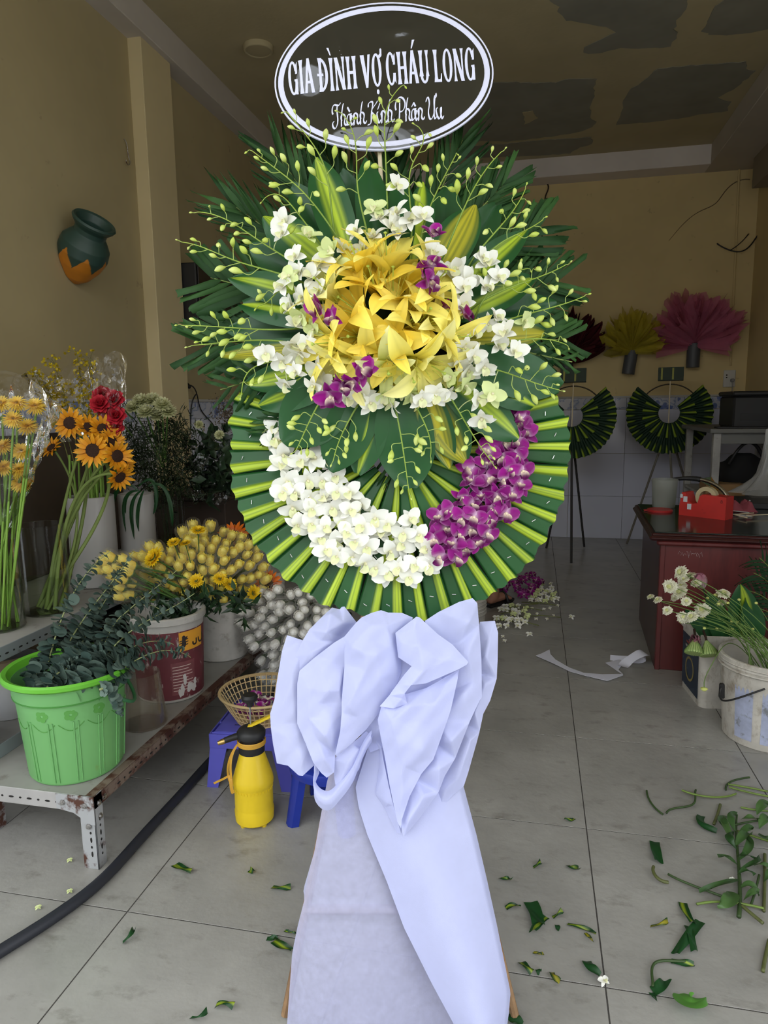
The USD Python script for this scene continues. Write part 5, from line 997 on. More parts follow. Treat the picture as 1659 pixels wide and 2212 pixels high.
leaf_stuff('fern_foliage', 'mass of feathery dark green fern filling the shelf behind the vases', 'foliage', [atY(u, v, 2.85+.25*rng.uniform()) for u, v in ((290, 940), (310, 980), (340, 960), (370, 1000), (330, 1030), (380, 1040), (400, 980), (350, 1060), (300, 1020), (280, 990), (410, 1050), (390, 940), (360, 930))], 2600, .045, .004, A(sr(20, 32, 20)), A(sr(50, 68, 36)), 44, .042)
leaf_stuff('broad_foliage', 'broad dark leaves beside the left edge of the leaf collar', 'foliage', [atY(u, v, 3.1) for u, v in ((450, 980), (480, 960), (470, 1020), (490, 1050), (450, 1050), (500, 1000))], 220, .085, .05, A(sr(28, 46, 32)), A(sr(62, 84, 56)), 45, .035)
leaf_stuff('dried_flowers', 'brownish dried filler flowers above the broad dark leaves', 'foliage', [atY(u, v, 3.2) for u, v in ((480, 880), (500, 900), (490, 915), (515, 890))], 700, .012, .008, A(sr(62, 52, 38)), A(sr(108, 92, 70)), 46, .03)
for k, (u, v, s, ph) in enumerate(((430, 918, .55, 'on the leafy bunch'), (474, 940, .6, 'touching the leaf collar'))): x, y, z = look(A([.1, -.8, .6])); copy_of(CK, 'white_filler_flower', frame(atY(u, v, 3.0), x, y, z, s), 'small white flower head '+ph, 'flower')
vd = A([-1.70, 2.98, ZU]); gvase(vd, .068, .30, 'clear glass vase with dark fern stems right of the white vases', .4)
for k in range(9):
    b = vd+A([rng.uniform(-.045, .045), rng.uniform(-.045, .045), .012]); t = b+A([rng.normal(0, .03), rng.normal(0, .03), .42]); obj('fern_stalk', tube([b, (b+t)/2, t], .0018, 5), mat('dark_stalk', sr(44, 62, 34), .6), None, smooth=True, label='thin dark fern stalk in the glass vase right of the white vases', cat='stalk', group='fern stalks')
for k, (pts, ph) in enumerate((([(300, 1060), (262, 1050), (243, 1090), (246, 1130)], 'furthest left'), ([(300, 1060), (275, 1070), (268, 1110), (272, 1150)], 'second from the left'), ([(305, 1060), (288, 1080), (284, 1120), (290, 1165)], 'longest, in the middle'), ([(310, 1060), (300, 1090), (297, 1120), (300, 1148)], 'straight, right of the longest'), ([(300, 1050), (330, 1040), (338, 1070), (330, 1110)], 'curling to the right'), ([(320, 1050), (350, 1050), (368, 1090), (372, 1140)], 'furthest right'))):
    P = [atY(u, v, 2.64) for u, v in pts]; v, f, c = blade(P, .016, 0, 70+k, up=toC, ns=16, nt=4); obj('strap_leaf', (v, f), m_leaf, None, smooth=True, col=c*.7, label='dark strap leaf drooping over the narrow white vase, '+ph, cat='leaf')
cr = thing('brown_crate', 'dark brown box on the shelf behind the yellow chrysanthemums', 'crate', loc=(-1.72, 3.45, ZU), rz=0.0)
obj('body', join([bx((-.2, -.25, 0), (.2, .25, .26), .004)]), mat('dark_brown_box', sr(58, 46, 38), .8, var=(6, .8, 1.1)), cr); obj('lid', bx((-.21, -.26, .26), (.21, .26, .285), .004), mat('dark_brown_box', 0), cr)
bc = thing('black_crate', 'black plastic crate in the shade under the upper shelf', 'crate', loc=(-1.90, 2.75, ZS))
m_blk = mat('black_plastic', (.014, .014, .015), .5)
obj('wall', join([bx((-.2, -.5, 0), (.2, .5, .02)), bx((-.2, -.5, 0), (-.19, .5, .24)), bx((.19, -.5, 0), (.2, .5, .05)), bx((.19, -.5, .20), (.2, .5, .24)), bx((-.2, -.5, 0), (.2, -.49, .24)), bx((-.2, .49, 0), (.2, .5, .24))]+[bx((.19, -.5+.1*k, .05), (.2, -.47+.1*k, .20)) for k in range(10)]), m_blk, bc)
bw = thing('brown_board', 'dark brown board leaning on the left wall behind the vases', 'board', loc=(XL+.035, 1.9, ZU)); obj('sheet', bx((0, 0, 0), (.018, 1.35, .62), .003), mat('brown_board', sr(78, 66, 54), .7, var=(5, .8, 1.1)), bw); obj('edge_strip', bx((-.003, 0, .60), (.021, 1.35, .625), .002), mat('dark_brown_box', 0), bw)
# pots at the left picture edge
wp = thing('white_pot', 'glossy white pot with a tan rim at the left picture edge', 'pot', loc=(-1.83, 2.02, ZS))
obj('body', lathe([(0, 0), (.085, 0), (.105, .05), (.125, .13), (.128, .17), (.124, .19), (.118, .19), (.10, .05), (0, .02)], 48), mat('white_glaze', (.62, .62, .64), .12), wp, smooth=40); obj('rim', lathe([(.124, .186), (.132, .19), (.135, .225), (.128, .232), (.120, .225), (.118, .188)], 48), mat('tan_rim', sr(150, 132, 108), .5), wp, smooth=40)
dp = thing('dark_pot', 'small black pot cut off by the left picture edge', 'pot', loc=(-1.77, 1.72, ZS)); obj('body', vessel(.06, .075, .12, .004, .004, .012), m_blk, dp, smooth=40)
wf = thing('white_bucket', 'white bucket on the floor under the rack at the left edge', 'bucket', loc=(-1.80, 1.98, 0)); obj('body', vessel(.10, .115, .16, .004, .006, .014), m_dirty, wf, smooth=40)
# hose
HP = [(-60, 2095), (0, 2055), (60, 2018), (130, 1972), (192, 1926), (300, 1815), (385, 1722), (440, 1660)]
P = [atZ(u, v, .016) for u, v in HP]+[A([-1.13, 2.5, .016]), A([-1.12, 3.2, .016]), A([-1.10, 4.0, .016])]; obj('hose', tube(spline(P, 70), .0155, 12), mat('black_rubber', (.018, .020, .028), .55), None, smooth=True, label='thick black rubber hose lying along the foot of the rack', cat='hose')
# stool, basket, sprayer, second stool
def stool_sq(loc, rz, w, h, c, label):
    th = thing('plastic_stool', label, 'stool', loc=loc, rz=rz); mt = mat('stool_'+c[0], c[1], .4, var=(5, .93, 1.05)); a = w/2
    top = bx((-a+.012, -a+.012, h-.02), (a-.012, a-.012, h), .008); obj('seat', top, mt, th)
    for i in range(5): obj('slot', bx((-a*.5, -a*.5+a*.25*i-.003, h-.0005), (a*.5, -a*.5+a*.25*i+.003, h+.0006)), mat('stool_slot', sr(40, 44, 100), .6), th)
    for sx_ in (-1, 1):
        for sy_ in (-1, 1):
            P = []
            for z, o, l in ((h, -.012, .080), (h*.8, -.006, .062), (0, .008, .040)):
                for dx, dy in ((0, 0), (l, 0), (l, .006), (.006, .006), (.006, l), (0, l)): P.append((sx_*(a+o-dx), sy_*(a+o-dy), z))
            P = A(P).reshape(3, 6, 3); V = P.reshape(-1, 3); F = []
            for i in range(2):
                for j in range(6): k = (j+1) % 6; F.append((i*6+j, i*6+k, (i+1)*6+k, (i+1)*6+j))
            obj('leg', (V, A(F)), mt, th)
    for s in (-1, 1):
        obj('apron', bx((-a+.005, s*(a-.006)-.003, h*.72), (a-.005, s*(a-.006)+.003, h-.004), .001), mt, th); obj('apron', bx((s*(a-.006)-.003, -a+.005, h*.72), (s*(a-.006)+.003, a-.005, h-.004), .001), mt, th)
    return th
stool_sq((-.945, 2.20, 0), .08, .29, .195, ('violet', sr(92, 92, 196)), 'low violet-blue square plastic stool carrying the tan basket')
bk = thing('plastic_basket', 'tan openwork plastic basket of purple orchids on the violet stool', 'basket', loc=(-.935, 2.20, .196))
m_tan = mat('tan_plastic', sr(206, 180, 132), .5, var=(6, .9, 1.05)); BR0, BR1, BH = .095, .150, .105
obj('rim', lathe([(BR1-.004, BH-.008), (BR1+.004, BH-.008), (BR1+.007, BH-.002), (BR1+.003, BH+.002), (BR1-.004, BH)], 56), m_tan, bk, smooth=True); obj('base', lathe([(0, 0), (BR0+.002, 0), (BR0+.002, .006), (0, .006)], 40), m_tan, bk)
for k in range(44): a = 2*math.pi*k/44; d = A([math.cos(a), math.sin(a), 0]); obj('rib', tube([d*BR0+A([0, 0, .003]), d*(BR0+BR1)/2+A([0, 0, BH/2-.002]), d*BR1+A([0, 0, BH-.004])], .0022, 4), m_tan, bk)
for q in (.2, .4, .6, .8): R_ = BR0+(BR1-BR0)*q; obj('hoop', tube([(R_*math.cos(t), R_*math.sin(t), BH*q) for t in np.linspace(0, 2*np.pi, 49)], .0019, 4, False), m_tan, bk)
for k in range(16):
    a, R_ = rng.uniform(0, 6.28), .085*math.sqrt(rng.uniform()); M = frame(A([-.935+R_*math.cos(a), 2.20+R_*math.sin(a), .222+rng.uniform(0, .028)]), *look(A([rng.normal(0, .5), rng.normal(-.3, .5), 1])), s=1.0)
    copy_of(P_KINDS[k % 3] if k % 5 else W_KINDS[1], 'loose_orchid_blossom', M, 'loose orchid blossom lying in the tan basket', 'flower', 'loose orchid blossoms in the basket')
spz = thing('pump_sprayer', 'yellow pump spray bottle with black knob standing by the violet stool', 'spray bottle', loc=(-.845, 1.885, 0), rz=.25)
m_yel = mat('yellow_plastic', sr(238, 206, 40), .38, var=(4, .95, 1.03), transl=.1)
obj('tank', lathe([(0, .008), (.054, .008), (.060, .014), (.062, .045), (.058, .055), (.060, .062), (.060, .125), (.063, .132), (.064, .142), (.062, .155), (.050, .195), (.040, .228), (.036, .238), (0, .238)], 48), m_yel, spz, smooth=40)
for k in range(4): a = .8+k*math.pi/2; obj('foot', lathe([(0, 0), (.008, 0), (.012, .014), (0, .014)], 12)[0]+A([.045*math.cos(a), .045*math.sin(a), 0]) if False else xf(lathe([(0, 0), (.008, 0), (.012, .014), (0, .014)], 12), frame((.045*math.cos(a), .045*math.sin(a), 0))), m_yel, spz)
for k in range(36): a = 2*math.pi*k/36; obj('seam_rib', bx((-.0008, -.0015, 0), (.0008, .0015, .007))[0] @ rotz(a)[:3, :3].T+A([.0605*math.cos(a), .0605*math.sin(a), .118]) if False else xf(bx((-.001, -.001, 0), (.001, .001, .007)), rotz(a) @ frame((.0605, 0, .118))), m_yel, spz)
obj('collar', lathe([(.036, .236), (.040, .238), (.041, .262), (.034, .268), (.034, .285), (.044, .288), (.045, .302), (.038, .312), (.020, .322), (0, .322)], 36), m_blk, spz, smooth=40)
obj('rod', tube([(0, 0, .32), (0, 0, .36), (0, 0, .40)], .0028, 8), mat('bare_steel', (.5, .5, .5), .3, metallic=1.0), spz, smooth=40); obj('knob', lathe([(0, .385), (.009, .385), (.010, .402), (.024, .406), (.026, .416), (.020, .424), (0, .426)], 28), m_blk, spz, smooth=40)
obj('nozzle', tube([(-.03, -.01, .296), (-.055, -.02, .293), (-.078, -.028, .288)], [.011, .010, .009], 12), m_blk, spz, smooth=40); obj('nozzle_tip', tube([(-.074, -.027, .289), (-.085, -.031, .286), (-.097, -.035, .283)], [.008, .0085, .006], 10), mat('brass', (.55, .38, .14), .35, metallic=1.0), spz, smooth=40)
L_ = [(-.012, -.004, .316), (.03, .006, .330), (.078, .016, .350)]; obj('trigger', hull([A(p)+A(q) for p in L_ for q in ((0, .009, 0), (0, -.009, 0), (.004, .007, .008), (.004, -.007, .008))]), m_yel, spz)
m_rib = mat('raffia_ribbon', sr(222, 170, 60), .5, transl=.2)
for q in range(4): obj('ribbon_wrap', lathe([(.0425+.0005*q, .262+.004*q), (.0445, .264+.004*q), (.0425, .267+.004*q)], 30), m_rib, spz, smooth=True)
def strip(P, w, nrm, n=16): P = spline(P, n); T = np.gradient(P, axis=0); S = np.cross(T, A(nrm)); S /= np.linalg.norm(S, axis=1, keepdims=True)+1e-9; V = np.stack([P-S*w/2, P+S*w/2], 1).reshape(-1, 3); return V, A([(2*i, 2*i+1, 2*i+3, 2*i+2) for i in range(n-1)])
for P, w in (([(-.04, -.02, .27), (-.062, -.035, .235), (-.070, -.04, .19), (-.066, -.04, .16)], .006), ([(-.04, -.02, .27), (-.056, -.036, .24), (-.060, -.044, .21), (-.058, -.042, .15)], .007), ([(-.066, -.04, .18), (-.082, -.045, .172), (-.10, -.05, .166), (-.112, -.05, .16)], .007), ([(-.066, -.04, .18), (-.06, -.05, .16), (-.058, -.052, .14), (-.054, -.05, .125)], .010)): obj('ribbon_tail', strip(P, w, (.3, -1, .1)), m_rib, spz, smooth=True)
rs = thing('round_stool', 'dark blue round plastic stool half hidden behind the bow', 'stool', loc=(-.618, 1.975, 0), rz=.25)
m_blue = mat('blue_plastic', sr(24, 48, 150), .4, var=(5, .92, 1.05)); obj('seat', lathe([(0, .205), (.115, .205), (.130, .198), (.134, .185), (.130, .165), (.124, .165), (.120, .190), (0, .196)], 48), m_blue, rs, smooth=40)
for k in range(4):
    a = -1.15+k*math.pi/2; d = A([math.cos(a), math.sin(a), 0]); t = A([-d[1], d[0], 0]); P = []
    for z, r_, w in ((.180, .112, .036), (.10, .125, .030), (0, .143, .027)):
        for s, o in ((-1, -.022), (-.85, 0), (-.35, .008), (.35, .008), (.85, 0), (1, -.022)): P.append(d*(r_+o)+t*w*s+A([0, 0, z]))
    V = A(P); F = [(i*6+j, i*6+j+1, (i+1)*6+j+1, (i+1)*6+j) for i in range(2) for j in range(5)]+[(i*6+5, i*6, (i+1)*6, (i+1)*6+5) for i in range(2)]+[(12, 13, 14, 15), (12, 15, 16, 17)]; obj('leg', (V, A(F)), m_blue, rs, smooth=30)
hkk = thing('wall_hook', 'small rusty wire hook on the left wall beside the pillar', 'hook'); obj('wire', tube(spline([atX(268, 300, XL+.003), atX(273, 308, XL+.012), atX(277, 335, XL+.012), atX(281, 352, XL+.018), atX(276, 356, XL+.022), atX(272, 345, XL+.022)], 18), .0028, 6), m_steel, hkk, smooth=True)
# on the left wall
wv = thing('wall_vase', 'dark green and orange zigzag clay vase hung tilted on the left wall', 'vase'); ax = unit(A([.60, -.22, .76])); x, y, z = look(ax, (0, 1, 0)); pr = [(0, -.20), (.045, -.195), (.09, -.15), (.130, -.07), (.148, .0), (.140, .06), (.112, .10), (.092, .125), (.094, .155), (.120, .185), (.128, .20), (.120, .212), (.104, .205), (.082, .165), (.080, .13), (.10, .08), (.12, .02)]
V, F = lathe(np.stack([np.interp(np.linspace(0, len(pr)-1, 180), range(len(pr)), A(pr)[:, k]) for k in (0, 1)], 1), 200); V = np.asarray(V); ang = np.arctan2(V[:, 1], V[:, 0])
zig = -.02+.05*(2/np.pi*np.arcsin(np.sin(ang*7))); green = (V[:, 2] > zig) ; C = np.where(green[:, None], A(sr(44, 70, 62)), A(sr(196, 122, 32))); X = V @ np.stack([x, y, z], 1).T*.78+A([XL+.072, 3.03, 2.03]); X[:, 0] = np.maximum(X[:, 0], XL+.002)
obj('body', (X, F), mat('painted_clay', 'col', .45, var=(8, .85, 1.08)), wv, smooth=True, col=C)
tv = thing('wall_box', 'black box-shaped speaker on the left wall behind the clipped palm', 'speaker', loc=(XL, 3.985, 1.80)); obj('cabinet', bx((.001, 0, 0), (.16, .62, .36), .006), m_blk, tv); obj('front_panel', bx((.16, .02, .02), (.168, .60, .34), .003), mat('dark_panel', (.02, .016, .015), .35), tv); obj('bracket', bx((.02, .2, -.05), (.05, .3, .0), .002), m_blk, tv)
cb = [atX(403, 832, XL+.03), atX(425, 850, XL+.04), atX(432, 880, XL+.03), atX(450, 905, XL+.03), atX(470, 940, XL+.04)]
pgx = thing('power_plug', 'black plug with looping black cord on the left wall above the dado', 'plug'); obj('plug_body', tube([atX(398, 830, XL+.006), atX(402, 832, XL+.02), atX(410, 836, XL+.03)], [.018, .02, .012], 10), m_blk, pgx, smooth=40); obj('cord', tube(spline(cb, 20), .004, 6), m_blk, pgx, smooth=True); obj('cord', tube(spline([cb[1], atX(415, 870, XL+.03), atX(412, 905, XL+.02), atX(408, 950, XL+.02)], 14), .004, 6), m_blk, pgx, smooth=True)
# ======================= right side and back of the room =======================
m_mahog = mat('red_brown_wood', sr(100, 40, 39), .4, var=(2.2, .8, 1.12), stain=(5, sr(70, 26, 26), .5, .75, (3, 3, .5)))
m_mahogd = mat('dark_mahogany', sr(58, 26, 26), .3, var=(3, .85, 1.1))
dk = thing('wooden_desk', 'dark red wooden desk with moulded top standing at the right', 'desk', loc=(.60, 3.44, 0), rz=-.05)
DW, DD, DH = 1.08, .82, .685
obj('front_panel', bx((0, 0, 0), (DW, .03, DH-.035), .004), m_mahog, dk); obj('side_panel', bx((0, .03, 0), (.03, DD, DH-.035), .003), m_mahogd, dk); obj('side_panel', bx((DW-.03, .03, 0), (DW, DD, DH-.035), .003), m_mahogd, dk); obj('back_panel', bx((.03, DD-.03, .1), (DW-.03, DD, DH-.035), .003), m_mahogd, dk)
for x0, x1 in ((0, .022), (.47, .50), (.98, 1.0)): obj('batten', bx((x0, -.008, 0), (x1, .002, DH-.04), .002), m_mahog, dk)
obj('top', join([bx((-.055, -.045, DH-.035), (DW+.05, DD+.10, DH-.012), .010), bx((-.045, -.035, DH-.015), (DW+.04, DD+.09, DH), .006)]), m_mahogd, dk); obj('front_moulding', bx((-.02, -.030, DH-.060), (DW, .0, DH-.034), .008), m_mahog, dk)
m_gtop = mat('desk_glass', (.012, .020, .016), .14, specular_ior_level=.6); obj('glass_plate', bx((-.030, -.022, DH), (DW+.03, DD+.075, DH+.006), .002), m_gtop, dk)
for j in range(9): x = .08+.012*j; obj('chalk_scribble', tube([(x, -.0005, .585+rng.uniform(-.012, .012)), (x+.006, -.0006, .59+rng.uniform(-.01, .01)), (x+.012, -.0005, .578+rng.uniform(-.012, .012))], .0007, 4), mat('chalk', (.45, .40, .40), .9), dk)
ZT = DH+.006
c = atZ(1436, 1098, ZT); cu = thing('plastic_cup', 'cloudy translucent plastic cup on the desk beside the red tape dispenser', 'cup', loc=(c[0], c[1]+.04, ZT)); obj('body', vessel(.062, .070, .165, .002, .003, .016, 40), mat('cloudy_plastic', (.55, .58, .54), .35, transl=.5, alpha=.5), cu, smooth=40)
obj('water', lathe([(0, .004), (.059, .004), (.065, .10), (0, .10)], 32), m_water, cu)
c = atZ(1427, 1106, ZT); ld = thing('red_disc', 'red plastic lid lying in front of the cloudy cup', 'lid', loc=(c[0], c[1]+.03, ZT)); obj('disc', lathe([(0, .010), (.060, .010), (.066, .012), (.069, .008), (.068, 0), (0, 0)], 40), mat('red_plastic', sr(178, 44, 46), .35), ld, smooth=40); obj('tab', bx((-.085, -.012, .002), (-.062, .012, .008), .002), mat('red_plastic', 0), ld)
# tape dispenser: a side profile pushed out sideways
p0, p1 = atZ(1466, 1112, ZT), atZ(1566, 1124, ZT); d = unit(p1-p0); nrm = A([-d[1], d[0], 0]); L_ = np.linalg.norm(p1-p0); td = thing('tape_dispenser', 'heavy red tape dispenser with a beige tape roll on the desk', 'tape dispenser', M=frame(p0, d, nrm, (0, 0, 1)))
pg = Polygon([(0, 0), (L_, 0), (L_, .118), (L_*.50, .122), (L_*.44, .112), (L_*.40, .075), (L_*.30, .068), (L_*.20, .078), (L_*.15, .108), (L_*.13, .125), (.012, .125), (0, .05)]); v, f = poly_mesh(pg.buffer(.003).buffer(-.003), .085); v = np.stack([v[:, 0], v[:, 2], v[:, 1]], 1); obj('body', (v, f[:, ::-1]), mat('red_metal', sr(200, 50, 44), .42, var=(9, .88, 1.06), stain=(20, sr(110, 22, 24), .64, .72)), td)
tr = lathe([(.034, -.016), (.056, -.016), (.056, .016), (.034, .016), (.034, -.016)], 40); obj('tape_roll', xf(tr, frame((L_*.52, .042, .105), (1, 0, 0), (0, 0, 1), (0, -1, 0))), mat('beige_tape', sr(190, 178, 140), .4), td, smooth=30)
for x, z, w, h in ((.022, .074, .022, .030), (.045, .036, .022, .030), (.004, .095, .014, .02)): obj('price_sticker', bx((x, -.0012, z), (x+w, 0, z+h)), mat('sticker_white', (.62, .64, .68), .5), td)
t_ = meshkit.text_mesh('8', .016, .0006); obj('label_print', (np.stack([np.array(t_.vertices)[:, 0]+L_-.03, -np.array(t_.vertices)[:, 2]-.0004, np.array(t_.vertices)[:, 1]+.085], 1), t_.faces), mat('dark_red_ink', sr(80, 18, 20), .6), td)
# pink cloth, sticks, notebook, cartons, armrest
def cushion(pts, h, seed): 
    P = Polygon(pts).buffer(0); V, F, _, _ = grid(lambda s, t: np.stack([s, t, s*0], -1), 14, 14); x0, y0, x1, y1 = P.bounds; X = V[:, 0]*(x1-x0)+x0; Y = (V[:, 1]+1)/2*(y1-y0)+y0; Z = h*(.6+.25*np.sin(X*95+seed)+.25*np.sin(Y*80+X*60))*np.clip(np.minimum.reduce([V[:, 0], 1-V[:, 0], (V[:, 1]+1)/2, (1-V[:, 1])/2])*7, .05, 1); return A(np.stack([X, Y, Z], 1)), F
c = atZ(1603, 1106, ZT); v, f = cushion([(-.09, -.07), (.10, -.07), (.10, .08), (-.09, .08)], .055, 2); obj('pink_cloth', (v+A([c[0]-.02, c[1]+.06, ZT]), f), mat('pink_cloth', sr(150, 72, 84), .9), None, smooth=True, label='crumpled dull pink cloth on the desk right of the tape dispenser', cat='cloth')
for k, (a, b, col, ph) in enumerate((((1572, 1112), (1625, 1118), 'w', 'white, with a white tip, nearest the tape dispenser'), ((1580, 1106), (1618, 1110), 'w', 'white, pointing under the pink cloth'), ((1585, 1116), (1628, 1112), 't', 'tan, crossing another'), ((1588, 1118), (1614, 1124), 't', 'tan, short and nearest the desk edge'), ((1612, 1120), (1680, 1117), 't', 'tan, running out of the picture'))):
    P = [atZ(*a, ZT)+A([0, 0, .004+.003*k]), (atZ(*a, ZT)+atZ(*b, ZT))/2+A([0, 0, .004+.003*k]), atZ(*b, ZT)+A([0, 0, .004+.003*k])]; obj('thin_stick', tube(P, .0032, 6), mat('white_stick', (.55, .55, .55), .5) if col == 'w' else m_pale, None, smooth=True, label='thin stick on the desk, '+ph, cat='stick')
c = atZ(1650, 1100, ZT); nb = thing('black_folder', 'black flat folder on the desk at the right picture edge', 'folder', loc=(c[0]+.05, c[1]+.1, ZT), rz=-.15); obj('cover', bx((-.16, -.11, 0), (.22, .12, .035), .004), m_blk, nb); obj('button', ball((-.10, -.04, .036), .005, 1), mat('white_stick', 0), nb)
P = [atY(1432, 1042, 4.35), atY(1452, 1036, 4.3), atY(1500, 1034, 4.25), atY(1535, 1042, 4.2), atY(1562, 1060, 4.15), atY(1574, 1082, 4.12)]
ch = thing('curved_armrest', 'curved black and chrome chair armrest arching behind the tape dispenser', 'armrest'); Q = spline(P, 30); obj('black_pad', tube(Q[:16], np.linspace(.006, .016, 16), 10), m_blk, ch, smooth=True); obj('chrome_tube', tube(np.vstack([Q[14:], [A([Q[-1][0], Q[-1][1]+.02, ZT+.01])]]), .011, 10), mat('chrome', (.6, .6, .6), .12, metallic=1.0), ch, smooth=True)
c = atZ(1545, 1090, ZT); lw = thing('folded_card', 'green and orange scrap of card behind the tape roll', 'card', loc=(c[0]+.03, c[1]+.35, ZT)); obj('green_half', hull([(-.06, 0, .11), (.02, 0, .13), (.03, .01, .06), (.03, .012, .06), (-.06, .002, .11), (.02, .002, .13)]), mat('dull_green', sr(84, 100, 72), .6), lw); obj('orange_half', hull([(.02, 0, .13), (.08, .02, .05), (.05, .02, .0), (.02, .0, .0), (.02, .004, .13), (.08, .024, .05)]), mat('dull_orange', sr(134, 96, 34), .6), lw)
# plastic film bundle
ZB_ = ZT; b = atZ(1648, 1072, ZT); V = []; n, m_ = 36, 16
for i in range(m_+1):
    f = i/m_; rr = np.interp(f, [0, .12, .3, .55, 1], [.19, .13, .07, .05, .055])
    for j in range(n): a = 2*math.pi*j/n; k = rr*(1+.16*math.sin(5*a+f*3)+.12*math.sin(9*a-f*5)); V.append((b[0]+.06+k*math.cos(a)+.03*f, b[1]+.14+k*math.sin(a)*.8, ZT+.002+.42*f))
F = [(i*n+j, i*n+(j+1) % n, (i+1)*n+(j+1) % n, (i+1)*n+j) for i in range(m_) for j in range(n)]; obj('film_bundle', (A(V), A(F)), film('film_bundle_clear', (.86, .87, .86), 1.5, .12, crinkle=30, haze=(.34, (.8, .8, .78))), None, smooth=True, label='gathered bundle of clear plastic film standing on the desk at the right edge', cat='plastic film')
# pale table with printer at the back right
tb = thing('pale_table', 'worn pale wooden table carrying a black printer by the back right corner', 'table', loc=(1.22, 5.2, 0)); m_tb = mat('chipped_pale_wood', (.40, .39, .37), .7, var=(7, .75, 1.1), stain=(20, (.2, .18, .15), .58, .7))
obj('tabletop', bx((-.03, -.03, 1.075), (.60, .95, 1.105), .004), mat('grey_table_top', (.16, .16, .15), .6), tb)
for x, y in ((0, 0), (.53, 0), (0, .87), (.53, .87)): obj('leg', bx((x, y, 0), (x+.05, y+.05, 1.075), .003), m_tb, tb)
obj('apron', bx((.05, .01, 1.0), (.53, .03, 1.075), .002), mat('grey_table_top', 0), tb); obj('shelf', bx((0, .02, .60), (.58, .9, .62), .002), m_tb, tb)
pr_ = thing('printer', 'black boxy printer on the pale table', 'printer', loc=(1.36, 5.3, 1.106)); obj('body', bx((0, 0, 0), (.44, .38, .22), .012), m_blk, pr_); obj('lid', bx((-.012, -.015, .222), (.46, .39, .255), .01), m_blk, pr_); obj('paper_slot', bx((.05, -.004, .05), (.30, .0, .10)), mat('slot_dark', (.004, .004, .004), .3), pr_); obj('screen', bx((.33, -.006, .02), (.43, 0, .16), .001), mat('pale_panel', (.25, .30, .38), .2), pr_); obj('tray', bx((-.12, -.10, .0), (.30, .0, .012), .003), m_blk, pr_)
def carton(name, label, u, v, Y_, w, d_, h, mt, rz=0, z0=None):
    c = atY(u, v, Y_); t = thing(name, label, 'box', loc=(c[0], c[1], c[2] if z0 is None else z0), rz=rz); obj('body', bx((-w/2, -d_/2, 0), (w/2, d_/2, h), .003), mt, t); obj('flap', bx((-w/2, -d_/2-.002, h), (w/2, -d_/2+.06, h+.003), .001), mt, t); return t
m_card = mat('brown_cardboard', sr(156, 122, 82), .85, var=(5, .9, 1.08))
carton('cardboard_box', 'small flat brown cardboard box on the shelf of the pale table', 1560, 1040, 5.35, .26, .2, .09, m_card, .0, .621); carton('purple_box', 'purple-grey box under the brown cardboard box behind the desk', 1550, 1070, 4.75, .34, .2, .62, mat('purple_grey', sr(84, 66, 84), .8), 0, 0.0); carton('black_box', 'black box behind the desk right of the purple-grey box', 1590, 1070, 4.62, .20, .2, .70, m_blk, 0, 0.0)
ir = thing('black_bag', 'black bag slumped on the shelf of the pale table', 'bag', loc=(1.50, 5.5, .621)); bv, bf = ball((0, 0, .15), .19, 4, (1, .75, .78)); bv = bv*(1+.10*np.sin(bv[:, :1]*31+2)*np.cos(bv[:, 2:]*27))+0; obj('body', (bv, bf), mat('matte_black_cloth', (.012, .012, .013), .95), ir, smooth=True); obj('strap', tube(spline([(-.12, -.1, .22), (0, -.12, .38), (.12, -.1, .22)], 14), .012, 6), m_blk, ir, smooth=True)
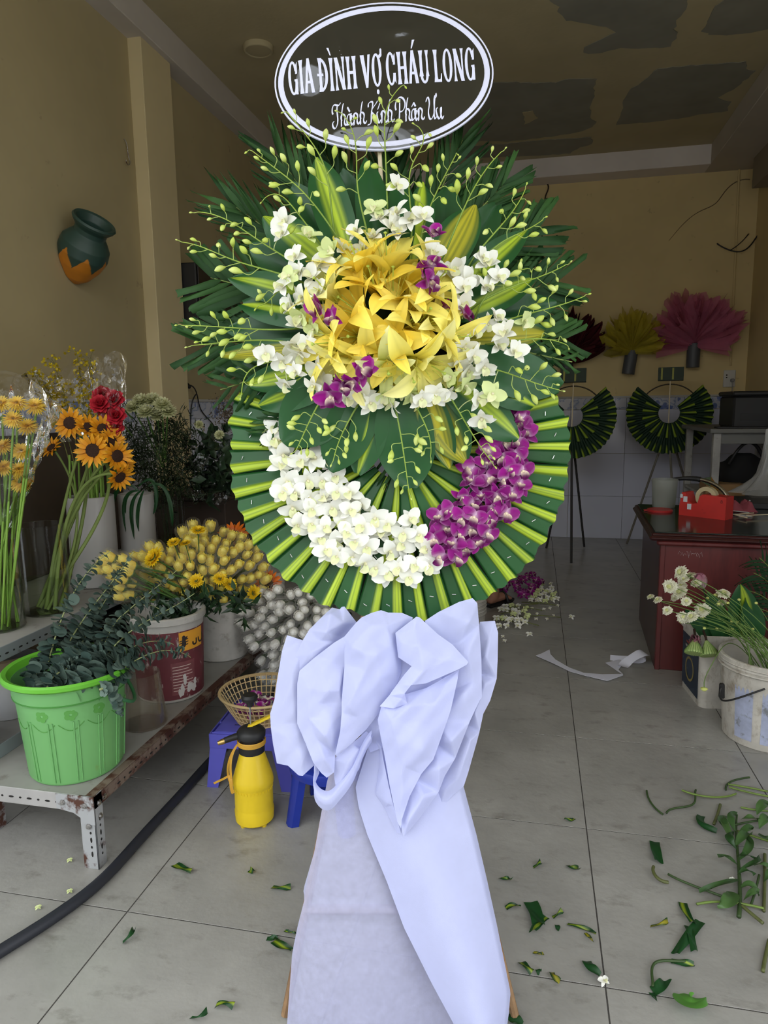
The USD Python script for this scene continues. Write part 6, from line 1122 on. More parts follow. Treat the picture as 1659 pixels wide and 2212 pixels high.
# half-made leaf collars on easels against the back wall
def mini(cu_, cv, Y_, label, a0, a1, seed, legs):
    c = atY(cu_, cv, Y_); ln = .12; n_ = unit(A([-.12, -math.cos(ln), math.sin(ln)])); x, y, z = look(n_); th = thing('leaf_collar_stand', label, 'wreath stand'); px = 6.4/1491*1.02*(Y_/6.5); r = np.random.default_rng(seed)
    def ringm(rr, ph, o): return c+x*rr*math.cos(ph)+y*rr*math.sin(ph)+z*o
    n = 28
    for q, (r0, r1, nn) in enumerate(((.19, .345, n), (.085, .215, 14))):
        for k in range(nn):
            p0_, p1_ = a0+(a1-a0)*k/nn, a0+(a1-a0)*(k+1)/nn; V, C = [], []; J = 11
            for i in range(5):
                for j in range(J+1): t = j/J; V.append(ringm(r0+(r1-r0)*i/4+r.normal(0, .001)+.004*math.sin(t*6+k)*(i == 4), p0_+(p1_-p0_)*t*1.03, .006+.012*q*0+.012*(t > .5)*(t < .95)+.004*q)); C.append(A(sr(140, 166, 40))*.8 if (.66 < t < .94) and (i >= 3 or (q == 1 and i >= 1)) else A(sr(22, 48, 30)))
            F = [(i*(J+1)+j, i*(J+1)+j+1, (i+1)*(J+1)+j+1, (i+1)*(J+1)+j) for i in range(4) for j in range(J)]; obj('folded_leaf', (A(V), A(F)), m_palm, th, smooth=True, col=A(C))
    V = [ringm(rr, a0+(a1-a0)*k/48, o) for k in range(49) for rr, o in ((.09, .003), (.335, .003), (.335, -.01), (.09, -.01))]; F = [(4*k+j, 4*k+(j+1) % 4, 4*k+4+(j+1) % 4, 4*k+4+j) for k in range(48) for j in range(4)]; obj('backing', (A(V), A(F)), mat('dark_backing', 0), th)
    obj('hoop', tube([ringm(.25, t, -.015) for t in np.linspace(a1, a0+2*math.pi, 20)], .006, 6), mat('dark_twig', sr(60, 50, 38), .7), th, smooth=True)
    B = [c+x*sx*.1+y*(.33+sy*.055)+z*(.03+sz*.02) for sx in (-1, 1) for sy in (-1, 1) for sz in (-1, 1)]; obj('foam_block', hull(B), mat('dark_leaf_block', sr(30, 48, 32), .6), th)
    for k in (-.45, .1): obj('leaf_strip', hull([c+x*(.1*k*1.6+s*.007)+y*(.33+sy*.05)+z*(.052+q*.002) for s in (-1, 1) for sy in (-1, 1) for q in (0, 1)]), mat('lime_strip', sr(150, 150, 50), .5), th)
    obj('stick', tube([c+y*.36+z*.0, c-y*.05-z*.0, c-y*.12], .005, 6), m_pale, th)
    for p in legs: f_ = atZ(*p); top = c-y*.1-z*.02; obj('leg', tube([top, (top+f_)/2, f_+A([0, 0, .006])], .010, 8), mat('easel_'+label[:4].strip(), sr(120, 114, 104), .7) if 'pale' in label else mat('easel_dark', sr(54, 52, 52), .7), th, smooth=40)
mini(1445, 893, 6.35, 'half-made leaf collar on a pale easel against the tiled back wall', math.radians(-222), math.radians(43), 5, ((1354, 1176), (1462, 1200), (1520, 1172)))
mini(1236, 900, 5.9, 'half-made leaf collar on a dark easel partly behind the wreath', math.radians(-222), math.radians(43), 6, ((1262, 1182), (1234, 1218), (1180, 1185)))
# tissue bouquets in wall tubes
def tissue(u, v, tu, tv, w, h, col, label, seed, fan, tube_len=.21, lean=0.0):
    r = np.random.default_rng(seed); c = atY(u, v, YB-.09); th = thing('tissue_bouquet', label, 'paper bouquet'); mt = mat('tissue_'+label.split()[0]+label.split()[1].strip(','), col, .9, transl=.35, alpha=None if seed == 23 else .72, var=(9, .85, 1.1)); top = atY(tu, tv, YB-.07)
    obj('wall_tube', tube([top-A([lean*tube_len, 0, tube_len]), top-A([lean*tube_len/2, 0, tube_len/2]), top], .056, 24), mat('grey_tube', (.07, .075, .085), .5), th, smooth=40)
    spiky = seed == 23
    for k in range(fan*2):
        f = (k//2)/(fan-1)*2-1; layer = k % 4; a = f*1.72+r.normal(0, .09); reach = r.uniform(.80, 1.02)*(1-.22*(layer == 3)) if spiky else r.uniform(.93, 1.0)*(1-.25*(layer == 3)); e = A([math.sin(a)*w, -.03-.05*layer+r.normal(0, .015), .02+(math.cos(a)*.80+.2)*h])*reach; s = unit(np.cross(e, A([0, 1., 0]))+r.normal(0, .3, 3)); n, q = 9, 10; V = []; ph_ = r.uniform(0, 6)
        for i in range(n+1):
            t = i/n; ww = (.03+.33*w*t**.8) if not spiky else .20*w*math.sin(math.pi*min(1, .12+.88*t))**.8+.004
            for j in range(q+1):
                b = j/q*2-1; ruf = (.035*math.sin(b*7+ph_)+.02*math.sin(b*13+ph_*2))*t**2 if not spiky else 0
                V.append(top+e*t*(1-.10*b*b*t*(not spiky))+unit(e)*ruf+s*ww*b+A([0, -.05*t*math.sin(b*6+ph_+t*2)-.012*layer, .02*t*math.cos(b*7+k)]))
        V = A(V); V[:, 1] = np.minimum(V[:, 1], YB-.02); F = [(i*(q+1)+j, i*(q+1)+j+1, (i+1)*(q+1)+j+1, (i+1)*(q+1)+j) for i in range(n) for j in range(q)]; obj('tissue_sheet', (V, A(F)), mt, th, smooth=True)
tissue(1510, 690, 1499, 742, .36, .36, sr(206, 120, 148), 'pink tissue paper bouquet, the widest, in a grey tube on the back wall', 21, 22)
tissue(1365, 710, 1365, 757, .23, .30, sr(206, 190, 66), 'yellow tissue paper bouquet in a slanted grey tube on the back wall', 22, 16, lean=.12)
tissue(1245, 720, 1225, 775, .33, .42, sr(86, 20, 30), 'dark red tissue paper bouquet partly behind the wreath on the back wall', 23, 20)
V = []
so = thing('wall_socket', 'white wall socket with a plug on the back wall right of the collar', 'socket', loc=atY(1575, 818, YB-.001)); obj('plate', bx((-.05, -.014, -.075), (.05, 0, .075), .004), mat('switch_plastic', (.55, .54, .5), .4), so)
for z in (.025, .005): obj('hole', bx((-.03, -.0155, z), (-.02, -.0135, z+.012)), m_dark, so)
obj('plug', bx((.005, -.05, -.03), (.035, -.012, .0), .006), mat('grey_plug', (.25, .25, .25), .5), so); obj('plug_cord', tube(spline([(.02, -.04, -.03), (.02, -.035, -.15), (.0, -.03, -.3)], 10), .004, 6), mat('grey_plug', 0), so, smooth=True)
cd_ = thing('conduit', 'thin painted conduit running down the back wall to the socket', 'conduit'); a, b = atY(1597, 366, YB-.008), atY(1578, 790, YB-.008); obj('pipe', tube([a, (a+b)/2, b], .010, 8), m_wall, cd_, smooth=40)
P = [atY(1180, 395, YB-.01), atY(1184, 410, YB-.015), atY(1179, 422, YB-.015), atY(1180, 436, YB-.015)]; hk = thing('hanging_tag', 'small brown thing hanging by a cord on the back wall under the beam', 'tag'); obj('cord', tube(spline(P, 10), .006, 5), mat('brown_cord', sr(50, 34, 22), .8), hk, smooth=True); c = atY(1180, 433, YB-.012); obj('weight', bx(c-A([.018, .008, .025]), c+A([.018, .008, .02]), .004), mat('brown_cord', 0), hk)
for p in ((1171, 511), (1203, 510)): c = atY(*p, YB); obj('wall_hole', lathe([(0, -.004), (.009, -.004), (.009, .004), (0, .004)], 10)[0] @ A([[1, 0, 0], [0, 0, 1], [0, -1, 0]])+A([c[0], YB, c[2]]) if False else xf(lathe([(0, -.003), (.009, -.003), (.009, .003), (0, .003)], 10), frame((c[0], YB, c[2]), (1, 0, 0), (0, 0, 1), (0, -1, 0))), m_dark, wb)
wi = thing('dangling_wire', 'loose dark wire looping off the back wall in the upper right corner', 'wire'); obj('wire', tube(spline([atY(1549, 526, YB-.02), atY(1575, 540, YB-.05), atY(1605, 542, YB-.06), atY(1625, 525, YB-.05), atY(1662, 486, YB-.04)], 24), .006, 6), m_blk, wi, smooth=True); obj('wire', tube(spline([atY(1577, 541, YB-.05), atY(1598, 526, YB-.04), atY(1617, 505, YB-.02)], 12), .004, 5), m_blk, wi, smooth=True)
obj('crack', tube(spline([atY(u, v, YB) for u, v in ((1445, 520), (1480, 480), (1515, 455), (1545, 440), (1565, 415), (1582, 398), (1620, 388))], 30), np.linspace(.002, .005, 30), 5), mat('wall_crack', (.16, .12, .07), .9), wb)
# buckets of the right foreground
bc_ = A([.915, 2.80, 0]); m_chalk = mat('dirty_chalky_plastic', (.56, .53, .47), .6, var=(9, .8, 1.12), stain=(18, (.26, .21, .15), .52, .72, (1, 1, .6)))
rb = thing('large_white_bucket', 'large dirty white paint bucket at the right edge holding pincushion flowers', 'bucket', loc=bc_); obj('body', vessel(.158, .180, .335, .004, .008, .034, 64), m_chalk, rb, smooth=35)
for z in (.288, .312): obj('rim_ridge', lathe([(.179, z), (.189, z+.002), (.189, z+.007), (.180, z+.009)], 64), m_chalk, rb, smooth=True)
FR = math.atan2(-bc_[1], -bc_[0]); m_lab = mat('worn_blue_label', (.42, .46, .62), .6, var=(16, .75, 1.15), stain=(26, (.20, .21, .22), .56, .66))
for a0_, a1_ in ((FR-.72, FR-.30), (FR-.12, FR+.55), (FR+.75, FR+1.4)): wrapl(.158, .180, .03, .255, .335, a0_, a1_, .0015, 'worn_label', m_lab, rb)
def rim(a, z, r=.188): return (r*math.cos(a), r*math.sin(a), z)
obj('handle', tube(spline([rim(FR-1.12, .20, .182), rim(FR-.95, .165, .20), rim(FR-.65, .185, .215), rim(FR-.3, .235, .205), rim(FR-.08, .262, .192)], 24), .0035, 8), mat('black_wire', (.02, .02, .02), .5), rb, smooth=True); 
x_ = A(rim(FR-1.14, .18, .178)); obj('handle_clip', bx(x_-A([.010, .010, .03]), x_+A([.010, .010, .03]), .004), m_blk, rb)
tn_c = (atZ(1510, 1532)+A([.085, .15, 0])); tn = thing('square_tub', 'rectangular worn white tub with a dark blue label left of the large bucket', 'tub', loc=tn_c, rz=.10)
def rrect(w, d_, r, n=6): return np.asarray(sbox(-w/2+r, -d_/2+r, w/2-r, d_/2-r).buffer(r, n).exterior.coords)[:-1]
def loft(secs): 
    V = np.vstack([np.c_[rrect(w, d_, r), np.full(len(rrect(w, d_, r)), z)] for w, d_, r, z in secs]); k = len(rrect(1, 1, .1)); return V, A([(i*k+j, i*k+(j+1) % k, (i+1)*k+(j+1) % k, (i+1)*k+j) for i in range(len(secs)-1) for j in range(k)])
obj('body', loft([(.01, .01, .004, 0), (.19, .26, .03, 0), (.205, .285, .032, .29), (.222, .302, .036, .292), (.224, .304, .036, .325), (.214, .294, .032, .328), (.196, .276, .03, .322), (.18, .25, .03, .01), (.01, .01, .004, .008)]), m_chalk, tn, smooth=35)
m_nav = mat('navy_label', sr(38, 52, 70), .5, var=(7, .8, 1.3), stain=(20, (.25, .26, .27), .62, .70)); 
lo = A([(-.0965-.0012-.0075*z/.29, y_, z) for z in (.03, .27) for y_ in (-.105, .105)]); obj('side_label', hull(np.vstack([lo, lo+A([.0008, 0, 0])])), m_nav, tn)
for j, (z, w_) in enumerate(((.235, .05), (.215, .06), (.20, .045))): obj('label_stripe', hull([(-.0985-.0075*(z+q)/.29-e, y_, z+q) for q in (0, .009) for y_ in (-w_, w_) for e in (0, .0008)]), mat('label_'+('red', 'pale', 'grey')[j], ((.30, .06, .05), (.4, .4, .38), (.2, .22, .24))[j], .6), tn)
obj('label_emblem', xf(lathe([(.045, 0), (.055, 0), (.055, .001), (.045, .001), (.045, 0)], 30), frame((-.1022, 0, .125), (0, -1, 0), (0, 0, 1), (-1, 0, 0))), mat('label_gold', sr(140, 124, 70), .5), tn)
bb = thing('back_white_bucket', 'second white bucket behind the large one at the right picture edge', 'bucket', loc=(1.28, 3.17, 0)); obj('body', vessel(.14, .16, .33, .004, .007, .02, 48), m_chalk, bb, smooth=35)
# pincushion flowers
V, F, C = [], [], []; n = 0; r = np.random.default_rng(77)
for q, (cnt, rad, L, th0) in enumerate(((22, .012, .017, .0), (20, .009, .014, .35), (14, .005, .010, .8))):
    for j in range(cnt): vv, f, ss, t = petal(L*r.uniform(.85, 1.15), .009, P_ROUND, th0+r.normal(0, .15), -.4, .3, 4, 2, ruffle=.5, seed=j); vv = xf((vv+A([0, rad*.6, .002*q]), f), rotz(2*math.pi*(j+.5*q)/cnt))[0]; V.append(vv); F.append(f+n); n += len(vv); C.append(mix(A(sr(222, 222, 180)), A(sr(244, 242, 224)), ss))
PPART = [('petals', (np.vstack(V), np.vstack(F)), m_petal, np.vstack(C)), ('cushion', ball((0, 0, .006), .008, 2, (1, 1, .6)), mat('pincushion', sr(206, 210, 140), .8, bump=(400, .8, .003)), None), ('calyx', lathe([(.002, -.008), (.007, -.003), (.009, .001), (0, .002)], 10), mat('calyx_green', 0), None)]
PF = [(1473, 1238, 1.35), (1477, 1252, 1.0), (1491, 1248, 1.3), (1449, 1267, 1.3), (1474, 1268, 1.0), (1470, 1280, 1.35), (1459, 1292, .8), (1407, 1292, .75), (1423, 1298, .85), (1443, 1320, .9), (1474, 1335, 1.2), (1475, 1332, .9), (1496, 1334, 1.15), (1518, 1319, 1.4), (1562, 1285, 1.25), (1560, 1305, 1.0), (1482, 1300, .9), (1504, 1262, .9)]
for k, (u, v, s) in enumerate(PF):
    rr = np.random.default_rng(230+k); Y_ = 2.80+rr.uniform(-.05, .12)+(.10 if u > 1540 else 0); p = atY(u, v, Y_); b = bc_+A([rr.uniform(-.06, .10), rr.uniform(-.05, .09), .06]); edge = bc_+A([rr.uniform(-.11, .03), rr.uniform(-.10, .05), .35])
    P = spline([b, edge, edge*.45+p*.55+A([0, 0, .02+rr.uniform(0, .03)]), p], 22); d = unit(P[-1]-P[-3]); fc = unit(d*.5+RC[:, 2]*.6+RC[:, 1]*.35+rr.normal(0, .25, 3)); x, y, z = look(fc)
    th = thing('pincushion_flower', 'creamy white pincushion flower '+('topmost', 'just under the topmost', 'broad, right of the topmost', 'in the upper left', 'small, behind the broad upper one', 'full, in the middle of the upper group', 'small, below the full one', 'furthest left', 'second from the left', 'in profile against the desk', 'lower left pair, behind', 'lower left pair, in front', 'lower pair, right one', 'largest and lowest on the right', 'alone at the right, upper', 'alone at the right, lower', 'faint, in the middle of the stems', 'half hidden beside the lotus bud')[k], 'flower')
    for nm_, me_, mt_, cl_ in PPART: obj(nm_, xf(me_, frame(p+z*.006, x, y, z, s)), mt_, th, smooth=True, col=cl_)
    obj('stem', tube(P, np.linspace(.0026, .0015, 22), 6), mat('pincushion_stalk', sr(98, 128, 58), .6), th, smooth=True)
BUDP = []
for k in range(22):
    rr = np.random.default_rng(270+k); b = bc_+A([rr.uniform(-.05, .10), rr.uniform(-.05, .09), .06]); u, v = rr.uniform(1470, 1640), rr.uniform(1280, 1370); v = max(v, 1270+.2*(u-1470)); p = atY(u, v, 2.83+rr.uniform(-.05, .1)); edge = bc_+A([rr.uniform(-.11, .03), rr.uniform(-.10, .05), .35]); P = spline([b, edge, edge*.5+p*.5+A([0, 0, .02]), p], 18)
    th = thing('pincushion_bud', 'slim bud stalk', 'stalk', group='bud stalks in the large bucket'); BUDP.append((th, (u, v))); obj('stem', tube(P, np.linspace(.0024, .0012, 18), 5), mat('pincushion_stalk', 0), th, smooth=True); obj('bud', ball(P[-1], .0065, 1, (1, 1, .8)), mat('pale_bud', sr(206, 212, 120), .6), th, smooth=True)
for (t_h, _), l_ in zip(BUDP, rowlabels([q for _, q in BUDP], 14)): tag(t_h, 'slim pincushion bud stalk, bud '+l_)
P = [atY(1552, 1410, 2.70), atY(1535, 1440, 2.66), atY(1523, 1465, 2.66), atY(1521, 1485, 2.66)]; hb = thing('drooping_bud', 'single bud on a bent stalk hanging in front of the square tub', 'stalk'); obj('stem', tube(spline([bc_+A([-.05, .02, .28])]+P, 20), .0016, 5), mat('pincushion_stalk', 0), hb, smooth=True); obj('flower_head', lathe([(0, -.01), (.008, -.008), (.014, 0), (.006, .004), (0, .004)], 12)[0]+P[-1] if False else xf(lathe([(0, -.01), (.008, -.008), (.014, 0), (.006, .004), (0, .004)], 12), frame(P[-1]+A([0, 0, -.004]))), mat('pale_bud', 0), hb, smooth=True)
# lotus buds and pods
def lotus(u, v, Y_, face, s, label, seed):
    r = np.random.default_rng(seed); x, y, z = look(A(face)); M = frame(atY(u, v, Y_), x, y, z, s); th = thing('lotus_bud', label, 'flower')
    for q, (cnt, th0, rad) in enumerate(((3, 1.25, .004), (4, 1.2, .010), (5, 1.1, .014))):
        for j in range(cnt): vv, f, ss, t = petal(.075, .046, P_SEP, th0, .75, .6, 8, 5); vv = xf((vv+A([0, rad*.5, 0]), f), rotz(2*math.pi*(j+.5*q)/cnt))[0]; obj('petal', xf((vv, f), M), m_petal, th, smooth=True, col=mix(A(sr(206, 196, 186)), A(sr(196, 128, 150)), np.clip(ss*1.1+.2*np.sin(t*12), 0, 1)))
    e = M[:3, 3]; obj('stem', tube(spline([e, e-z*.06+A([0, 0, -.02]), e-z*.1+A([0, 0, -.10])], 10), .004, 6), mat('dark_stalk', 0), th, smooth=True)
lotus(1506, 1385, 2.98, (-.35, -.75, .35), .85, 'faded pink lotus bud hanging over the square tub', 301); lotus(1519, 1270, 3.05, (-.4, -.3, .9), .95, 'faded pink lotus bud behind the topmost pincushion flowers', 302)
for k, (u, v, ph) in enumerate(((1500, 1398, 'left'), (1530, 1402, 'right'))):
    e = atY(u, v, 2.93); M = frame(e, *look(A([.12*(2*k-1), -.55, -.8]))); th = thing('lotus_pod', f'pale green pleated lotus pod resting on the square tub, the {ph} one', 'seed pod'); n = 22; V = [];
    for z, r_, am in ((-.035, .006, 0), (-.02, .014, .001), (.0, .025, .003), (.018, .034, .004), (.026, .036, .003), (.028, .030, .0), (.028, .001, 0)):
        for j in range(n*2): a = math.pi*j/n; V.append(((r_+am*math.cos(n*a))*math.cos(a), (r_+am*math.cos(n*a))*math.sin(a), z))
    F = [(i*44+j, i*44+(j+1) % 44, (i+1)*44+(j+1) % 44, (i+1)*44+j) for i in range(6) for j in range(44)]; obj('pod', xf((A(V), A(F)), M), mat('pod_green', 'col', .6), th, smooth=True, col=np.tile(A([sr(112, 148, 70), sr(190, 208, 136)]), (22*7, 1))); obj('stalk', tube([e-M[:3, 2]*.03, e-M[:3, 2]*.05, e-M[:3, 2]*.07+A([0, .02, 0])], .005, 8), mat('brown_cord', 0), th, smooth=True)
# broad leaves and palms behind the buckets
for k, (pts, w, kd, ph) in enumerate((([(1600, 1410), (1605, 1330), (1598, 1262)], .13, 1, 'upright behind the pincushion stems'), ([(1560, 1400), (1548, 1330), (1528, 1280)], .09, 0, 'dark, left of the upright one'), ([(1630, 1400), (1625, 1340), (1612, 1290)], .10, 0, 'dark, right of the upright one'), ([(1545, 1400), (1500, 1335), (1480, 1318)], .07, 0, 'curling low among the stems'))):
    P = [atY(u, v, 3.02) for u, v in pts]; v, f, c = blade(P, w, kd, 330+k, up=RC[:, 2], tipcut=.9); obj('dracaena_leaf', (v, f), m_leaf, None, smooth=True, col=c, label='broad dracaena leaf in the right buckets, '+ph, cat='leaf')
for k, (b, t, ph) in enumerate((((1690, 1330), (1612, 1275), 'lowest'), ((1690, 1300), (1628, 1238), 'in the middle'), ((1690, 1280), (1640, 1205), 'highest'), ((1700, 1350), (1600, 1310), 'reaching furthest left'))):
    P = [atY(*b, 3.2), atY((b[0]+t[0])/2, (b[1]+t[1])/2-12, 3.2), atY(*t, 3.18)]; st = spline(P, 16); th = thing('areca_frond', 'thin dark palm frond at the right edge in front of the desk, '+ph, 'palm frond'); obj('rachis', tube(st, .002, 5), mat('rachis_green', 0), th, smooth=True)
    for j in range(8):
        for s in (-1, 1): i = 2+int(j*1.6); d = unit(st[min(i+1, 15)]-st[i-1]); q = unit(d+unit(np.cross(d, RC[:, 2]))*s*.8); v, f, c = blade([st[i], st[i]+q*.06, st[i]+q*.115-A([0, 0, .02])], .010, 0, j, up=RC[:, 2], ns=5, nt=2, shape=lambda s: (.4+.6*np.clip(s/.2, 0, 1))*np.clip((1-s)*1.6, .03, 1)); obj('leaflet', (v, f), m_palm, th, smooth=True, col=np.tile(A(sr(34, 62, 36)), (len(v), 1)))
# ======================= litter on the floor, the seated person =======================
m_paper = mat('white_paper', (.80, .81, .92), .7, transl=.15)
P1 = [(1157, 1418), (1170, 1414), (1187, 1406), (1189, 1416), (1200, 1428), (1230, 1444), (1260, 1455), (1300, 1460), (1345, 1457), (1346, 1460), (1312, 1474), (1265, 1462), (1230, 1452), (1195, 1436)]
g = [atZ(*q, .002)[:2] for q in P1]; v, f = poly_mesh(Polygon(g).buffer(0), .0015); v = np.array(v); v[:, 2] += .003+.006*np.abs(np.sin(v[:, 0]*14)); obj('paper_strip', (v, f), m_paper, None, label='curved sliver of white paper cut from the sign, flat on the floor', cat='paper')
pq = thing('paper_curl', 'looped white paper offcut on the floor beside the desk', 'paper'); g = [atZ(*q, .002)[:2] for q in ((1308, 1433), (1340, 1425), (1346, 1434), (1336, 1448), (1345, 1457), (1335, 1452))]; v, f = poly_mesh(Polygon(g).buffer(0), .0015); obj('tail', (v+A([0, 0, .004]), f), m_paper, pq)
P = [atZ(1345, 1440, .01), atZ(1362, 1424, .03), atZ(1382, 1412, .06), atZ(1395, 1412, .05), atZ(1390, 1422, .02), atZ(1370, 1425, .01), atZ(1345, 1424, .008), atZ(1318, 1422, .006)]; obj('loop', strip(P, .05, (0, -.45, 1), 30), m_paper, pq, smooth=True)
def scrap(pts, w0, kind, label, seed, z=.003, square=True):
    w = w0*.85; r = np.random.default_rng(seed); P = [atZ(u, v, z+(.004+.008*r.uniform())*(i == len(pts)//2 or i == len(pts)-1)) for i, (u, v) in enumerate(pts)]
    v, f, c = blade(P, w, kind, seed, up=A([0, 0, 1.]), fold=.12, ns=10, nt=10, shape=(lambda s: s*0+1.0-.15*s) if square else None); v = np.array(v); v[:, 2] = np.maximum(v[:, 2], .0012)
    obj('leaf_scrap', (v, f), m_leaf, None, smooth=True, col=c*(.72 if kind < 2 else .55), label=label, cat='leaf scrap')
SC_ = [([(1240, 1768), (1228, 1770), (1219, 1768)], .014, 1, 'small curled leaf scrap just above the tile joint crossing'), ([(1152, 1874), (1160, 1868), (1169, 1860)], .013, 1, 'small twisted leaf scrap right of the skirt'), ([(1226, 1869), (1238, 1873), (1252, 1874)], .014, 2, 'thin leaf scrap left of the tile joint'), ([(1080, 1896), (1095, 1897), (1106, 1897)], .013, 1, 'flat dark leaf scrap touching the skirt'),
       ([(1093, 1962), (1105, 1955), (1124, 1957)], .018, 2, 'hooked yellow-green leaf scrap beside the skirt'), ([(1146, 1948), (1158, 1975), (1163, 1996)], .045, 0, 'broad dark leaf piece lying right of the skirt'), ([(1180, 1980), (1163, 1994), (1150, 2012)], .024, 1, 'striped leaf strip crossing the broad dark piece'), ([(1194, 1982), (1205, 1974), (1215, 1966)], .012, 2, 'small striped scrap beside the broad dark piece'),
       ([(1203, 1998), (1206, 2006)], .014, 0, 'tiny dark triangular leaf chip'), ([(1226, 1996), (1258, 2003), (1288, 2015)], .011, 2, 'long thin leaf scrap beside the tile joint'), ([(1264, 2015), (1280, 2031)], .010, 3, 'short yellow leaf sliver beside the tile joint'), ([(1152, 2057), (1173, 2061)], .010, 3, 'small yellow scrap near the skirt edge'), ([(1126, 2078), (1138, 2088), (1150, 2100)], .022, 2, 'lime-banded leaf strip near the lower skirt'), ([(1160, 2094), (1166, 2100)], .016, 0, 'small dark chip beside the lime-banded strip'), ([(1192, 2100), (1200, 2112), (1208, 2120)], .015, 3, 'yellowish strip lying on the lower tile joint'), ([(1267, 2076), (1278, 2090), (1294, 2104)], .026, 0, 'dark wedge-shaped leaf piece near the lower joint crossing'),
       ([(1414, 1818), (1418, 1840), (1424, 1862)], .034, 0, 'shrivelled leaf with a long curled stalk'), ([(1475, 1950), (1483, 1972), (1498, 1994)], .026, 2, 'dark square-cut leaf strip, upper piece of the crossed pair'), ([(1486, 2000), (1494, 2025), (1500, 2055)], .022, 0, 'dark leaf strip of the crossed pair, upright one'), ([(1513, 1990), (1490, 2018), (1458, 2060)], .028, 0, 'dark leaf strip of the crossed pair, slanting one'), ([(1405, 2001), (1425, 1996), (1444, 1988)], .012, 3, 'thin striped scrap between two tiles at the right'), ([(1450, 2076), (1480, 2080), (1500, 2083)], .020, 1, 'dark strip at the end of the bent green stalk'), ([(1410, 2142), (1428, 2128), (1440, 2116)], .030, 0, 'dark leaf piece at the lower end of the bent stalk'),
       ([(1407, 2144), (1415, 2158)], .014, 0, 'small dark tip under the bent stalk'), ([(378, 1867), (395, 1875), (415, 1880)], .030, 2, 'twisted striped leaf scrap near the yellow sprayer'), ([(540, 1886), (546, 1876)], .020, 2, 'short striped leaf scrap below the sprayer'), ([(588, 1916), (608, 1917), (628, 1916)], .018, 1, 'flat dark leaf strip left of the skirt'), ([(265, 2036), (280, 2020), (290, 2003)], .012, 0, 'thin dark leaf sliver on the left tiles'), ([(576, 2028), (598, 2024)], .016, 0, 'dark leaf scrap at the left of the skirt'), ([(592, 2032), (612, 2044), (634, 2052)], .026, 2, 'bent lime-banded leaf scrap touching the skirt'), ([(615, 2010), (638, 2016)], .010, 1, 'thin scrap above the bent lime-banded one'), ([(466, 2172), (485, 2166), (505, 2172)], .020, 2, 'curved leaf scrap at the bottom left'), ([(412, 2198), (428, 2196), (448, 2182)], .010, 0, 'forked dark twig-like scrap at the bottom left'),
       ([(1515, 1762), (1525, 1785), (1548, 1796)], .028, 0, 'curled leaf near the pile of stems'), ([(1100, 2190), (1122, 2210)], .03, 0, 'leaf scrap behind the right wooden leg')]
for k, (p, w, kd, lb) in enumerate(SC_): scrap(p, w, kd, lb, 400+k)
def stalk(pts, r, col, label, z=.006): obj('stalk_offcut', tube(spline([atZ(u, v, z) for u, v in pts], 18), r, 7), mat('cut_stem_'+col, {'dark': sr(56, 78, 40), 'light': sr(108, 132, 58), 'brown': sr(92, 98, 56)}[col], .55, var=(30, .85, 1.1)), None, smooth=True, label=label, cat='stem')
ST = [([(1397, 1708), (1400, 1722), (1415, 1745), (1432, 1759)], 'dark', 'dark cut stem at the left of the stem litter'), ([(1440, 1756), (1470, 1744), (1496, 1738), (1502, 1722), (1503, 1706)], 'dark', 'bent cut stem with a raised right end'), ([(1473, 1707), (1510, 1718), (1550, 1722), (1590, 1714)], 'light', 'long pale green stem under the topmost one'), ([(1568, 1706), (1580, 1688), (1600, 1682), (1619, 1679)], 'dark', 'topmost crooked cut stem'), ([(1573, 1694), (1610, 1700), (1660, 1710)], 'light', 'pale stem running out of the picture, upper'), ([(1575, 1700), (1620, 1712), (1660, 1720)], 'light', 'pale stem running out of the picture, lower'), ([(1556, 1738), (1548, 1765), (1542, 1780)], 'brown', 'short brownish stem left of the leafy branch'),
      ([(1600, 1744), (1630, 1749), (1670, 1752)], 'light', 'pale stem among the leaves at the right edge'), ([(1588, 1782), (1620, 1775), (1665, 1770)], 'dark', 'stem crossing the leafy branch, upper'), ([(1590, 1794), (1620, 1804), (1665, 1818)], 'light', 'pale stem crossing the leafy branch, lower'), ([(1443, 1888), (1480, 1906), (1530, 1925), (1575, 1942)], 'dark', 'long stem slanting left of the leafy branch'), ([(1505, 1953), (1545, 1948), (1600, 1952), (1650, 1962)], 'light', 'pale stem below the leafy branch'), ([(1652, 1845), (1652, 1900), (1650, 1968)], 'brown', 'thick brownish stem standing upright at the right edge'), ([(1640, 1890), (1630, 1930), (1622, 1955)], 'dark', 'dark stem beside the thick brownish one'), ([(1602, 1956), (1625, 1975), (1648, 1994)], 'brown', 'thin stem under the leafy branch'), ([(1662, 2030), (1655, 2060), (1648, 2098)], 'brown', 'thick stem cut off by the right edge'), ([(1480, 2076), (1440, 2075), (1415, 2080), (1408, 2100), (1410, 2130)], 'dark', 'long bent green stalk near the bottom right'), ([(1412, 1872), (1412, 1885), (1425, 1900), (1444, 1906)], 'brown', 'thin curled stalk of the shrivelled leaf')]
for k, (p, c, lb) in enumerate(ST): stalk(p, .0032 if c != 'brown' else .0045, c, lb, .006+.004*(k % 3))
lb_ = thing('leafy_branch', 'cut leafy green branch lying on the floor at the right', 'branch'); S = spline([atZ(u, v, .012) for u, v in ((1596, 1980), (1598, 1920), (1594, 1850), (1590, 1790), (1592, 1760))], 24); obj('stem', tube(S, np.linspace(.006, .003, 24), 7), mat('cut_stem_dark', 0), lb_, smooth=True)
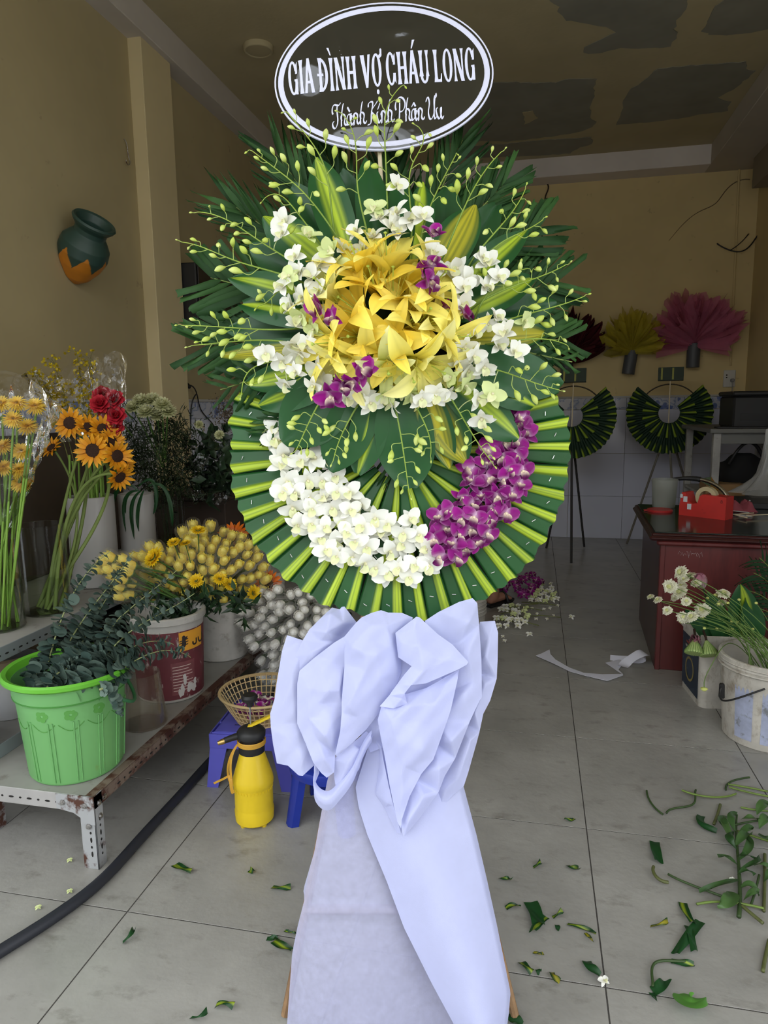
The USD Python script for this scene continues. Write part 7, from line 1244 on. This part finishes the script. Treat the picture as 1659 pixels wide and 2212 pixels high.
for k, (pts, w) in enumerate((([(1594, 1870), (1570, 1850), (1550, 1848)], .035), ([(1594, 1860), (1620, 1820), (1612, 1808)], .035), ([(1592, 1830), (1570, 1790), (1562, 1765)], .036), ([(1592, 1850), (1608, 1845), (1632, 1856)], .034), ([(1593, 1880), (1625, 1865), (1640, 1850)], .03), ([(1590, 1800), (1580, 1775), (1592, 1758)], .034), ([(1592, 1810), (1612, 1790), (1628, 1788)], .034), ([(1596, 1900), (1570, 1905), (1510, 1925)], .035), ([(1597, 1920), (1620, 1910), (1640, 1935)], .034), ([(1570, 1925), (1575, 1945), (1550, 1960)], .06), ([(1596, 1840), (1580, 1820), (1585, 1800)], .035), ([(1630, 1870), (1645, 1865), (1662, 1872)], .03), ([(1635, 1760), (1645, 1740), (1660, 1735)], .05), ([(1640, 1790), (1650, 1770), (1662, 1765)], .045), ([(1588, 1830), (1600, 1810), (1625, 1800)], .04), ([(1600, 1770), (1620, 1765), (1645, 1772)], .04), ([(1592, 1890), (1615, 1880), (1630, 1890)], .035), ([(1640, 1800), (1655, 1810), (1672, 1808)], .04), ([(1606, 1945), (1620, 1930), (1640, 1925)], .03), ([(1650, 1905), (1660, 1890), (1675, 1885)], .035), ([(1575, 1765), (1560, 1775), (1572, 1800)], .04))):
    r = np.random.default_rng(450+k); P = [atZ(u, v, .010+.016*(i == 1)+.004*i) for i, (u, v) in enumerate(pts)]; v, f, c = blade(P, w*.62, 0, k, up=A([0, 0, 1.]), fold=.3, ns=12, nt=6, base_w=.08, tipcut=1.0); v = np.array(v); v[:, 2] = np.maximum(v[:, 2], .0015); obj('leaf', (v, f), m_leaf, lb_, smooth=True, col=c*0+mix(A(sr(40, 72, 36)), A(sr(80, 112, 62)), r.uniform()))
P = [atZ(1466, 2146, .010), atZ(1492, 2162, .028), atZ(1524, 2160, .014)]; v, f, c = blade(P, .050, 0, 3, up=A([0, 0, 1.]), fold=.15, shape=lambda s: .12+.88*np.sin(np.pi*np.clip(s*.97+.03, 0, 1)**.8)**.6); v[:, 2] = np.maximum(v[:, 2], .002); obj('leaf_scrap', (v, f), m_leaf, None, smooth=True, col=c*0+A(sr(88, 144, 60)), label='bright green rounded leaf at the bottom right', cat='leaf scrap')
for k, (u, v, ph) in enumerate(((1305, 2119, 'at the tile joint crossing near the skirt'), (1582, 1900, 'beside the leafy branch'), (150, 1858, 'by the rack leg'), (150, 1925, 'yellowish, under the rack leg'), (82, 1960, 'under the rack, behind the hose'))):
    x, y, z = look(A([.2, -.3, 1])); copy_of(W_KINDS[0] if k < 2 else G_KIND, 'fallen_blossom', frame(atZ(u, v, .008), x, y, z, .5 if k < 1 else .32), 'fallen pale orchid blossom '+ph, 'flower')
# sorted orchids on the floor behind the wreath
def heap(name, kinds, pts, size, words, group, z0, dz):
    for k, ((u, v), l_) in enumerate(zip(pts, rowlabels(pts, 9))):
        x, y, z = look(A([rng.normal(0, .6), -.6, 1])); copy_of(kinds[k % len(kinds)], name, frame(atZ(u, v, z0+rng.uniform(0, dz)), x, y, z, size), words+', '+l_, 'flower', group)
heap('piled_purple_orchid', P_KINDS, [(u+q[0], v+q[1]) for u, v in ((1085, 1272), (1120, 1260), (1140, 1245), (1150, 1272), (1160, 1255), (1128, 1280)) for q in rng.normal(0, 1, (6, 2))*A([7, 4])], 1.15, 'purple orchid heaped on the floor', 'purple orchids heaped on the floor', .03, .05)
heap('piled_white_orchid', [G_KIND, W_KINDS[0], G_KIND, W_KINDS[1]], [(rng.uniform(1145, 1205), rng.uniform(1258, 1298)) for _ in range(34)], .8, 'pale orchid heaped on the floor', 'white orchids heaped on the floor', .02, .03)
P_ = []
for j in range(34): u = rng.uniform(1070, 1140); P_.append((u, 1305+(u-1070)*.25+rng.normal(0, 10) if j % 2 else rng.uniform(1330, 1356)-(u-1070)*.05))
heap('strewn_white_orchid', [W_KINDS[0], W_KINDS[1], G_KIND], P_, .85, 'white orchid strewn right of the bow', 'white orchids strewn beside the bow', .018, .02)
SGL = rowlabels([(1150, 1314), (1175, 1316), (1188, 1314), (1205, 1308), (1160, 1326), (1158, 1337), (1182, 1337), (1196, 1330), (1235, 1333), (1144, 1370), (1086, 1375), (1090, 1384)], 9)
for k, (u, v) in enumerate(((1150, 1314), (1175, 1316), (1188, 1314), (1205, 1308), (1160, 1326), (1158, 1337), (1182, 1337), (1196, 1330), (1235, 1333), (1144, 1370), (1086, 1375), (1090, 1384))):
    x, y, z = look(A([rng.normal(0, .4), -.4, 1])); copy_of(W_KINDS[k % 3], 'single_fallen_orchid', frame(atZ(u, v, .012), x, y, z, .75 if k in (8, 9) else .45), 'single fallen pale orchid on the tiles, '+SGL[k], 'flower', 'scattered single orchids')
for j in range(10): 
    a = atZ(rng.uniform(1080, 1150), rng.uniform(1300, 1345), .012); b = a+A([rng.uniform(.1, .25), rng.uniform(-.1, .15), 0]); obj('orchid_stalk', tube([a, (a+b)/2+A([0, 0, .01]), b], .0025, 5), mat('orchid_stalk_green', sr(104, 112, 56), .6), None, smooth=True, label='loose orchid stalk lying among the strewn white blossoms', cat='stalk', group='loose orchid stalks on the floor')
# person seated behind the wreath on a low white tub
lt = thing('low_white_tub', 'low ribbed white tub right behind the bow, used as a seat', 'tub', loc=(-.40, 3.86, 0)); obj('body', lathe([(0, 0), (.135, 0), (.14, .01), (.150, .19), (.155, .20), (.150, .21), (0, .21)], 48), m_dirty, lt, smooth=35)
for z in (.11, .13, .15, .17, .19): obj('rib', lathe([(.143, z), (.152, z+.003), (.153, z+.007), (.145, z+.010)], 48), m_dirty, lt, smooth=True)
def body(bones, edge=.02, it=8):
    import manifold3d as m3
    M = m3.Manifold()
    for (a, ra), (b, rb_) in bones: M = M + m3.Manifold.batch_hull([m3.Manifold.sphere(ra, 20).translate(list(map(float, a))), m3.Manifold.sphere(rb_, 20).translate(list(map(float, b)))])
    mm = M.refine_to_length(edge).to_mesh(); t = trimesh.Trimesh(mm.vert_properties[:, :3], mm.tri_verts); trimesh.smoothing.filter_taubin(t, iterations=it); return t.vertices, t.faces
ps = thing('person', 'seated person mostly hidden behind the wreath, one bare foot in a dark sandal showing', 'person'); m_skin = mat('skin', sr(168, 120, 98), .55); m_trou = mat('dark_trousers', (.018, .018, .026), .9); m_shirt = mat('dark_shirt', sr(70, 62, 58), .9); m_hair = mat('black_hair', (.012, .010, .009), .5)
Hp = A([-.42, 3.88, .30]); ank = atZ(1082, 1287, .075)+A([-.05, .02, 0]); toe = atZ(1112, 1284, .03); ank2 = A([-.62, 4.32, .08]); k1 = A([-.20, 4.22, .50]); k2 = A([-.58, 4.20, .50]); sh = A([-.44, 3.98, .80])
obj('trousers', body([((Hp+A([-.07, 0, 0]), .115), (Hp+A([.07, 0, 0]), .115)), ((Hp+A([.08, 0, 0]), .105), (k1, .072)), ((Hp-A([.08, 0, 0]), .105), (k2, .072)), ((k1, .072), (ank+A([0, 0, .09]), .052)), ((k2, .072), (ank2+A([0, 0, .09]), .052))]), m_trou, ps, smooth=True)
obj('shirt', body([((Hp+A([0, 0, .04]), .13), (Hp*.5+sh*.5, .135)), ((Hp*.5+sh*.5, .135), (sh-A([0, 0, .05]), .12)), ((sh+A([-.14, 0, 0]), .065), (sh+A([.14, 0, 0]), .065)), ((sh+A([.16, 0, 0]), .058), (sh+A([.23, .10, -.22]), .045)), ((sh+A([-.16, 0, 0]), .058), (sh+A([-.22, .12, -.22]), .045))]), m_shirt, ps, smooth=True)
hd = sh+A([0, .06, .24]); bones = [((sh+A([0, .01, .03]), .055), (sh+A([0, .03, .12]), .048)), ((hd, .085), (hd+A([0, .02, .05]), .088)), ((hd+A([0, .02, -.05]), .058), (hd, .078)), ((hd+A([0, .09, -.01]), .014), (hd+A([0, .075, .02]), .010)), ((hd+A([-.085, 0, 0]), .014), (hd+A([-.085, 0, .03]), .014)), ((hd+A([.085, 0, 0]), .014), (hd+A([.085, 0, .03]), .014))]
for s, e, w, tgt in ((1, sh+A([.23, .10, -.22]), None, sh+A([.08, .30, -.28])), (-1, sh+A([-.22, .12, -.22]), None, sh+A([-.08, .32, -.26]))):
    bones += [((e, .042), (tgt, .028)), ((tgt, .03), (tgt+A([-.01*s, .06, .0]), .030))]
    for j in range(4): a = tgt+A([(-.026+.017*j), .085, .0]); b = a+A([0, .034-.004*abs(j-1.5), -.008]); bones += [((tgt+A([0, .04, 0]), .012), (a, .0095)), ((a, .0095), (b, .0085)), ((b, .0085), (b+A([0, .022, -.016]), .0075))]
    bones += [((tgt+A([-.02*s, .02, 0]), .012), (tgt+A([-.045*s, .05, -.01]), .010)), ((tgt+A([-.045*s, .05, -.01]), .010), (tgt+A([-.048*s, .078, -.02]), .0085))]
fd = unit((toe-ank)*A([1, 1, 0])); sd = A([-fd[1], fd[0], 0])
for an, f_ in ((ank, fd), (ank2, A([0, 1., 0]))):
    s_ = A([-f_[1], f_[0], 0]); bones += [((an+A([0, 0, .10]), .040), (an+A([0, 0, -.01]), .036)), ((an+A([0, 0, -.025])-f_*.03, .032), (an+f_*.09+A([0, 0, -.03]), .028)), ((an+f_*.09+A([0, 0, -.03]), .030), (an+f_*.13+A([0, 0, -.035])+s_*.012, .024))]
    for j in range(5): bones.append(((an+f_*.13+s_*(.028-.014*j)+A([0, 0, -.04]), .012), (an+f_*(.175-.008*j)+s_*(.030-.015*j)+A([0, 0, -.046]), .0105 if j else .013)))
obj('body', body(bones, .016, 5), m_skin, ps, smooth=True)
obj('hair', body([((hd+A([0, -.015, .07]), .09), (hd+A([0, -.03, .02]), .092)), ((hd+A([0, -.05, -.02]), .07), (hd+A([0, -.07, -.06]), .035))], .016, 6), m_hair, ps, smooth=True)
for sx_ in (-.032, .032): obj('eye', ball(hd+A([sx_, .080, .025]), .011, 2), mat('eye_white', (.6, .6, .6), .2), ps, smooth=True)
obj('mouth', ball(hd+A([0, .074, -.055]), .016, 2, (1, .4, .3)), mat('lips', sr(140, 80, 76), .5), ps, smooth=True)
for an, f_ in ((ank, fd), (ank2, A([0, 1., 0]))):
    s_ = A([-f_[1], f_[0], 0]); pts = [an+f_*a+s_*b+A([0, 0, z-an[2]]) for a, b in ((-.06, -.03), (-.06, .03), (.06, .042), (.16, .046), (.20, .02), (.20, -.02), (.15, -.044), (.05, -.036)) for z in (.002, .016)]; obj('sandal', hull(pts), m_blk, ps)
    obj('sandal_strap', tube(spline([an+f_*.10+s_*.046+A([0, 0, .012-an[2]]), an+f_*.10+A([0, 0, .075-an[2]]), an+f_*.10-s_*.046+A([0, 0, .012-an[2]])], 12), .009, 6), m_blk, ps, smooth=True)
